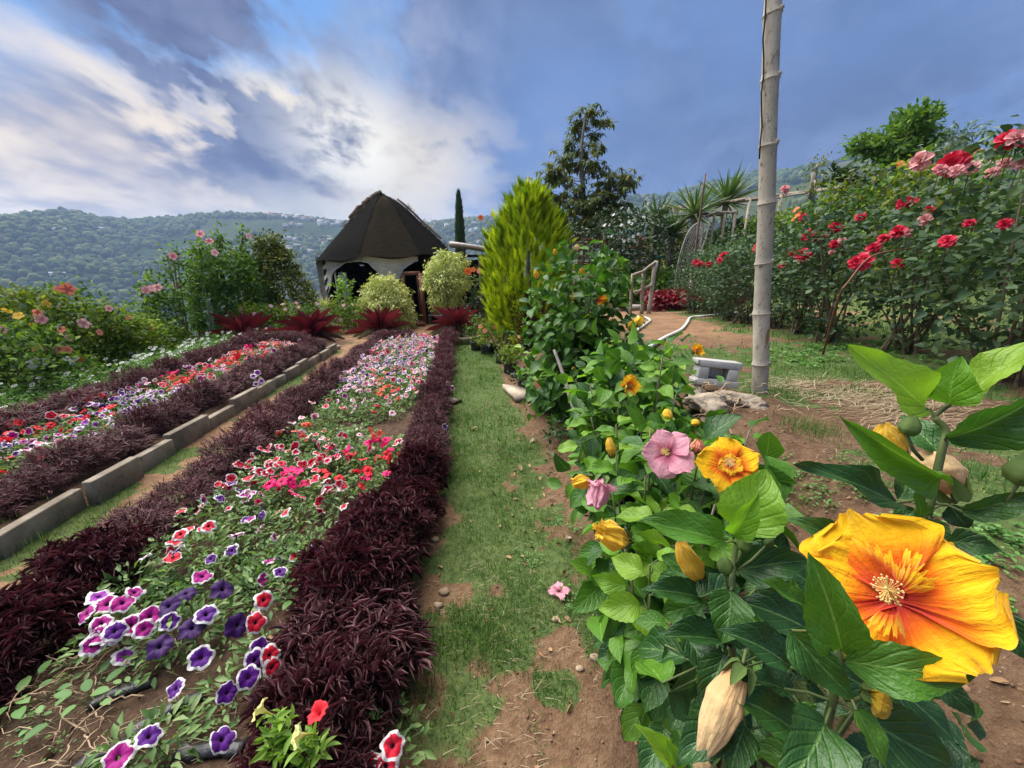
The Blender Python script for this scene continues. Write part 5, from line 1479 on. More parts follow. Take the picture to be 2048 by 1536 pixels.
# ------------------------------------------------------------------ hibiscus
def hib_leaf_mesh(seed, mat, hi=True, fold=.28, curl=-.22):
    r = np.random.default_rng(seed)
    prof = ((.14, .66, .92, 1.0, .98, .90, .78, .60, .36, .04), (.14, .55, .82, .96, 1.0, .97, .87, .68, .42, .05), (.16, .78, 1.0, 1.0, .93, .82, .68, .50, .27, .03))[seed % 3]
    T = leaf_tmpl(16 if hi else 6, 6 if hi else 2, prof, fold * r.uniform(.5, 1.5), curl * r.uniform(.4, 1.6), .03 if hi else .02, .05 if hi else .03, seed)
    v, f, uv = T
    if hi:
        v[:, 2] += .035 * (fbm(v[:, 0] * 9 + seed * 7, v[:, 1] * 9, 3, seed) - .5) * (np.abs(uv[:, 0] - .5) > .05)
        v[:, 0] += .10 * (r.random() - .5) * np.sin(v[:, 1] * 3.0)
    mb = MB(); mb.add(v, f, uv)
    return mb.mesh('leaf', M[mat])
HL = {k: [hib_leaf_mesh(s + 20 * i, k) for s in range(5)] for i, k in enumerate(('hib', 'hib_new', 'hib_dark'))}
HLs = {k: [hib_leaf_mesh(s + 20 * i + 100, k, False) for s in range(4)] for i, k in enumerate(('hib', 'hib_new', 'hib_dark'))}
def hibpetal(seed, mat, nl=12, nw=10, ruf=.05, cup=.25):
    r = np.random.default_rng(seed)
    vs = np.linspace(0, 1, nl + 1); us = np.linspace(-1, 1, nw + 1)
    hw = np.interp(vs, np.linspace(0, 1, 8), (.10, .30, .58, .82, 1.0, 1.04, .92, .42)) * .5
    ph = r.random(4) * 6; V, UV = [], []
    for i, v in enumerate(vs):
        for u in us:
            e = max(abs(u), v) ** 3
            y = v * (1 - .12 * u * u * v) + .03 * v * math.sin(u * 5 + ph[0])
            z = cup * v * (1 - v) * 1.2 - .10 * v * v + ruf * e * (math.sin(u * 8 + ph[1]) + .75 * math.sin(u * 17 + ph[2]) + .5 * math.sin(u * 29 + ph[0])) + ruf * .8 * abs(u) * math.sin(v * 13 + ph[3] + (1.7 if u > 0 else 0)) * v
            V.append((u * hw[i] * (1 + .05 * v * math.sin(v * 19 + ph[1] + u)), y * (1 + .025 * v * v * math.sin(u * 13 + ph[2])), z + .06 * u * v)); UV.append((u * .5 + .5, v))
    F = np.array([[i * (nw + 1) + j, i * (nw + 1) + j + 1, (i + 1) * (nw + 1) + j + 1, (i + 1) * (nw + 1) + j] for i in range(nl) for j in range(nw)])
    mb = MB(); mb.add(np.array(V), F, np.array(UV)); return mb.mesh('petal', M[mat])
PETAL = {k: [hibpetal(s + 7 * i, k) for s in range(4)] for i, k in enumerate(('yel', 'pink', 'salmon', 'peach'))}
def stamen_mesh(length=.5):
    b = MB(); r = np.random.default_rng(3)
    b.tube(np.array([[0, 0, -.05], [0, .02, length * .5], [0, .05, length]]), [.035, .03, .025], 7)
    for k in range(60):
        z = length * r.uniform(.45, 1.02); a = r.uniform(0, 6.28); l_ = r.uniform(.10, .2)
        p = np.array([.02 * math.cos(a), .03 + .02 * math.sin(a), z]); q = p + l_ * np.array([math.cos(a), math.sin(a), r.uniform(-.1, .5)])
        b.tube(np.stack([p, (p + q) / 2 + [0, 0, .01], q]), [.007, .006, .006], 3, .1, False)
        s_ = .017; b.inst(ICO, np.eye(3)[None] * s_, q[None], np.array([.8]))
    return b.mesh('stamen', M['pistil'])
STAM = stamen_mesh()
def calyx_mesh():
    b = MB(); v, f, uv = leaf_tmpl(4, 2, (.7, 1, .8, .5, .03), .5, .1)
    for k in range(5):
        a = k * 1.2566; d = nrm(np.array([math.cos(a) * .45, math.sin(a) * .45, 1.0])); o_ = nrm(np.array([math.cos(a), math.sin(a), -.3]))
        f3 = frames(d[None], o_[None]); b.inst((v, f, uv), f3 * np.array([.55, 1, 1])[None, None, :] * .9, np.array([[.12 * math.cos(a), .12 * math.sin(a), 0]]))
    return b.mesh('calyx', M['budgreen'])
CALYX = calyx_mesh()
def hib_flower(parent, p, n_, diam, kind='yel', roll=0.0, double=False, open_=1.0, stalk=None):
    """five petals round a stamen column; p is the throat, n_ the way it faces"""
    n_ = nrm(n_); p = np.asarray(p, float)
    ref = nrm(np.cross(n_, [0.2, .1, 1.0])); up = np.cross(n_, ref)
    R0 = diam / 2
    fl = piece('hibiscus_flower', CALYX, parent, mat4(p - n_ * R0 * .55, ref, n_, R0 * .5, R0 * .5, R0 * .5))
    for k in range(5):
        a = roll + k * 1.2566
        rad = math.cos(a) * ref + math.sin(a) * up
        d = nrm(rad * open_ + n_ * (.32 + (1 - open_)))
        sc_ = R0 * random.uniform(.93, 1.08)
        piece('petal', PETAL[kind][k % 4], fl, mat4(p - n_ * R0 * .25, d, nrm(n_ - rad * .2 + np.cross(n_, rad) * .22), sc_ * 1.12, sc_ * 1.12, sc_))
    if double:
        for k in range(6):
            a = roll + k * 1.05 + .5; rad = math.cos(a) * ref + math.sin(a) * up
            d = nrm(rad * .8 + n_ * .75); sc_ = R0 * random.uniform(.42, .56)
            piece('petal', PETAL[kind][k % 4], fl, mat4(p - n_ * R0 * .12, d, nrm(n_ - rad * .5), sc_ * .8, sc_, sc_ * 1.4))
    piece('stamen', STAM, fl, mat4(p - n_ * R0 * .1, ref, n_, R0 * .9, R0 * .9, R0 * .9))
    return fl
def closed_bloom(seed, mat, twist=1.5, ridge=.12, tip=.55):
    r = np.random.default_rng(seed); b = MB(); n_ = 64; m_n = 22; V, UV = [], []
    for i in range(m_n + 1):
        f = i / m_n; rad = .5 * np.interp(f, [0, .15, .4, .7, .9, 1], [.38, .66, .95, .80, .52, tip * .42])
        th = np.arange(n_) / n_ * 6.2832
        k = 1 + ridge * np.sin(5 * th + twist * f * 3) * (.3 + f) + ridge * .7 * np.sin(11 * th + twist * f * 5 + 1) * (.3 + f) + ridge * .35 * np.sin(17 * th - twist * f * 2) + .10 * (fbm(th * 2 + seed, f * 6 + th * 0, 3, seed) - .5)
        bend = .10 * math.sin(f * 2.2 + seed)
        V.append(np.stack([rad * k * np.cos(th) + bend, rad * k * np.sin(th), np.full(n_, f) + .05 * f * np.sin(3 * th + seed)], -1)); UV.append(np.stack([th / 6.2832, np.full(n_, .35 + .6 * f)], -1))
    F = [[i * n_ + j, i * n_ + (j + 1) % n_, (i + 1) * n_ + (j + 1) % n_, (i + 1) * n_ + j] for i in range(m_n) for j in range(n_)]
    b.add(np.concatenate(V), np.array(F), np.concatenate(UV)); return b.mesh('bloom', M[mat])
CLOSED = {'peach': [closed_bloom(s, 'peach', 1.9, .055, .8) for s in (1, 2)], 'yelplain': [closed_bloom(s, 'yelplain', 1.2, .13, .5) for s in (3, 4)], 'yel': [closed_bloom(5, 'yelplain', 1.0, .2, 1.6)], 'pink': [closed_bloom(6, 'pink', 1.4, .2, 1.2)], 'salmon': [closed_bloom(7, 'salmon', 1.4, .2, 1.2)]}
def bud_mesh(seed):
    b = MB(); n_ = 20; V = []
    for i in range(13):
        f = i / 12; rad = .5 * np.interp(f, [0, .1, .35, .6, .85, 1], [.3, .75, 1, .85, .4, .03]); th = np.arange(n_) / n_ * 6.2832
        V.append(np.stack([rad * (1 + .07 * np.cos(5 * th)) * np.cos(th), rad * (1 + .07 * np.cos(5 * th)) * np.sin(th), np.full(n_, f * 1.25)], -1))
    b.add(np.concatenate(V), np.array([[i * n_ + j, i * n_ + (j + 1) % n_, (i + 1) * n_ + (j + 1) % n_, (i + 1) * n_ + j] for i in range(12) for j in range(n_)]))
    v, f, uv = leaf_tmpl(3, 1, (.6, 1, .5, .03), 0, .2)
    for k in range(7):
        a = k * .8976; d = nrm(np.array([math.cos(a), math.sin(a), .5])); b.inst((v, f, uv), frames(d[None], np.array([[0, 0, 1.0]])) * np.array([.13, .55, .55])[None, None], np.array([[.1 * math.cos(a), .1 * math.sin(a), .02]]))
    return b.mesh('bud', M['budgreen'])
BUD = bud_mesh(1)
def put_closed(parent, p0, p1, w_, kind, name='closed_bloom'):
    p0, p1 = np.asarray(p0), np.asarray(p1); d = p1 - p0; L = np.linalg.norm(d)
    side = nrm(np.cross(d, [.3, .5, .2]))
    o = piece(name, random.choice(CLOSED[kind]), parent, mat4(p0, side, d, w_, w_, L))
    piece('calyx', CALYX, o, mat4(p0 - nrm(d) * w_ * .22, side, d, w_ * .72, w_ * .72, w_ * .72))
    return o
def put_bud(parent, p, d, dia):
    piece('flower_bud', BUD, parent, mat4(p, nrm(np.cross(d, [.3, .5, .2])), d, dia, dia, dia))

def hleaf(parent, base, tip, w_, kind='hib', roll=0.0, meshes=None, nh=None):
    base, tip = np.asarray(base), np.asarray(tip)
    d = tip - base; L = np.linalg.norm(d)
    n_ = nrm(CAMP - (base + tip) / 2) + np.array([0, 0, .35]) if nh is None else np.asarray(nh, float)
    s_ = nrm(np.cross(d, n_)); n_ = n_ + s_ * roll * np.linalg.norm(n_)
    return piece('leaf', random.choice((meshes or HL)[kind]), parent, mat4(base, d, n_, w_, L, L))

# --- the near shrub, leaf by leaf
near = thing('hibiscus_shrub', 'nearest hibiscus shrub with a huge yellow orange-centred flower at lower right', 'hibiscus', gpos(.52, .56))
def P(px, py, t_): return rt(px, py, t_)
leaves = [  # base px, tip px, width px, t base, t tip, kind, roll
    ((1851, 817), (1743, 690), 95, .47, .44, 'hib_new', .2), ((1899, 808), (1917, 722), 88, .46, .44, 'hib_new', -.1), ((1940, 790), (2058, 668), 80, .46, .42, 'hib_new', -.7),
    ((1895, 876), (2110, 800), 104, .44, .37, 'hib', 1.1), ((1878, 905), (1812, 822), 62, .50, .53, 'hib_dark', .2), ((1885, 957), (1716, 882), 62, .45, .41, 'hib', -1.0),
    ((1791, 1006), (1632, 916), 74, .47, .44, 'hib_dark', .2), ((1925, 1024), (2085, 988), 50, .45, .40, 'hib_dark', .6), ((1842, 1034), (1838, 990), 30, .46, .45, 'hib', .3),
    ((1800, 1000), (1822, 950), 50, .5, .52, 'hib_dark', .3), ((1692, 1090), (1607, 1042), 52, .47, .46, 'hib_dark', 0.), ((1899, 1083), (2004, 1098), 52, .47, .44, 'hib_dark', .1),
    ((1860, 1040), (1900, 1092), 40, .46, .44, 'hib', .4), ((1830, 1020), (1780, 1060), 40, .5, .5, 'hib_dark', .2), ((1900, 1010), (1940, 1060), 44, .49, .48, 'hib_dark', .2),
    # around and under the flower
    ((1684, 1300), (1631, 1150), 100, .39, .36, 'hib', -.15), ((1582, 1262), (1716, 1412), 82, .40, .37, 'hib', .35), ((1690, 1322), (1962, 1356), 96, .38, .34, 'hib', .35),
    ((1482, 1062), (1530, 946), 118, .55, .53, 'hib_new', .1), ((1466, 1070), (1522, 1004), 56, .53, .49, 'hib_new', .5), ((1450, 1086), (1318, 1022), 74, .54, .51, 'hib', .25),
    ((1473, 1140), (1636, 1120), 74, .56, .53, 'hib_dark', .2), ((1462, 1182), (1446, 1284), 80, .51, .48, 'hib', -.1), ((1403, 1196), (1300, 1172), 52, .55, .53, 'hib_dark', .1),
    ((1462, 1286), (1330, 1256), 56, .53, .50, 'hib_dark', .3), ((1448, 1306), (1404, 1412), 72, .50, .47, 'hib_dark', -.2), ((1608, 1216), (1535, 1154), 48, .46, .45, 'hib', .5),
    ((1580, 1334), (1482, 1258), 78, .46, .44, 'hib_dark', .2), ((1622, 1262), (1496, 1200), 84, .52, .52, 'hib_dark', .1), ((1568, 1378), (1496, 1346), 46, .46, .44, 'hib_dark', .3),
    ((1598, 1470), (1490, 1388), 84, .45, .43, 'hib_dark', .1), ((1650, 1448), (1582, 1570), 116, .43, .38, 'hib_dark', -.2), ((1713, 1424), (1925, 1545), 118, .43, .39, 'hib_dark', .2),
    ((1713, 1420), (1790, 1545), 66, .40, .37, 'hib', -.8), ((1490, 1455), (1460, 1545), 70, .46, .44, 'hib_dark', .1), ((1450, 1432), (1352, 1516), 84, .48, .46, 'hib_dark', .1),
    ((1990, 1215), (2075, 1330), 60, .46, .44, 'hib_dark', .1), ((1880, 1366), (1958, 1440), 46, .44, .42, 'hib_dark', .2), ((1345, 1530), (1296, 1462), 44, .50, .48, 'hib_new', .1),
    ((1360, 1545), (1345, 1490), 30, .49, .48, 'hib_new', .2), ((1560, 1130), (1500, 1090), 50, .62, .62, 'hib_dark', .2), ((1560, 1300), (1540, 1230), 60, .56, .56, 'hib_dark', .1),
    ((1640, 1180), (1560, 1120), 60, .58, .58, 'hib_dark', .2), ((1510, 1180), (1580, 1230), 50, .58, .57, 'hib_dark', .1), ((1330, 1290), (1388, 1360), 60, .62, .60, 'hib_dark', .1),
    ((1400, 1390), (1340, 1450), 66, .6, .58, 'hib_dark', .2), ((1380, 1150), (1330, 1110), 50, .7, .7, 'hib', .2), ((1740, 1380), (1660, 1330), 70, .48, .48, 'hib_dark', 0.)]
bases = []
for (b0, t0, w_, d0, d1, kd, ro) in leaves:
    q0, q1 = P(*b0, d0), P(*t0, d1)
    hleaf(near, q0, q1, w_ / FOC * (d0 + d1) / 2, kd, ro); bases.append(q0)
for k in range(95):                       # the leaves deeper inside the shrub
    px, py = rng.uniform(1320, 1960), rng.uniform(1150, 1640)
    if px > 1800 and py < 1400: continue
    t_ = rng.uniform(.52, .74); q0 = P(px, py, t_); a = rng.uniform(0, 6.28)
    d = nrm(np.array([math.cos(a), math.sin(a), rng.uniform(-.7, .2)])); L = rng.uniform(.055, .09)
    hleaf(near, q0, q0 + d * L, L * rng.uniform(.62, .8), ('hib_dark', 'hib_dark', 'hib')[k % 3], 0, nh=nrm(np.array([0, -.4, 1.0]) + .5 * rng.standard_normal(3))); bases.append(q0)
root0 = gpos(.52, .56)
stems = [[(1450, 1500, .60), (1462, 1380, .56), (1464, 1290, .54), (1463, 1190, .53), (1468, 1120, .545), (1478, 1060, .55)],
         [(1640, 1540, .52), (1652, 1460, .46), (1668, 1390, .44), (1682, 1310, .42), (1672, 1240, .43)],
         [(1700, 1430, .58), (1760, 1250, .52), (1826, 1120, .49), (1844, 1071, .475), (1862, 1000, .465), (1884, 900, .46), (1893, 862, .46), (1868, 835, .465)]]
allst = []
for s_ in stems:
    pts = spline(np.array([root0] + [P(*q) for q in s_]), 40); allst.append(pts)
    b = MB(); b.tube(pts, np.linspace(.006, .0034, 40), 9); b.build('stem', M['stem'], near)
AP = np.concatenate(allst)
b = MB()
for q in bases:
    k = np.argmin(np.linalg.norm(AP - q, axis=1)); p = AP[k]
    if np.linalg.norm(p - q) < .2: b.tube(np.stack([p, (p + q) / 2 + [0, 0, .004], q]), .0016, 6, 0, False)
b.build('petiole', M['stem'], near, kind='stuff')
# big flower: each petal set by its own tip
fc = P(1790, 1192, .39); big_n = nrm(nrm(CAMP - fc) * 1.0 + np.array([-.12, .05, .18]))
flw = piece('hibiscus_flower', CALYX, near, mat4(fc - big_n * .05, nrm(np.cross(big_n, [1, 0, .2])), big_n, .045, .045, .045))
BIG = [hibpetal(60 + s, 'yel', 34, 32, .062, .05) for s in range(6)]
def onplane(px, py, lift=0.0):
    d = ray(px, py); t_ = ((fc - CAMP) @ big_n) / (d @ big_n); return CAMP + d * t_ + big_n * lift
for k, (tx, ty, wpx, lift) in enumerate([(1700, 1030, 215, .010), (1985, 1150, 225, .014), (1965, 1345, 235, .004), (1735, 1345, 190, .002), (1632, 1125, 200, .012), (1880, 1075, 190, .006)]):
    base = fc - big_n * (.016 + .0015 * k); tip = onplane(tx, ty, lift - .002 * k); d = tip - base; L = np.linalg.norm(d); dt = np.linalg.norm(onplane(tx, ty) - CAMP) / np.linalg.norm(ray(tx, ty))
    rad = nrm(d); piece('petal', BIG[k], flw, mat4(base, d, nrm(big_n + .05 * np.cross(big_n, rad)), wpx / FOC * dt, L, L * .75))
# crinkled inner frills standing on the petals
for path in ([(1716, 1096), (1738, 1100), (1756, 1112), (1776, 1122), (1796, 1142), (1800, 1160)], [(1806, 1118), (1826, 1122), (1840, 1140), (1832, 1156), (1850, 1162), (1862, 1176)], [(1800, 1146), (1814, 1150), (1828, 1164), (1846, 1184)], [(1742, 1238), (1762, 1250), (1788, 1256), (1806, 1250)]):
    c_ = spline(np.array([onplane(q[0], q[1], .002) for q in path]), 44); V, UV = [], []
    for i, p in enumerate(c_):
        rad = nrm(p - fc); s_ = i / 43; env = math.sin(math.pi * min(1, .08 + s_ * .92)) ** .5
        wv = .0028 * math.sin(s_ * 31 + len(path)) + .0018 * math.sin(s_ * 67)
        for j in range(6):
            f = j / 5; V.append(p - rad * .012 * (1 - f) + big_n * (.002 + .013 * f * env - .006 * f * f) + rad * (wv * f * 1.6 + .006 * f * f)); UV.append((.2 + .6 * s_, .30 + .5 * f))
    b = MB(); b.add(np.array(V), np.array([[i * 6 + j, (i + 1) * 6 + j, (i + 1) * 6 + j + 1, i * 6 + j + 1] for i in range(43) for j in range(5)]), np.array(UV)); b.build('petal_frill', M['yel'], flw)
piece('stamen', STAM, flw, mat4(fc - big_n * .004, nrm(np.cross(big_n, [1, 0, .2])), nrm(big_n + [0, 0, -.1]), .062, .062, .075))
b = MB(); b.tube(np.stack([fc - big_n * .05, fc - big_n * .07 + [0, .02, -.02], P(1826, 1130, .49)]), .0028, 7); b.build('flower_stalk', M['stem'], near)
put_closed(near, P(1482, 1345, .45), P(1408, 1498, .45), .042, 'peach', 'wilted_bloom')
put_closed(near, P(1399, 1160, .55), P(1361, 1084, .55), .032, 'yelplain')
put_closed(near, P(1905, 985, .49), P(1846, 900, .52), .05, 'peach', 'wilted_bloom')
put_closed(near, P(1790, 912, .49), P(1769, 850, .48), .034, 'yelplain')
put_closed(near, P(1738, 1388, .42), P(1782, 1412, .41), .029, 'yelplain')
put_closed(near, P(1420, 1508, .5), P(1398, 1550, .49), .04, 'peach', 'wilted_bloom')
for (px, py, t_, dia, d) in ((1448, 1144, .53, .021, (-.05, -.1, 1)), (1484, 1100, .53, .019, (.15, -.1, 1)), (1813, 870, .46, .021, (.05, -.1, 1)), (2036, 968, .41, .030, (0, -.1, 1)), (1532, 1092, .54, .012, (.6, 0, .8))):
    put_bud(near, P(px, py, t_), d, dia)
for a, c_ in (((1482, 1345, .45), (1492, 1300, .47)), ((1399, 1160, .55), (1430, 1230, .56)), ((1813, 870, .46), (1845, 920, .465)), ((1448, 1144, .53), (1462, 1190, .53)), ((1484, 1100, .53), (1472, 1130, .54)), ((2036, 968, .41), (1990, 1030, .44)), ((1738, 1388, .42), (1690, 1400, .44)), ((1790, 912, .49), (1860, 1010, .47)), ((1532, 1092, .54), (1475, 1140, .54))):
    p, q = P(*a), P(*c_); b = MB(); b.tube(np.stack([p, (p + q) / 2 + [0, 0, -.004], q]), .002, 6); b.build('flower_stalk', M['stem'], near)

# --- shrubs further along the path, grown shoot by shoot
def hib_shrub(label, base, tips, ll, nl=15, small=False, maxleaf=295, yellow=.0, upright=.5):
    tips = list(tips) + [np.asarray(q) * .8 + np.asarray(tips[(i + 3) % len(tips)]) * .2 + np.abs(rng.normal(0, .045, 3)) * [1, 1, -.8] - [0, 0, .06] for i, q in enumerate(tips)]
    ll *= 1.22
    random.shuffle(tips)
    more = MB(); MT = leaf_tmpl(6, 2, (.14, .72, .98, 1, .84, .5, .04), .3, -.25, 0, .04)
    base = np.asarray(base, float); o = thing('hibiscus_shrub', label, 'hibiscus', base, None)
    ms = HLs if small else HL; st = MB(); pet = MB(); extra = {}; cnt = 0
    for tip in tips:
        mid = base * .45 + tip * .55; mid[2] = base[2] + (tip[2] - base[2]) * (.35 + .1 * random.random())
        pts = spline(np.array([base, base * .75 + mid * .25 + [0, 0, (mid[2] - base[2]) * .25], mid, tip]), 22)
        sb = MB(); sb.tube(pts, np.linspace(.007 if not small else .010, .0025, 22), 7, random.random())
        sb.build('stem', M['stem'] if random.random() < .4 else M['wood'], o)
        for k in range(nl):
            f = 1 - (k / nl) ** 1.15 * .80; i = min(21, f * 21); p = np.array([np.interp(i, range(22), pts[:, q]) for q in range(3)])
            a = k * 2.4 + random.random(); up = .75 * max(0, 1 - k / 5) - .12 + random.uniform(-.2, .25)
            d = nrm(np.array([math.cos(a), math.sin(a), up])); L = ll * (.62 + .38 * min(1, k / 2.5)) * random.uniform(.75, 1.15)
            b0 = p + d * L * .35 * random.uniform(.5, 1.1); n_ = nrm(np.array([0, 0, 1.0]) + .45 * rng.standard_normal(3) - d * .3 + .25 * nrm(CAMP - p))
            d2 = nrm(d + [0, 0, -.35 - .35 * random.random() * min(1, k / 4)])
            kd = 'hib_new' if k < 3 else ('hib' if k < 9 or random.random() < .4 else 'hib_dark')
            if cnt < maxleaf and (k < 10 or random.random() < .5): piece('leaf', random.choice(ms[kd]), o, mat4(b0, d2, n_, L * random.uniform(.6, .78), L, L))
            else: more.inst(MT, scaled(frames(d2[None], n_[None]), np.array([L * .7]), np.array([L])), b0[None])
            cnt += 1
            pet.tube(np.stack([p, b0]), .0014 if not small else .002, 4, 0, False)
    pet.build('petiole', M['stem'], o, kind='stuff')
    if more.n: more.build('foliage', M['hib'], o, kind='stuff')
    return o
PT = lambda L: [rt(*q) for q in L]
sh2 = hib_shrub('low hibiscus shrub bearing the single pink flower beside a yellow one', gpos(.50, 1.02), PT([(1330, 1020, .92), (1290, 955, 1.02), (1232, 905, 1.08), (1500, 860, 1.1), (1400, 900, 1.02), (1225, 985, 1.02), (1300, 1130, .84), (1250, 1085, .93), (1360, 1080, .86), (1430, 1010, .88), (1300, 1190, .86), (1345, 1230, .8), (1460, 900, 1.12), (1300, 860, 1.15)]), .085, 17)
hib_flower(sh2, P(1334, 905, .97), nrm(CAMP - P(1335, 905, .97)) + np.array([-.15, 0, .12]), .118, 'pink', .35)
hib_flower(sh2, P(1460, 930, .86), nrm(CAMP - P(1460, 925, .86)) + np.array([.05, 0, .45]), .125, 'yel', .2, True)
put_closed(sh2, P(1252, 1078, .72), P(1198, 1062, .70), .045, 'yel')
put_closed(sh2, P(1180, 958, .95), P(1146, 968, .95), .034, 'yel')
put_closed(sh2, P(1205, 960, .93), P(1188, 1012, .90), .05, 'pink', 'wilted_bloom')
hib_flower(sh2, P(1203, 972, .92), np.array([-.3, -.5, -.7]), .07, 'pink', .8)
put_closed(sh2, P(1224, 912, 1.03), P(1219, 876, 1.03), .026, 'yelplain')
put_closed(sh2, P(1390, 905, 1.0), P(1397, 880, 1.0), .03, 'salmon')
sh3 = hib_shrub('low hibiscus shrub topped by a crumpled yellow flower left of the concrete block', gpos(.66, 1.72), PT([(1325, 712, 1.55), (1180, 768, 1.75), (1352, 790, 1.5), (1285, 825, 1.42), (1232, 850, 1.48), (1182, 835, 1.7), (1255, 800, 1.62), (1330, 850, 1.32), (1210, 800, 1.68), (1160, 880, 1.62), (1290, 760, 1.7)]), .095, 17)
hib_flower(sh3, P(1256, 772, 1.58), np.array([.35, -.75, .35]), .11, 'yel', .6, True, .62)
put_closed(sh3, P(1335, 842, 1.36), P(1334, 818, 1.36), .036, 'yelplain')
put_closed(sh3, P(1392, 852, 1.3), P(1390, 838, 1.3), .028, 'yelplain')
sh4 = hib_shrub('hibiscus shrub with one small yellow bloom in front of the pale hose', gpos(.95, 2.55), PT([(1300, 690, 2.3), (1250, 680, 2.5), (1212, 702, 2.5), (1190, 742, 2.3), (1330, 735, 2.1), (1270, 730, 2.2), (1225, 760, 2.1), (1355, 700, 2.3), (1150, 760, 2.5)]), .10, 16, True)
hib_flower(sh4, P(1392, 703, 2.2), np.array([.4, -.7, .5]), .10, 'yel', .2, True, .6)
put_closed(sh4, P(1270, 650, 2.6), P(1284, 636, 2.6), .06, 'yel')
sh5 = hib_shrub('tall leggy hibiscus shrub with many yellow buds between the golden conifer and the gate', gpos(.56, 3.5), PT([(1208, 468, 3.35), (1186, 488, 3.45), (1152, 545, 3.4), (1118, 592, 3.45), (1240, 585, 3.25), (1272, 640, 3.15), (1098, 640, 3.45), (1135, 520, 3.5), (1200, 560, 3.3), (1230, 525, 3.4), (1090, 690, 3.4), (1255, 700, 3.2), (1120, 740, 3.3), (1165, 640, 3.2), (1225, 660, 3.1)] + [(rng.uniform(1075, 1275), rng.uniform(560, 760), rng.uniform(3.15, 3.6)) for _ in range(10)]), .135, 20, True, 290)
hib_flower(sh5, P(1198, 600, 3.2), np.array([.8, -.5, -.3]), .15, 'yel', .1, False, .35)
for (px, py, dx_, dy_, k_, w_) in ((1076, 556, -6, -14, 'yelplain', .05), (1163, 552, 2, -16, 'yelplain', .055), (1155, 500, -3, -10, 'peach', .05), (1110, 510, 0, -12, 'yelplain', .035), (1140, 595, 14, -5, 'yelplain', .06), (1217, 618, 4, -10, 'peach', .05), (1258, 655, 10, -8, 'yel', .07), (1240, 664, 8, 16, 'peach', .06), (1140, 850, 4, 14, 'yelplain', .05), (1178, 712, -1, 14, 'yelplain', .05), (1147, 735, 2, 12, 'yelplain', .045)):
    put_closed(sh5, P(px, py, 3.2), P(px + dx_, py + dy_, 3.15), w_, k_)
sh6 = hib_shrub('small hibiscus plant with pale orange blooms beside the slab tray', gpos(.35, 4.15), PT([(1075, 738, 3.7), (1052, 742, 3.9), (1085, 765, 3.6), (1100, 720, 3.8), (1060, 700, 4.2), (1045, 690, 4.4)]), .10, 12, True)
hib_flower(sh6, P(1078, 768, 3.55), np.array([-.4, -.8, .2]), .09, 'salmon', .3)
for (px, py, t_, nn, ki, di, lb) in ((1118, 1191, None, (-.3, -.4, .6), 'pink', .055, 'fallen crumpled pink flower on the bare earth right of the path'), (1222, 1188, None, (.6, -.4, .4), 'pink', .05, 'fallen pale pink bloom under the hibiscus leaves')):
    p = ground_line([(px, py)], .02)[0]; o = thing('fallen_flower', lb, 'flower', p)
    for k in range(4):
        a = k * 1.6; d = nrm(np.array([math.cos(a), math.sin(a), .35])); piece('petal', PETAL['pink'][k % 4], o, mat4(p, d, nrm(np.array([0, -.3, 1]) - d * .6), di * .8, di, di * 1.5))
LB = MB(); LB.add(*leaf_tmpl(5, 2, (.2, .8, 1, .7, .03), .5, .3)); DLM = LB.mesh('fallen_leaf', M['straw'])
for k, (px, py, lb) in enumerate(((943, 861, 'dry brown leaf lying in the middle of the grass path'), (1060, 888, 'small tan leaf at the right edge of the grass path'), (1043, 945, 'curled dry leaf on the bare earth right of the path'), (1108, 1000, 'upright pale dry leaf on the bare earth by the hibiscus'), (1138, 1078, 'pale dry leaf on the bare patch right of the path'))):
    p = ground_line([(px, py)], .015)[0]; o = bpy.data.objects.new('fallen_leaf', DLM); COL.objects.link(o); o.matrix_basis = mat4(p, [math.cos(k), math.sin(k), .2], [.1, -.3, 1], .04, .06, .06); tag(o, lb, 'leaf')
# lower leaves and weeds that hide the foot of the shrubs
def footweed(px, py, n_, rad, label, mat='weed', ll=.03, hh=.12):
    p = ground_line([(px, py)], 0)[0]; o = thing('weed_clump', label, 'weed', p); r = rng
    a = r.uniform(0, 6.28, n_); q = np.sqrt(r.random(n_)) * rad; z = hh * r.random(n_)
    L = ll * r.uniform(.6, 1.3, n_); b = MB()
    b.inst(leaf_tmpl(2, 2, (.3, .95, .9, .04), .3, -.2), scaled(frames(nrm(rdir(n_, -.2, .7)), rdir(n_, .2, 1) + [0, 0, .4]), L * .6, L), np.stack([p[0] + q * np.cos(a), p[1] + q * np.sin(a), gz(p[0] + q * np.cos(a), p[1] + q * np.sin(a)) + z + .01], -1))
    b.build('foliage', M[mat], o, kind='stuff')
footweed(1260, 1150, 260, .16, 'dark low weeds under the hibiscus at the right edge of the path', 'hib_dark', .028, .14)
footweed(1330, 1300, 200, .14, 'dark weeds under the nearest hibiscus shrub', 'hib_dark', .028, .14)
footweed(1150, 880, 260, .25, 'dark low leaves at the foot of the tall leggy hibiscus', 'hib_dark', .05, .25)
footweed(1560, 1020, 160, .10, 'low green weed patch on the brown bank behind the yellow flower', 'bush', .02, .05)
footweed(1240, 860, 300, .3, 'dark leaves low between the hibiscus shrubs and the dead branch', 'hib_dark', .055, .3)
footweed(1440, 1530, 110, .12, 'bright green grass-like weed at the bottom edge under the wilted bloom', 'weed', .03, .08)
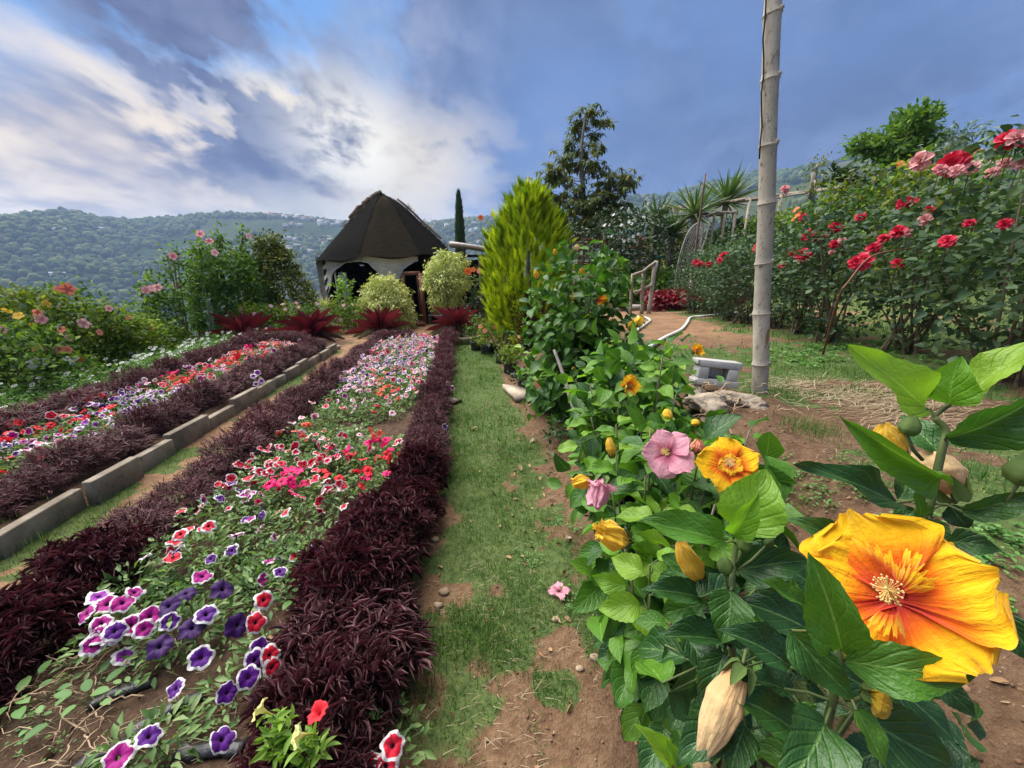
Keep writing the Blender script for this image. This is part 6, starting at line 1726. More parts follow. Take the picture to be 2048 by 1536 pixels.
# ------------------------------------------------------------------ generic shrubs
BL = leaf_tmpl(2, 2, (.25, 1, .04), .35, -.2)
BL4 = leaf_tmpl(5, 2, (.16, .78, 1, .86, .55, .04), .35, -.25, 0, .04)
BL1 = leaf_tmpl(2, 1, (.25, 1, .04), 0, -.2)
def bush_mesh(c_, rx, ry, zb, zt, mat, ll, ntw, nlf, asp=.5, prof=(.7, .95, 1, .9, .65, .25), spread=.09, lean=(0, 0), fine=False, droop=-.1, rough=.35, inner=.3, seed=None, upb=.25, mb=None):
    r = np.random.default_rng(seed if seed is not None else rng.integers(1 << 30))
    f = r.random(ntw) ** .8; a = r.uniform(0, 6.2832, ntw)
    R0 = np.interp(f, np.linspace(0, 1, len(prof)), prof) * (1 + rough * (fbm(a * 1.3 + 10, f * 5 + 3, 3, int(r.integers(99))) - .5) * 2)
    q = R0 * np.where(r.random(ntw) < inner, r.uniform(.3, .85, ntw), r.uniform(.85, 1.04, ntw))
    tips = np.stack([c_[0] + q * rx * np.cos(a) + lean[0] * f, c_[1] + q * ry * np.sin(a) + lean[1] * f, zb + (zt - zb) * f], -1)
    tips[:, 2] += .06 * (zt - zb) * r.standard_normal(ntw) * (f > .7)
    out = nrm(np.stack([np.cos(a), np.sin(a), (f - .35) * 1.4 + upb], -1))
    n_ = ntw * nlf
    P_ = np.repeat(tips, nlf, 0) + r.standard_normal((n_, 3)) * spread * np.array([1, 1, .8]); o_ = np.repeat(out, nlf, 0)
    d = nrm(o_ * .7 + rdir(n_, -1, 1, r) * .9 + [0, 0, droop]); nn = nrm(o_ * .5 + [0, 0, .7] + .6 * r.standard_normal((n_, 3)))
    L = ll * r.uniform(.6, 1.3, n_)
    mb = mb or MB()
    mb.inst(BL4 if fine == 4 else BL if fine else BL1, scaled(frames(d, nn), L * asp, L), P_, np.clip(.55 * np.repeat(r.random(ntw), nlf) + .45 * r.random(n_), 0, .98))
    return mb, tips, out
def bush(name, label, cat, x, y, rx, ry, zt, mat, ll, ntw, nlf, group=None, nst=9, smat='wood', zb=None, **kw):
    zg = float(gz(x, y)); zb = zg + .04 if zb is None else zb
    o = thing(name, label, cat, (x, y, zg), group)
    mb, tips, out = bush_mesh((x, y), rx, ry, zb, zt, mat, ll, ntw, nlf, **kw)
    mb.build('foliage', M[mat], o, kind='stuff')
    for k in range(nst):
        tp = tips[rng.integers(len(tips))]; b0 = np.array([x + rng.normal(0, .12 * rx), y + rng.normal(0, .12 * ry), zg - .03])
        md = b0 * .45 + tp * .55; md[:2] = md[:2] * .6 + b0[:2] * .4
        sb = MB(); r0 = .006 + .008 * min(2.5, zt - zb); sb.tube(spline(np.array([b0, md, tp]), 7), np.linspace(r0, r0 * .35, 7), 5, rng.random(), False); sb.build('stem', M[smat], o)
    return o, tips, out
def far_flower(kind_mat, seed):
    b = MB(); T = leaf_tmpl(3, 2, (.3, .9, 1.1, .5), .2, -.25, 0, .05, seed)
    for k in range(5):
        a = k * 1.2566; d = np.array([math.cos(a), math.sin(a), .35]); b.inst(T, frames(nrm(d)[None], np.array([[0, 0, 1.0]])) * np.array([.95, 1, 1])[None, None], np.zeros((1, 3)), np.array([.3]))
    b.tube(np.array([[0, 0, 0], [0, .05, .55]]), .05, 5)
    return b.mesh('flower', kind_mat)
M['f_salmon'] = leafmat('salmon_flower', [(.72, .20, .12), (.8, .32, .22)], .6, .25, tcol=(1, 1, 1))
M['f_pink'] = leafmat('pink_flower', [(.75, .32, .36), (.82, .5, .5)], .6, .25, tcol=(1, 1, 1))
M['f_yel'] = leafmat('yellow_flower', [(.78, .48, .03), (.8, .55, .06)], .6, .25, tcol=(1, 1, 1))
M['f_or'] = leafmat('orange_flower', [(.8, .16, .03), (.82, .25, .06)], .6, .25, tcol=(1, 1, 1))
M['f_red'] = leafmat('bright_red_flower', [(.6, .01, .02), (.7, .02, .05)], .6, .25, tcol=(1, 1, 1))
FF = {k: far_flower(M[k], i) for i, k in enumerate(('f_salmon', 'f_pink', 'f_yel', 'f_or', 'f_red', 'white'))}
def flower_px(o, px, py, Y, kind, dia, n_=None):
    p = aty(px, py, Y); n_ = nrm(nrm(CAMP - p) + .35 * rng.standard_normal(3)) if n_ is None else nrm(n_)
    return piece('flower', FF[kind], o, mat4(p, nrm(np.cross(n_, [.3, .2, 1])), n_, dia / 2, dia / 2, dia / 2))
def flower_rand(o, tips, out, n_, kind, dia):
    for k in rng.choice(len(tips), min(n_, len(tips)), False):
        nn = nrm(out[k] + .5 * nrm(CAMP - tips[k])); p = tips[k] + out[k] * .08
        piece('flower', FF[kind], o, mat4(p, nrm(np.cross(nn, [.3, .2, 1])), nn, dia / 2, dia / 2, dia / 2))
def top(px, py, Y): return float(aty(px, py, Y)[2])

# leaves deep inside the hibiscus row
for o, (cx_, cy_), (rx, ry), z0, z1, n0 in ((sh2, (.56, 1.02), (.25, .24), .25, 1.0, 60), (sh3, (.60, 1.74), (.30, .34), .30, 1.08, 70), (sh4, (.78, 2.5), (.32, .40), .3, 1.0, 60), (sh5, (.60, 3.45), (.46, .42), .2, 1.62, 130), (sh6, (.42, 4.1), (.28, .28), .05, .62, 40)):
    mb, tp, ou = bush_mesh((cx_, cy_), rx, ry, z0, z1, 'hib', .088, n0, 6, .7, (.7, 1, 1, .95, .8, .5), .06, rough=.5, inner=.5, fine=4, droop=-.3)
    mb.build('foliage', M['hib'], o, kind='stuff')
# ------------------------------------------------------------------ left side
lefts = [(30, 590, 5.2, .62, 'olive'), (95, 585, 5.6, .6, 'bushy'), (160, 590, 6.0, .55, 'bush'), (215, 615, 6.3, .5, 'bushy'), (265, 645, 6.6, .42, 'bushy'), (305, 650, 7.2, .42, 'bush'), (40, 650, 4.6, .5, 'bush'), (-40, 600, 5.0, .6, 'bushy'), (340, 655, 7.8, .4, 'bushy')]
lb = ['olive leaved hibiscus shrub at the far left edge with yellow blooms', 'yellow green hibiscus shrub at left with orange and pink blooms', 'hibiscus shrub at left topped by one salmon bloom against the valley', 'yellow green hibiscus shrub with a pinkish red bloom right of its neighbours at left', 'low yellow green hibiscus shrub tapering down at the right of the left group', 'low green hibiscus shrub behind the white daisies', 'green shrub in front of the left hibiscus group by the frame edge', 'hibiscus shrub cut off by the left edge of the frame', 'small yellow green shrub at the foot of the tall leggy hibiscus']
lsh = []
for k, (px, py, Y, r_, mt) in enumerate(lefts):
    x = float(aty(px, py + 60, Y)[0])
    lsh.append(bush('hibiscus_shrub', lb[k], 'hibiscus', x, Y, r_, r_, top(px, py, Y), mt, .066, 170, 13, None, 8, spread=.075, asp=.6, rough=.6, prof=(.7, .95, 1, .95, .8, .5)))
for (px, py, Y, k, kind, d) in ((135, 578, 5.6, 2, 'f_salmon', .17), (118, 578, 5.6, 2, 'f_salmon', .10), (15, 620, 4.5, 0, 'f_yel', .10), (37, 632, 4.5, 0, 'f_yel', .10), (68, 651, 4.8, 1, 'f_yel', .09), (75, 624, 4.9, 1, 'f_salmon', .11), (82, 638, 4.8, 1, 'f_pink', .12), (124, 660, 5.1, 2, 'f_salmon', .11), (138, 675, 5.1, 2, 'f_pink', .09), (168, 646, 5.5, 3, 'f_pink', .15), (198, 665, 5.6, 3, 'f_salmon', .10), (218, 617, 5.9, 3, 'f_pink', .09), (257, 636, 6.3, 4, 'f_salmon', .08), (118, 699, 4.8, 1, 'f_salmon', .12), (135, 699, 4.8, 2, 'f_salmon', .10), (75, 699, 4.6, 1, 'f_salmon', .10), (0, 660, 4.4, 7, 'f_pink', .11), (92, 608, 5.3, 1, 'f_yel', .1), (300, 655, 6.9, 5, 'f_salmon', .13), (163, 719, 5.2, 3, 'f_or', .09)):
    flower_px(lsh[k][0], px, py, Y, kind, d)
o, tp, ou = bush('flowering_plant', 'low plant with white blooms in front of the left hibiscus shrubs', 'flowers', *[float(q) for q in aty(75, 735, 4.7)[:2]], .3, .25, top(75, 718, 4.7), 'bush', .06, 30, 10, None, 4)
for q in ((62, 727), (72, 722), (80, 729), (66, 733), (88, 722)): flower_px(o, q[0], q[1], 4.5, 'white', .09)
o, tp, ou = bush('flowering_plant', 'second low plant with white blooms further right beside the daisies', 'flowers', *[float(q) for q in aty(142, 730, 5.2)[:2]], .25, .25, top(142, 712, 5.2), 'bush', .06, 26, 10, None, 4)
for q in ((135, 718), (143, 722), (150, 716), (147, 728)): flower_px(o, q[0], q[1], 5.0, 'white', .09)
# tall leggy hibiscus before the round shrub
th_l = ['tall leggy hibiscus at the left of the round green shrub with pale pink blooms', 'middle stem of leggy hibiscus rising above the round green shrub', 'leggy hibiscus leaning left over the valley view', 'leggy hibiscus spire showing above the top of the round shrub', 'leggy hibiscus spire right above the dark olive shrub', 'short leafy hibiscus at the foot of the leggy ones']
for k, (x0, t0, y0, Y, rw) in enumerate(((375, 345, 500, 8.6, .34), (405, 400, 480, 9.2, .24), (330, 300, 560, 8.2, .30), (440, 440, 465, 10.2, .16), (485, 485, 470, 10.6, .15), (345, 330, 585, 8.0, .42))):
    b0 = aty(x0, 690, Y); zt = top(t0, y0, Y); x1 = float(aty(t0, y0, Y)[0])
    o, tp, ou = bush('leggy_hibiscus', th_l[k], 'hibiscus', float(b0[0]), Y, rw, rw, zt, 'bush', .095, 62, 10, None, 7, prof=(.35, .8, 1, .9, .6, .25), spread=.09, lean=(x1 - float(b0[0]), 0), rough=.7, smat='wood', zb=float(gz(b0[0], Y)) + .35)
    for q in {0: ((400, 467), (418, 481), (346, 512), (297, 577), (310, 580)), 1: ((430, 505), (355, 570)), 2: ((292, 580), (305, 577), (315, 574)), 4: ((498, 472), (465, 505))}.get(k, ()):
        flower_px(o, q[0], q[1], Y - .4, 'f_pink', .15)
c_ = aty(465, 600, 10.0)
bush('round_shrub', 'dense round bright green clipped shrub left of the hut', 'shrub', float(c_[0]), 10.0, .92, .9, top(465, 512, 10), 'bush', .085, 620, 15, None, 8, prof=(.75, .95, 1, .97, .82, .45), spread=.07, rough=.18, inner=.2, asp=.6)
c_ = aty(558, 600, 10.8)
bush('cone_shrub', 'dark olive cone-shaped shrub close to the left of the hut', 'shrub', float(c_[0]), 10.8, .92, .9, top(552, 486, 10.8), 'olive', .085, 600, 15, None, 8, prof=(1, 1, .92, .75, .5, .18), spread=.08, rough=.3, inner=.2, asp=.6)
o = thing('feathery_sapling', 'pale blue green feathery upright plant in front of the round shrub', 'plant', gpos(*aty(424, 690, 8.4)[:2]))
b = MB(); p0 = gpos(*aty(424, 690, 8.4)[:2]); p1 = aty(417, 600, 8.4); n_ = 420; f = rng.random(n_)
b.inst(BL1, scaled(frames(nrm(rdir(n_, -.1, .6) + [0, 0, .9]), rdir(n_)), np.full(n_, .01), np.full(n_, .09)), p0 + (p1 - p0) * f[:, None] + rng.standard_normal((n_, 3)) * (.055 * (1.1 - f))[:, None])
M['glauc'] = leafmat('blue_green_leaf', [(.10, .16, .12), (.18, .25, .2)], .6, .2)
b.build('foliage', M['glauc'], o, kind='stuff'); b = MB(); b.tube(np.stack([p0, p1]), [.012, .004], 5); b.build('stem', M['stem'], o)
# low hedge with small pink roses before the hut
for k, (px, Y) in enumerate(((505, 9.3), (545, 9.5), (585, 9.6), (625, 9.7), (665, 9.8), (700, 10.0), (715, 10.2))):
    x = float(aty(px, 650, Y)[0])
    o, tp, ou = bush('pink_rose_shrub', 'small pink rose shrub in the low flowering row in front of the hut', 'rose shrub', x, Y, .42, .36, top(px, 608 + 3 * (k % 2), Y), ('bushy', 'bush')[k % 2], .05, 110, 11, 'pink rose shrubs in front of the hut', 6, spread=.06, rough=.4)
    flower_rand(o, tp, ou, 9, 'f_pink', .09)
o, tp, ou = bush('lime_sapling', 'lime green sapling standing against the dark arch of the hut', 'sapling', *[float(q) for q in aty(697, 640, 10.9)[:2]], .3, .25, top(690, 562, 10.9), 'lime', .11, 40, 8, None, 4, prof=(.3, .8, 1, .8, .55, .3), spread=.09)
def rosette(name, label, cat, p, n_, L, w_, mat, up=.5, curl=-.6, group=None, parts=True, zlift=0, smat=None, tmp=None, flat=.0):
    o = thing(name, label, cat, p, group); T = tmp or leaf_tmpl(6, 2, (.55, .85, 1, .95, .8, .5, .04), .45, curl)
    me = []
    for s_ in range(3):
        mb = MB(); v = T[0].copy(); v[:, 2] += .04 * math.sin(s_ * 2) * v[:, 1] ** 2; mb.add(v, T[1], T[2]); me.append(mb.mesh('leaf', M[mat]))
    b = MB(); p = np.asarray(p, float)
    for k in range(n_):
        f = k / n_; a = k * 2.39996 + rng.uniform(-.15, .15); el = 1.42 - (1.42 - flat) * f ** 1.35 + rng.uniform(-.08, .08)
        d = np.array([math.cos(a) * math.cos(el), math.sin(a) * math.cos(el), math.sin(el)]); l_ = L * (.72 + .28 * min(1, f * 2.2)) * rng.uniform(.85, 1.1)
        n3 = nrm(np.array([-math.cos(a) * math.sin(el), -math.sin(a) * math.sin(el), math.cos(el)]) + .08 * rng.standard_normal(3))
        q = p + np.array([math.cos(a), math.sin(a), 0]) * .03 + [0, 0, zlift + .10 * (1 - f)]
        if parts: piece('leaf', me[k % 3], o, mat4(q, d, n3, w_, l_, l_))
        else: b.inst(T, scaled(frames(d[None], n3[None]), np.array([w_]), np.array([l_])), q[None])
    if not parts: b.build('foliage', M[mat], o, kind='stuff')
    return o
rosette('spider_plant', 'pale striped grassy plant beside the left post of the hut', 'plant', aty(650, 618, 11.0), 60, .42, .025, 'ficus', parts=False, tmp=leaf_tmpl(5, 1, (.6, 1, .8, .5, .04), 0, -.6), flat=-.2)
bl = ['leftmost dark red bromeliad before the low pink rose row', 'dark red bromeliad second from left in front of the low pink roses', 'dark red bromeliad before the round cream-leaved ficus', 'dark red bromeliad in a mossy ring beside the grass path']
BP = [at(492, 684, 0), at(628, 682, 0), at(762, 672, 0), at(915, 668, .12)]
for k, p in enumerate(BP):
    p = np.array([p[0], p[1], float(gz(p[0], p[1])) + (.14 if k == 3 else .02)])
    o = rosette('bromeliad', bl[k], 'bromeliad', p, 26, (.80, .78, .76, .72)[k], .092, 'brom', curl=-.18, flat=.22)
    T = leaf_tmpl(6, 2, (.55, .85, 1, .9, .7, .4, .04), .45, -.3); mb = MB(); mb.add(*T); gm = mb.mesh('leaf', M['bromg'])
    for q in range(9):
        a = q * .7 + k; d = np.array([math.cos(a), math.sin(a), .15]); lf = piece('leaf', gm, o, mat4(p + [0, 0, .04], d, [0, 0, 1.0], .08, .7, .7)); lf['label'] = 'dull grey green outer leaf'
rg = thing('planter_ring', 'low mossy stone ring around the bromeliad beside the grass path', 'planter', at(928, 690, 0))
c_ = at(928, 684, 0); n_ = 14
for k in range(n_):
    a = k / n_ * 6.2832; b = MB(); b.box(c_ + [.36 * math.cos(a), .36 * math.sin(a), .07], (.07, .155, .16), a); b_o = b.build('brick', M['brickm'], rg, False); bv = b_o.modifiers.new('bevel', 'BEVEL'); bv.width = .01
for (px, py, r_, l2) in ((908, 672, .12, 'large pale rock at the left of the mossy planter ring'), (934, 672, .08, 'smaller pale rock in the mossy planter ring'), (752, 678, .10, 'pale rock at the foot of the bromeliad by the round ficus'), (790, 672, .10, 'pale flat rock between the purple plants and the hut yard'), (672, 690, .06, 'tan stone at the far end of the left bed')):
    p = at(px, py, .1); g0 = gpos(p[0], p[1], r_ * .6); b = MB(); lump(b, g0, (r_ * 1.3, r_, r_ * .9), int(px), 3, .4); tag(b.build('rock', M['stone']), l2, 'rock')
# variegated ficus
def ficus(label, blobs, Y, base_px):
    p0 = gpos(*aty(*base_px, Y)[:2]); o = thing('variegated_ficus', label, 'ficus', p0); mb = MB(); tops = []
    for (px, py, rx, rz) in blobs:
        c_ = aty(px, py, Y); k = Y / 772 * 1.03
        n0 = int(160 * rx * rz / 1500) + 50
        mb, tips, ou = bush_mesh((c_[0], c_[1]), rx * k, rx * k * .9, c_[2] - rz * k, c_[2] + rz * k, 'ficus', .085, n0, 13, .42, (.45, .85, 1, .98, .8, .35), .06, droop=-.9, rough=.3, inner=.2, upb=-.1, mb=mb, fine=False); tops.append(c_)
    mb.build('foliage', M['ficus'], o, kind='stuff'); b = MB(); b.tube(np.array([p0 - [0, 0, .03]] + [tops[0] * .5 + p0 * .5, tops[0]]), [.04, .03, .02], 7); b.build('trunk', M['bark'], o)
ficus('round cream and green variegated ficus in front of the hut', [(772, 618, 50, 52), (772, 584, 36, 24), (778, 648, 46, 28)], 10.7, (775, 680))
ficus('tiered cream and green variegated ficus right of the hut door', [(893, 528, 34, 20), (893, 562, 42, 24), (893, 592, 30, 22), (875, 555, 24, 16)], 10.4, (897, 655))

# ------------------------------------------------------------------ middle distance
dk = thing('orange_hibiscus', 'lanky shrub with orange blooms before the dark lean-to', 'hibiscus', gpos(*aty(960, 640, 10.2)[:2]))
p0 = gpos(*aty(960, 640, 10.2)[:2]); mb = MB()
for (px, py) in ((938, 545), (948, 548), (960, 545), (972, 550), (980, 440), (955, 560), (940, 575), (985, 470)):
    tip = aty(px, py, 10.1); pts = spline(np.array([p0 + [rng.normal(0, .08), 0, -.02], p0 * .5 + tip * .5 + [rng.normal(0, .05), 0, .1], tip]), 12)
    sb = MB(); sb.tube(pts, np.linspace(.018, .007, 12), 5, rng.random()); sb.build('stem', M['wood'], dk)
    n_ = 26; f = rng.uniform(.55, 1, n_); L = rng.uniform(.05, .10, n_)
    mb.inst(BL1, scaled(frames(nrm(rdir(n_, -.6, .4)), rdir(n_, .2, 1)), L * .6, L), np.stack([np.interp(f * 11, range(12), pts[:, q]) for q in range(3)], -1) + .05 * rng.standard_normal((n_, 3)))
mb.build('foliage', M['bush'], dk, kind='stuff')
for q in ((936, 542, 'f_or', .2), (947, 539, 'f_or', .13), (958, 542, 'f_salmon', .13), (961, 435, 'f_or', .13), (985, 428, 'f_yel', .09)): flower_px(dk, q[0], q[1], 9.9, q[2], q[3])
for k, (px, py, Y, r_, mt, l2) in enumerate(((955, 600, 10.0, .5, 'dkbush', 'dark leafy shrub under the lean-to beside the tiered ficus'), (985, 585, 10.6, .5, 'dkbush', 'dark leafy shrub under the lean-to behind the golden conifer'), (985, 470, 14.5, .9, 'dkbush', 'airy dark shrub rising above the lean-to roof'))):
    x = float(aty(px, 640, Y)[0]); bush('dark_shrub', l2, 'shrub', x, Y, r_, r_, top(px, py, Y), mt, .08, 90, 10, None, 6, spread=.09, rough=.5)
# slender cypress beyond the hut
p0 = aty(922, 520, 17.0); p1 = aty(917, 388, 17.0); o = thing('slender_cypress', 'slim dark columnar cypress behind the lean-to', 'cypress', p0 - [0, 0, .8])
n_ = 2600; f = rng.random(n_); a = rng.uniform(0, 6.28, n_); rr_ = .19 * np.interp(f, [0, .1, .5, .85, 1], [.7, 1, .85, .45, .05])
Pq = p0 + (p1 - p0) * f[:, None] + np.stack([rr_ * np.cos(a), rr_ * np.sin(a), 0 * a], -1)
b = MB(); b.inst(BL1, scaled(frames(nrm(np.stack([np.cos(a) * .3, np.sin(a) * .3, np.ones(n_)], -1) + .15 * rng.standard_normal((n_, 3))), np.stack([np.cos(a), np.sin(a), .1 + 0 * a], -1)), np.full(n_, .05), rng.uniform(.12, .24, n_)), Pq); b.build('foliage', M['cyp'], o, kind='stuff')
b = MB(); b.tube(np.stack([p0 - [0, 0, 1.6], p1 - [0, 0, .6]]), [.07, .02], 6); b.build('trunk', M['bark'], o)
# golden conifer
CB = gpos(.30, 7.85); czt = top(1048, 362, 7.7)
o = thing('golden_conifer', 'golden yellow-green flame-shaped conifer with a brown dead base', 'conifer', CB)
def plume():
    b = MB()
    for k in range(9):
        s_ = (k - 4) / 4; v = np.array([[-.045, 0, 0], [.045, 0, 0], [-.035, .5, .02], [.035, .5, .02], [-.01, 1, -.02], [.01, 1, -.02]])
        an = s_ * .55; c2, s2 = math.cos(an), math.sin(an); l_ = 1 - .45 * abs(s_)
        R_ = np.array([[c2, s2, 0], [-s2, c2, 0], [0, 0, 1]]); v = (v * [1, l_, 1]) @ R_.T + [s_ * .03, .35 * (1 - abs(s_)), .06 * math.sin(k * 2)]
        b.add(v, np.array([[0, 1, 3, 2], [2, 3, 5, 4]]), None)
    return np.concatenate(b.v), np.concatenate(b.f), np.concatenate(b.uv)
PL = plume()
cam_a = math.atan2(-CB[1], -CB[0])
prf = lambda f: np.interp(f, [0, .12, .3, .5, .68, .82, .93, 1], [.62, .80, .96, 1.0, .88, .64, .34, .06])
b = MB(); bd = MB(); nb = 420
bf = rng.random(nb) ** .9; ba = rng.uniform(0, 6.2832, nb)
for k in range(nb):
    f, a = bf[k], ba[k]; L0 = rng.uniform(.25, .72) * (1.15 - .35 * f); r1 = .84 * prf(f) * (1 + .16 * math.sin(a * 5 + f * 4) * (1 - f)) * rng.uniform(.72, 1.10)
    tip = CB + np.array([r1 * math.cos(a), r1 * math.sin(a), .05 + (czt - CB[2] - .12) * min(1, f + rng.uniform(-.01, .03))])
    ax_ = nrm(np.array([math.cos(a) * .36, math.sin(a) * .36, 1]) + .10 * rng.standard_normal(3)); base = tip - ax_ * L0
    da = abs((a - (cam_a + .42) + math.pi) % (2 * math.pi) - math.pi)
    dead = da < 1.0 and f < .40 - .10 * da + rng.normal(0, .03) and rng.random() > .08
    m_n = int(9 + L0 * 20); g = rng.random(m_n) ** .8
    Pq = base + (tip - base) * g[:, None] + rng.standard_normal((m_n, 3)) * (.075 * (1.05 - g))[:, None]
    d = nrm(ax_ + .42 * rng.standard_normal((m_n, 3)) * (1.15 - g)[:, None] + np.array([math.cos(a), math.sin(a), 0]) * .2)
    nn = np.array([math.cos(a), math.sin(a), .2]) + .5 * rng.standard_normal((m_n, 3)); L = rng.uniform(.11, .21, m_n)
    if dead: bd.inst(PL, scaled(frames(nrm(d * [1.6, 1.6, .4]), nn), L * .45, L * .9), Pq - np.array([.18 * math.cos(a), .18 * math.sin(a), 0]))
    else: b.inst(PL, scaled(frames(d, nn), L * .75, L), Pq, np.clip(.12 + .55 * g + .3 * rng.random(m_n), 0, .97))
b.build('foliage', M['conifer'], o, kind='stuff'); b = bd
for k in range(150):
    aa_ = cam_a + .42 + rng.uniform(-1.0, 1.0); z0 = rng.uniform(.05, 1.0); r1 = rng.uniform(.55, .85)
    p = CB + [0, 0, z0 * .7]; q_ = CB + [r1 * math.cos(aa_), r1 * math.sin(aa_), z0 + rng.uniform(-.1, .15)]
    b.tube(wiggle(p, q_, 6, .02), np.linspace(.012, .003, 6), 4, rng.random(), False)
b.build('dead_twigs', M['deadtwig'], o, kind='stuff')
b = MB(); b.tube(np.array([CB - [0, 0, .1], CB + [.02, 0, 1.2], CB + [0, 0, 2.3]]), [.08, .06, .02], 8); b.build('trunk', M['bark'], o)
# tall tree behind the conifer
TX, TY = 2.55, 16.2; tb = gpos(TX, TY)
o = thing('tall_tree', 'tall thin-topped tree with drooping olive leaves behind the golden conifer', 'tree', tb)
trk = spline(np.array([tb - [0, 0, .2], aty(1172, 470, TY), aty(1166, 380, TY), aty(1163, 300, TY), aty(1172, 222, TY)]), 30)
b = MB(); b.tube(trk, np.linspace(.16, .03, 30), 9); b.build('trunk', M['bark'], o)
cl = [(1168, 226, 22), (1150, 248, 20), (1196, 240, 15), (1188, 222, 10), (1214, 243, 12), (1160, 268, 22), (1190, 272, 16), (1138, 290, 18), (1168, 300, 22), (1195, 296, 18), (1126, 318, 26), (1112, 340, 20), (1150, 330, 20), (1185, 325, 14), (1098, 352, 16), (1130, 352, 24), (1092, 376, 18), (1090, 400, 20), (1120, 396, 26), (1118, 424, 24), (1150, 385, 22), (1160, 420, 26), (1196, 338, 20), (1212, 360, 24), (1236, 356, 20), (1256, 352, 14), (1258, 368, 12), (1208, 388, 30), (1236, 388, 18), (1190, 410, 28), (1222, 418, 26), (1245, 412, 12), (1252, 432, 10), (1148, 446, 26), (1190, 444, 30), (1230, 442, 16), (1106, 446, 16), (1095, 424, 12), (1175, 466, 30), (1210, 462, 24), (1140, 474, 22)]
lfT = leaf_tmpl(3, 1, (.25, .95, 1, .04), 0, -.35); mb = MB()
for (px, py, rp) in cl:
    rp = rp * (1.3 if py > 335 else .95); c_ = aty(px, py, TY + rng.normal(0, .55)); k = rp / 772 * TY / 1.08
    i = int(np.argmin(np.abs(trk[:, 2] - (c_[2] - .5 * abs(c_[0] - TX) - .15)))); p0 = trk[i]
    bp_ = spline(np.array([p0, p0 * .4 + c_ * .6 + [0, 0, -.08], c_]), 8); r0 = .012 + .022 * np.linalg.norm(c_ - p0) / 2
    lb_ = MB(); lb_.tube(bp_, np.linspace(r0, .008, 8), 5, rng.random(), False); lb_.build('limb', M['bark'], o)
    nw = int(5 + 20 * (rp / 26) ** 2); w0 = c_ + rng.standard_normal((nw, 3)) * np.array([.5, .5, .34]) * k; m_n = 11
    Pq = np.repeat(w0, m_n, 0); n_ = len(Pq); a = rng.uniform(0, 6.28, n_)
    d = nrm(np.stack([np.cos(a), np.sin(a), rng.uniform(-.9, .35, n_)], -1)); L = rng.uniform(.14, .27, n_)
    mb.inst(lfT, scaled(frames(d, np.stack([np.cos(a) * .4, np.sin(a) * .4, 1 + 0 * a], -1)), L * .27, L), Pq + d * .03, np.clip(.5 * np.repeat(rng.random(nw), m_n) + .5 * rng.random(n_), 0, .98))
mb.build('crown', M['tree'], o, kind='stuff')
# plants in black bags along the path
for k, (px, py, ht, r_, mt, l2) in enumerate(((952, 700, .55, .22, 'bush', 'leafy potted shrub in a black bag nearest the mossy ring'), (972, 708, .5, .2, 'bushy', 'potted shrub with pale orange blooms in a black bag'), (990, 705, .35, .16, 'bush', 'small potted plant in a black bag behind the row'), (1003, 726, .45, .15, 'bush', 'nearly bare potted plant with tan stems in a black bag'), (1020, 745, .25, .18, 'bushy', 'small potted plant near the slab tray'), (1047, 782, .15, .10, 'dkbush', 'black seedling bag standing on the slab tray'))):
    bo, tp0 = bag(px, py, .10 if k < 5 else .075, l2.replace('potted', 'bagged') if False else 'black plastic bag holding ' + ('a leafy shrub nearest the mossy ring', 'a shrub with pale orange blooms', 'a small plant behind the front bags', 'a nearly bare plant beside the path', 'a low yellowish plant', 'a seedling on the slab tray')[k])
    po = thing('potted_plant', l2 if k < 5 else 'tiny seedling in the black bag on the slab tray', 'potted plant', tp0)
    mb, tips, ou = bush_mesh(tp0[:2], r_, r_, tp0[2] + .05, tp0[2] + ht, mt, .05, 46 if k != 3 else 7, 10, spread=.04, rough=.5, prof=(.4, .8, 1, .9, .6, .3))
    mb.build('foliage', M[mt], po, kind='stuff')
    for q in range(7 if k != 3 else 14):
        sb = MB(); tq = tips[rng.integers(len(tips))] if k != 3 else tp0 + [rng.normal(0, .12), rng.normal(0, .1), ht * rng.uniform(.5, 1)]
        sb.tube(spline(np.array([tp0 - [0, 0, .03], tp0 * .5 + tq * .5 + [0, 0, .03], tq]), 6), np.linspace(.006, .003, 6), 4, .4, False); sb.build('stem', M['root'] if k == 3 else M['stem'], po)
    if k == 1: flower_rand(po, tips, ou, 4, 'f_salmon', .09)
    if k == 3:
        for q in range(9): piece('leaf', HLs['hib'][q % 4], po, mat4(tp0 + [.12 + rng.normal(0, .03), -.02, ht * .9], rdir(1, -.4, .4)[0], [0, -.3, 1], .05, .11, .11))

# ------------------------------------------------------------------ roses along the right
def rose_mesh(mat, seed):
    b = MB(); r = np.random.default_rng(seed); T = leaf_tmpl(3, 2, (.45, .95, 1.05, .7), .5, -.3, 0, .06, seed)
    for ring, (n_, el, s_) in enumerate(((5, 1.35, .5), (6, .95, .75), (7, .45, .95), (7, .05, 1.0))):
        for k in range(n_):
            a = k * 6.2832 / n_ + ring * .5 + r.normal(0, .1); e = el + r.normal(0, .1)
            d = np.array([math.cos(a) * math.cos(e), math.sin(a) * math.cos(e), math.sin(e)]); n3 = np.array([-math.cos(a) * math.sin(e), -math.sin(a) * math.sin(e), math.cos(e)])
            b.inst(T, scaled(frames(d[None], n3[None]), np.array([.72 * s_]), np.array([s_])), np.array([[0, 0, .05]]), r.random(1) * .9)
    return b.mesh('rose', M[mat])
ROSE = {k: [rose_mesh(k, s) for s in (1, 2)] for k in ('rosered', 'rosepink')}
rl = []
rb_meshes = []
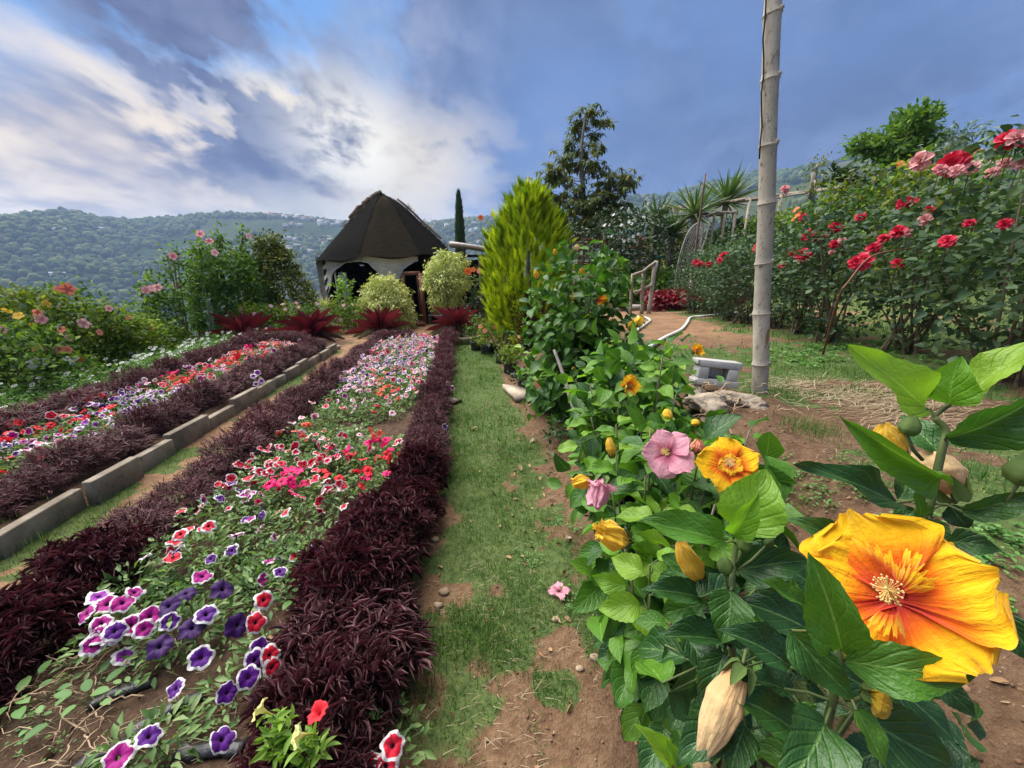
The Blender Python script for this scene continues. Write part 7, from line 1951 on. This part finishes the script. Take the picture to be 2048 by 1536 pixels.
for s_ in range(4):
    mb, tips, ou = bush_mesh((0, 0), .52, .52, .12, 1.62, 'rose', .060, 150, 12, .66, (.2, .5, .82, 1, .95, .55), .075, rough=.75, inner=.35, fine=False, seed=200 + s_, droop=-.2)
    st = MB()
    for k in range(16):
        tp = tips[rng.integers(len(tips))]; st.tube(spline(np.array([[rng.normal(0, .07), rng.normal(0, .07), -.05], tp * [.45, .45, .5], tp]), 7), np.linspace(.013, .004, 7), 5, rng.random(), False)
    rb_meshes.append((mb.mesh('foliage', M['rose']), st.mesh('canes', M['cane'])))
def rose_bush(x, y, sc_, hz_, label, group=None):
    o = thing('rose_bush', label, 'rose bush', gpos(x, y), group); o.rotation_euler = (0, 0, rng.uniform(0, 6.28)); o.scale = (sc_, sc_, hz_ / 1.62)
    fo, st = rb_meshes[rng.integers(4)]
    f = bpy.data.objects.new('foliage', fo); COL.objects.link(f); f.parent = o; f['kind'] = 'stuff'
    s_ = bpy.data.objects.new('canes', st); COL.objects.link(s_); s_.parent = o
    rl.append((o, x, y)); return o
# (x, y, spread, height)
rose_bush(3.75, 2.05, 1.1, 1.75, 'nearest tall rose bush cut off by the right edge')
rose_bush(3.75, 2.95, 1.15, 1.72, 'tall large-leaved rose bush carrying the big red and pink blooms at right')
rose_bush(3.95, 3.85, 1.05, 1.50, 'rose bush behind the arching reddish cane')
y = 4.55; k = 0
while y < 9.2:
    rose_bush(3.75 + .05 * k + rng.uniform(-.12, .12), y, rng.uniform(.9, 1.1), (1.42 - .02 * k) * rng.uniform(.92, 1.06), 'dark leaved rose bush in the long row behind the bamboo pole', 'rose bushes in the row behind the bamboo pole'); y += .62; k += 1
y = 2.2; k = 0
while y < 4.4:
    rose_bush(4.95 + .06 * k + rng.uniform(-.15, .15), y, rng.uniform(1.0, 1.25), 1.55 * rng.uniform(.92, 1.1), 'rose bush in the back row further up the slope', 'rose bushes in the back row up the slope'); y += .75; k += 1
RLM = []
for s_ in range(3):
    mb = MB(); mb.add(*leaf_tmpl(4, 2, (.3, .9, 1, .72, .03), .35, -.2, .04, .02, s_)); RLM.append(mb.mesh('leaf', M['rose']))
for o, x, y in rl[:2]:                     # the near bushes leaf by leaf on the side one sees
    g0 = gpos(x, y); hh = 1.62 * o.scale[2]
    for k in range(280):
        f = rng.random() ** .7; a = rng.uniform(math.pi * .75, math.pi * 1.8); rr_ = .62 * np.interp(f, [0, .2, .5, .8, 1], [.5, .85, 1, .95, .6]) * rng.uniform(.85, 1.12)
        p = g0 + [rr_ * math.cos(a), rr_ * math.sin(a), .1 + hh * f]; d = nrm(np.array([math.cos(a), math.sin(a), .1]) + .8 * rng.standard_normal(3)); L = rng.uniform(.055, .105)
        n3 = nrm(np.array([.2 * math.cos(a), .2 * math.sin(a) - .2, .9]) + .4 * rng.standard_normal(3))
        lf = piece('leaf', RLM[k % 3], o, Matrix.Identity(4)); lf.matrix_basis = world_inv(o) @ mat4(p, d, n3, L * .68, L, L)
def rose_px(px, py, t_, dia, kind, n_=None):
    p = rt(px, py, t_); o = min(rl, key=lambda q: (q[1] - p[0]) ** 2 + (q[2] - p[1]) ** 2)[0]; n_ = nrm(nrm(CAMP - p) * .7 + np.array([-.2, -.2, .7]) + .3 * rng.standard_normal(3)) if n_ is None else nrm(n_)
    fl = bpy.data.objects.new('rose', random.choice(ROSE[kind])); COL.objects.link(fl); fl.parent = o
    s_ = dia / 2; fl.matrix_basis = world_inv(o) @ mat4(p, nrm(np.cross(n_, [.3, .2, 1])), n_, s_, s_, s_ * 1.1)
    st = MB(); st.tube(np.stack([p, p - n_ * .03 - [0, 0, .12]]), .004, 4, 0, False); so = bpy.data.objects.new('flower_stalk', st.mesh('flower_stalk', M['cane'])); COL.objects.link(so); so.parent = o; so.matrix_basis = world_inv(o)
for (px, py, t_, d, kd) in ((1905, 328, 2.75, .17, 'rosered'), (1890, 332, 2.8, .12, 'rosered'), (1922, 322, 2.8, .12, 'rosered'), (1843, 322, 2.85, .14, 'rosepink'), (1941, 336, 2.7, .10, 'rosepink'), (1880, 340, 2.75, .09, 'rosepink'), (1912, 342, 2.7, .09, 'rosepink'), (2018, 280, 2.5, .13, 'rosered'), (2034, 276, 2.45, .11, 'rosepink'), (2046, 274, 2.45, .12, 'rosered'), (2003, 284, 2.55, .10, 'rosered'), (2012, 328, 2.6, .09, 'rosepink'), (2040, 328, 2.5, .09, 'rosepink'), (1985, 345, 2.6, .08, 'rosepink'),
                            (1817, 406, 3.6, .15, 'rosered'), (1806, 408, 3.6, .12, 'rosered'), (1850, 440, 3.2, .10, 'rosepink'), (1858, 420, 3.2, .08, 'rosered'), (1725, 523, 3.4, .16, 'rosered'), (1712, 526, 3.4, .12, 'rosered'), (1747, 496, 3.6, .12, 'rosered'), (1797, 463, 3.3, .12, 'rosered'), (1768, 477, 3.5, .10, 'rosered'), (1795, 528, 3.2, .10, 'rosered'), (1895, 483, 2.7, .10, 'rosered'), (1938, 447, 2.7, .07, 'rosered'), (2010, 448, 2.6, .08, 'rosered'), (1816, 467, 3.4, .07, 'rosepink'), (1722, 434, 4.4, .12, 'rosered'), (1671, 456, 4.4, .15, 'rosered'), (1617, 471, 4.8, .17, 'rosered'), (1630, 476, 4.8, .12, 'rosered'), (1646, 472, 4.7, .13, 'rosered'), (1670, 489, 4.3, .13, 'rosered'), (1684, 480, 4.2, .08, 'rosepink'), (1606, 511, 4.6, .18, 'rosered'), (1607, 436, 5.6, .13, 'rosered'), (1585, 508, 4.9, .09, 'rosered'), (1664, 505, 4.3, .07, 'rosepink'), (1565, 532, 4.9, .10, 'rosered'),
                            (1518, 497, 5.6, .17, 'rosered'), (1530, 507, 5.6, .10, 'rosered'), (1449, 511, 6.4, .16, 'rosered'), (1440, 521, 6.4, .12, 'rosered'), (1392, 526, 7.2, .14, 'rosered'), (1400, 528, 7.2, .12, 'rosered'), (1418, 528, 7.0, .12, 'rosered'), (1570, 378, 6.4, .14, 'rosepink'), (1573, 383, 6.4, .1, 'rosepink')):
    rose_px(px, py, t_, d, kd)

# ------------------------------------------------------------------ the slope behind
def slope(px, py, Y, r_, mt, ll, ntw, name, label, cat='shrub', group=None, **kw):
    x = float(aty(px, py, Y)[0]); return bush(name, label, cat, x, Y, r_, r_ * .8, top(px, py, Y), mt, ll, ntw, 11, group, 6, spread=.11, rough=.6, **kw)
for k, (px, py, Y, r_) in enumerate(((1640, 415, 8.8, .8), (1690, 385, 8.6, .8), (1735, 358, 8.4, .85), (1790, 345, 8.0, .9), (1850, 330, 7.4, .8), (1910, 330, 6.8, .8), (1980, 330, 6.2, .8), (1590, 425, 9.6, .7), (1560, 440, 10.5, .7))):
    o, tp, ou = slope(px, py, Y, r_, ('bush', 'bushy', 'olive')[k % 3], .10, 150, 'slope_hibiscus', 'yellow green hibiscus shrub on the slope behind the roses', 'hibiscus', 'hibiscus shrubs on the slope behind the roses')
    flower_rand(o, tp, ou, 3, ('f_or', 'f_yel', 'f_or')[k % 3], .15)
for k, (px, py, Y, r_) in enumerate(((1530, 440, 11.5, .9), (1500, 450, 12.2, .9), (1470, 452, 12.8, .9), (1440, 470, 12.4, .8), (1415, 470, 13.0, .9), (1480, 500, 10.6, .8), (1440, 520, 10.8, .7), (1520, 480, 10.4, .8))):
    slope(px, py, Y, r_, ('bush', 'dkbush', 'bush')[k % 3], .11, 150, 'slope_shrub', 'green leafy shrub on the slope between the wire arch and the bamboo pole', 'shrub', 'shrubs on the slope behind the wire arch')
for k, (px, py, Y, r_, l2) in enumerate(((1215, 440, 14.0, .9, 'dark shrub below the tall tree by the red fence'), (1150, 455, 13.5, 1.0, 'dark shrub behind the golden conifer under the tall tree'), (1325, 440, 15.5, .8, 'pale green shrub on the slope left of the wire arch'), (1355, 455, 14.0, .8, 'dull green shrub on the brown slope behind the stick frame'), (1235, 530, 12.2, .7, 'leafy shrub before the red fence'), (1300, 540, 12.4, .7, 'leafy shrub behind the rail fence with yellow blooms'), (1340, 548, 12.0, .6, 'leafy shrub behind the red foliage bed'), (1270, 560, 11.6, .5, 'low shrub left of the rail fence'), (1375, 520, 12.6, .6, 'shrub growing inside the wire arch'))):
    o, tp, ou = slope(px, py, Y, r_, ('dkbush', 'dkbush', 'bushy', 'olive', 'bush', 'bushy', 'bush', 'bush', 'dkbush')[k], .10, 140, 'garden_shrub', l2)
    if k in (5, 7): flower_rand(o, tp, ou, 16, 'f_yel', .12)
    if k == 2: flower_rand(o, tp, ou, 14, 'f_yel', .12)
o, tp, ou = slope(1278, 425, 12.6, .85, 'dkbush', .12, 300, 'flowering_climber', 'tall column of dark climber dotted with small white flowers', 'climber', prof=(.5, .6, .7, .9, 1, .6))
flower_rand(o, tp, ou, 60, 'white', .10)
# spiky yuccas
for (px, py, Y, L, l2) in ((1314, 437, 13.4, .75, 'spiky yucca right of the white-flowered climber'), (1390, 430, 12.4, .95, 'spiky yucca behind the top of the tall stake'), (1452, 405, 13.0, 1.05, 'largest spiky yucca at the upper right above the pole trellis'), (1345, 470, 13.0, .8, 'low yucca fan drooping over the wire arch')):
    c_ = aty(px, py, Y); g0 = gpos(c_[0], c_[1]); T = leaf_tmpl(4, 1, (.7, 1, .85, .5, .03), 0, -.12)
    o = thing('yucca', l2, 'yucca', g0); n_ = 110; d = nrm(rdir(n_, -.45, 1) + [0, 0, .15]); Ls = L * rng.uniform(.75, 1.1, n_); b = MB()
    b.inst(T, scaled(frames(d, nrm(np.array([0, 0, 1.0]) + .3 * rng.standard_normal((n_, 3)))), Ls * .075, Ls), c_ + d * .08); b.build('foliage', M['yucca'], o, kind='stuff')
    b = MB(); b.tube(np.stack([g0 - [0, 0, .1], c_]), [.10, .08], 7); b.build('trunk', M['bark'], o)
# low red foliage
def redbed(name, label, pxs, Y0):
    p = gpos(*aty(pxs[0][0], 615, Y0)[:2]); o = thing(name, label, 'red foliage', p); mb = MB()
    for (px, py) in pxs:
        c_ = aty(px, 615, Y0 + rng.uniform(-.15, .15)); zg = float(gz(c_[0], c_[1])); mb, tp, ou = bush_mesh(c_[:2], .34, .34, zg + .02, top(px, py, Y0), 'redfol', .13, 34, 9, .5, (.9, 1, 1, .9, .6), .06, droop=-.4, mb=mb)
    mb.build('foliage', M['redfol'], o, kind='stuff')
redbed('red_foliage_bed', 'low bed of crimson foliage between the rail fence and the leaning post', [(px, 588) for px in range(1314, 1392, 11)], YG + .65)
redbed('red_foliage_bed', 'second smaller patch of crimson foliage behind the rose canes', [(1440, 586), (1455, 584), (1405, 592)], YG + .4)
# trees on the brow of the hill
def small_tree(label, base, blobs, Y, mat, ll, dens=1.0, name='hill_tree'):
    p0 = gpos(*aty(*base, Y)[:2]); o = thing(name, label, 'tree', p0); mb = MB(); k = Y / 772
    c0 = aty(base[0], blobs[0][1] + 10, Y); b = MB(); b.tube(spline(np.array([p0 - [0, 0, .2], (p0 + c0) / 2 + [.05, 0, 0], c0]), 10), np.linspace(.12, .05, 10), 7); b.build('trunk', M['bark'], o)
    for (px, py, rx, rz) in blobs:
        c_ = aty(px, py, Y + rng.normal(0, .3)); sb = MB(); sb.tube(spline(np.array([c0 - [0, 0, .6], (c0 + c_) / 2, c_]), 7), np.linspace(.05, .015, 7), 5, 0, False); sb.build('limb', M['bark'], o)
        mb, tp, ou = bush_mesh(c_[:2], rx * k, rx * k * .8, c_[2] - rz * k, c_[2] + rz * k, mat, ll, int(dens * (10 + rx * rz / 9)), 10, .45, (.4, .9, 1, .9, .5), .13, mb=mb, rough=.5)
    mb.build('crown', M[mat], o, kind='stuff')
small_tree('bushy green tree with a flat left branch on the brow of the hill', (1800, 345), [(1822, 248, 30, 18), (1815, 280, 28, 16), (1840, 235, 20, 10), (1735, 292, 24, 7), (1760, 300, 24, 8), (1720, 290, 12, 5), (1850, 300, 24, 12), (1785, 285, 18, 7), (1800, 310, 30, 12)], 12.0, 'bush', .17)
small_tree('airy thin tree right of the bushy one on the brow of the hill', (1900, 330), [(1905, 272, 16, 10), (1930, 280, 16, 8), (1950, 265, 10, 5), (1890, 295, 16, 8), (1925, 300, 14, 6)], 11.0, 'glauc', .11, .5)
small_tree('thin bare sapling beside the bamboo pole on the skyline', (1628, 400), [(1632, 335, 6, 8), (1640, 322, 6, 4), (1626, 360, 5, 8), (1630, 380, 6, 8)], 11.0, 'olive', .09, .4)
small_tree('small dark palm-like tree above the long pole trellis', (1678, 390), [(1680, 355, 14, 8), (1670, 362, 12, 6), (1690, 362, 10, 6)], 12.5, 'dkbush', .22, .6)

# ------------------------------------------------------------------ hazy air
HZB = MB(); x0, x1, y0, y1, z0, z1 = -2250, 2250, -450, 2200, float(HZ.min()) - 1, float(max(HZ.max(), Pt[:, 2].max())) + 12
HZB.box(((x0 + x1) / 2, (y0 + y1) / 2, (z0 + z1) / 2), (x1 - x0, y1 - y0, z1 - z0))
m_, t = newmat('haze')
vol = t.n('ShaderNodeVolumePrincipled', {'Color': (.46, .66, 1.0, 1), 'Density': .00032, 'Anisotropy': .1})
om = t.n('ShaderNodeOutputMaterial'); t.t.links.new(vol.outputs[0], om.inputs['Volume'])
haze = HZB.build('haze', m_, None, False); tag(haze, kind='stuff')
print('RANGE', HZ.min(), HZ.max(), np.percentile(Pt[:, 2], 100))
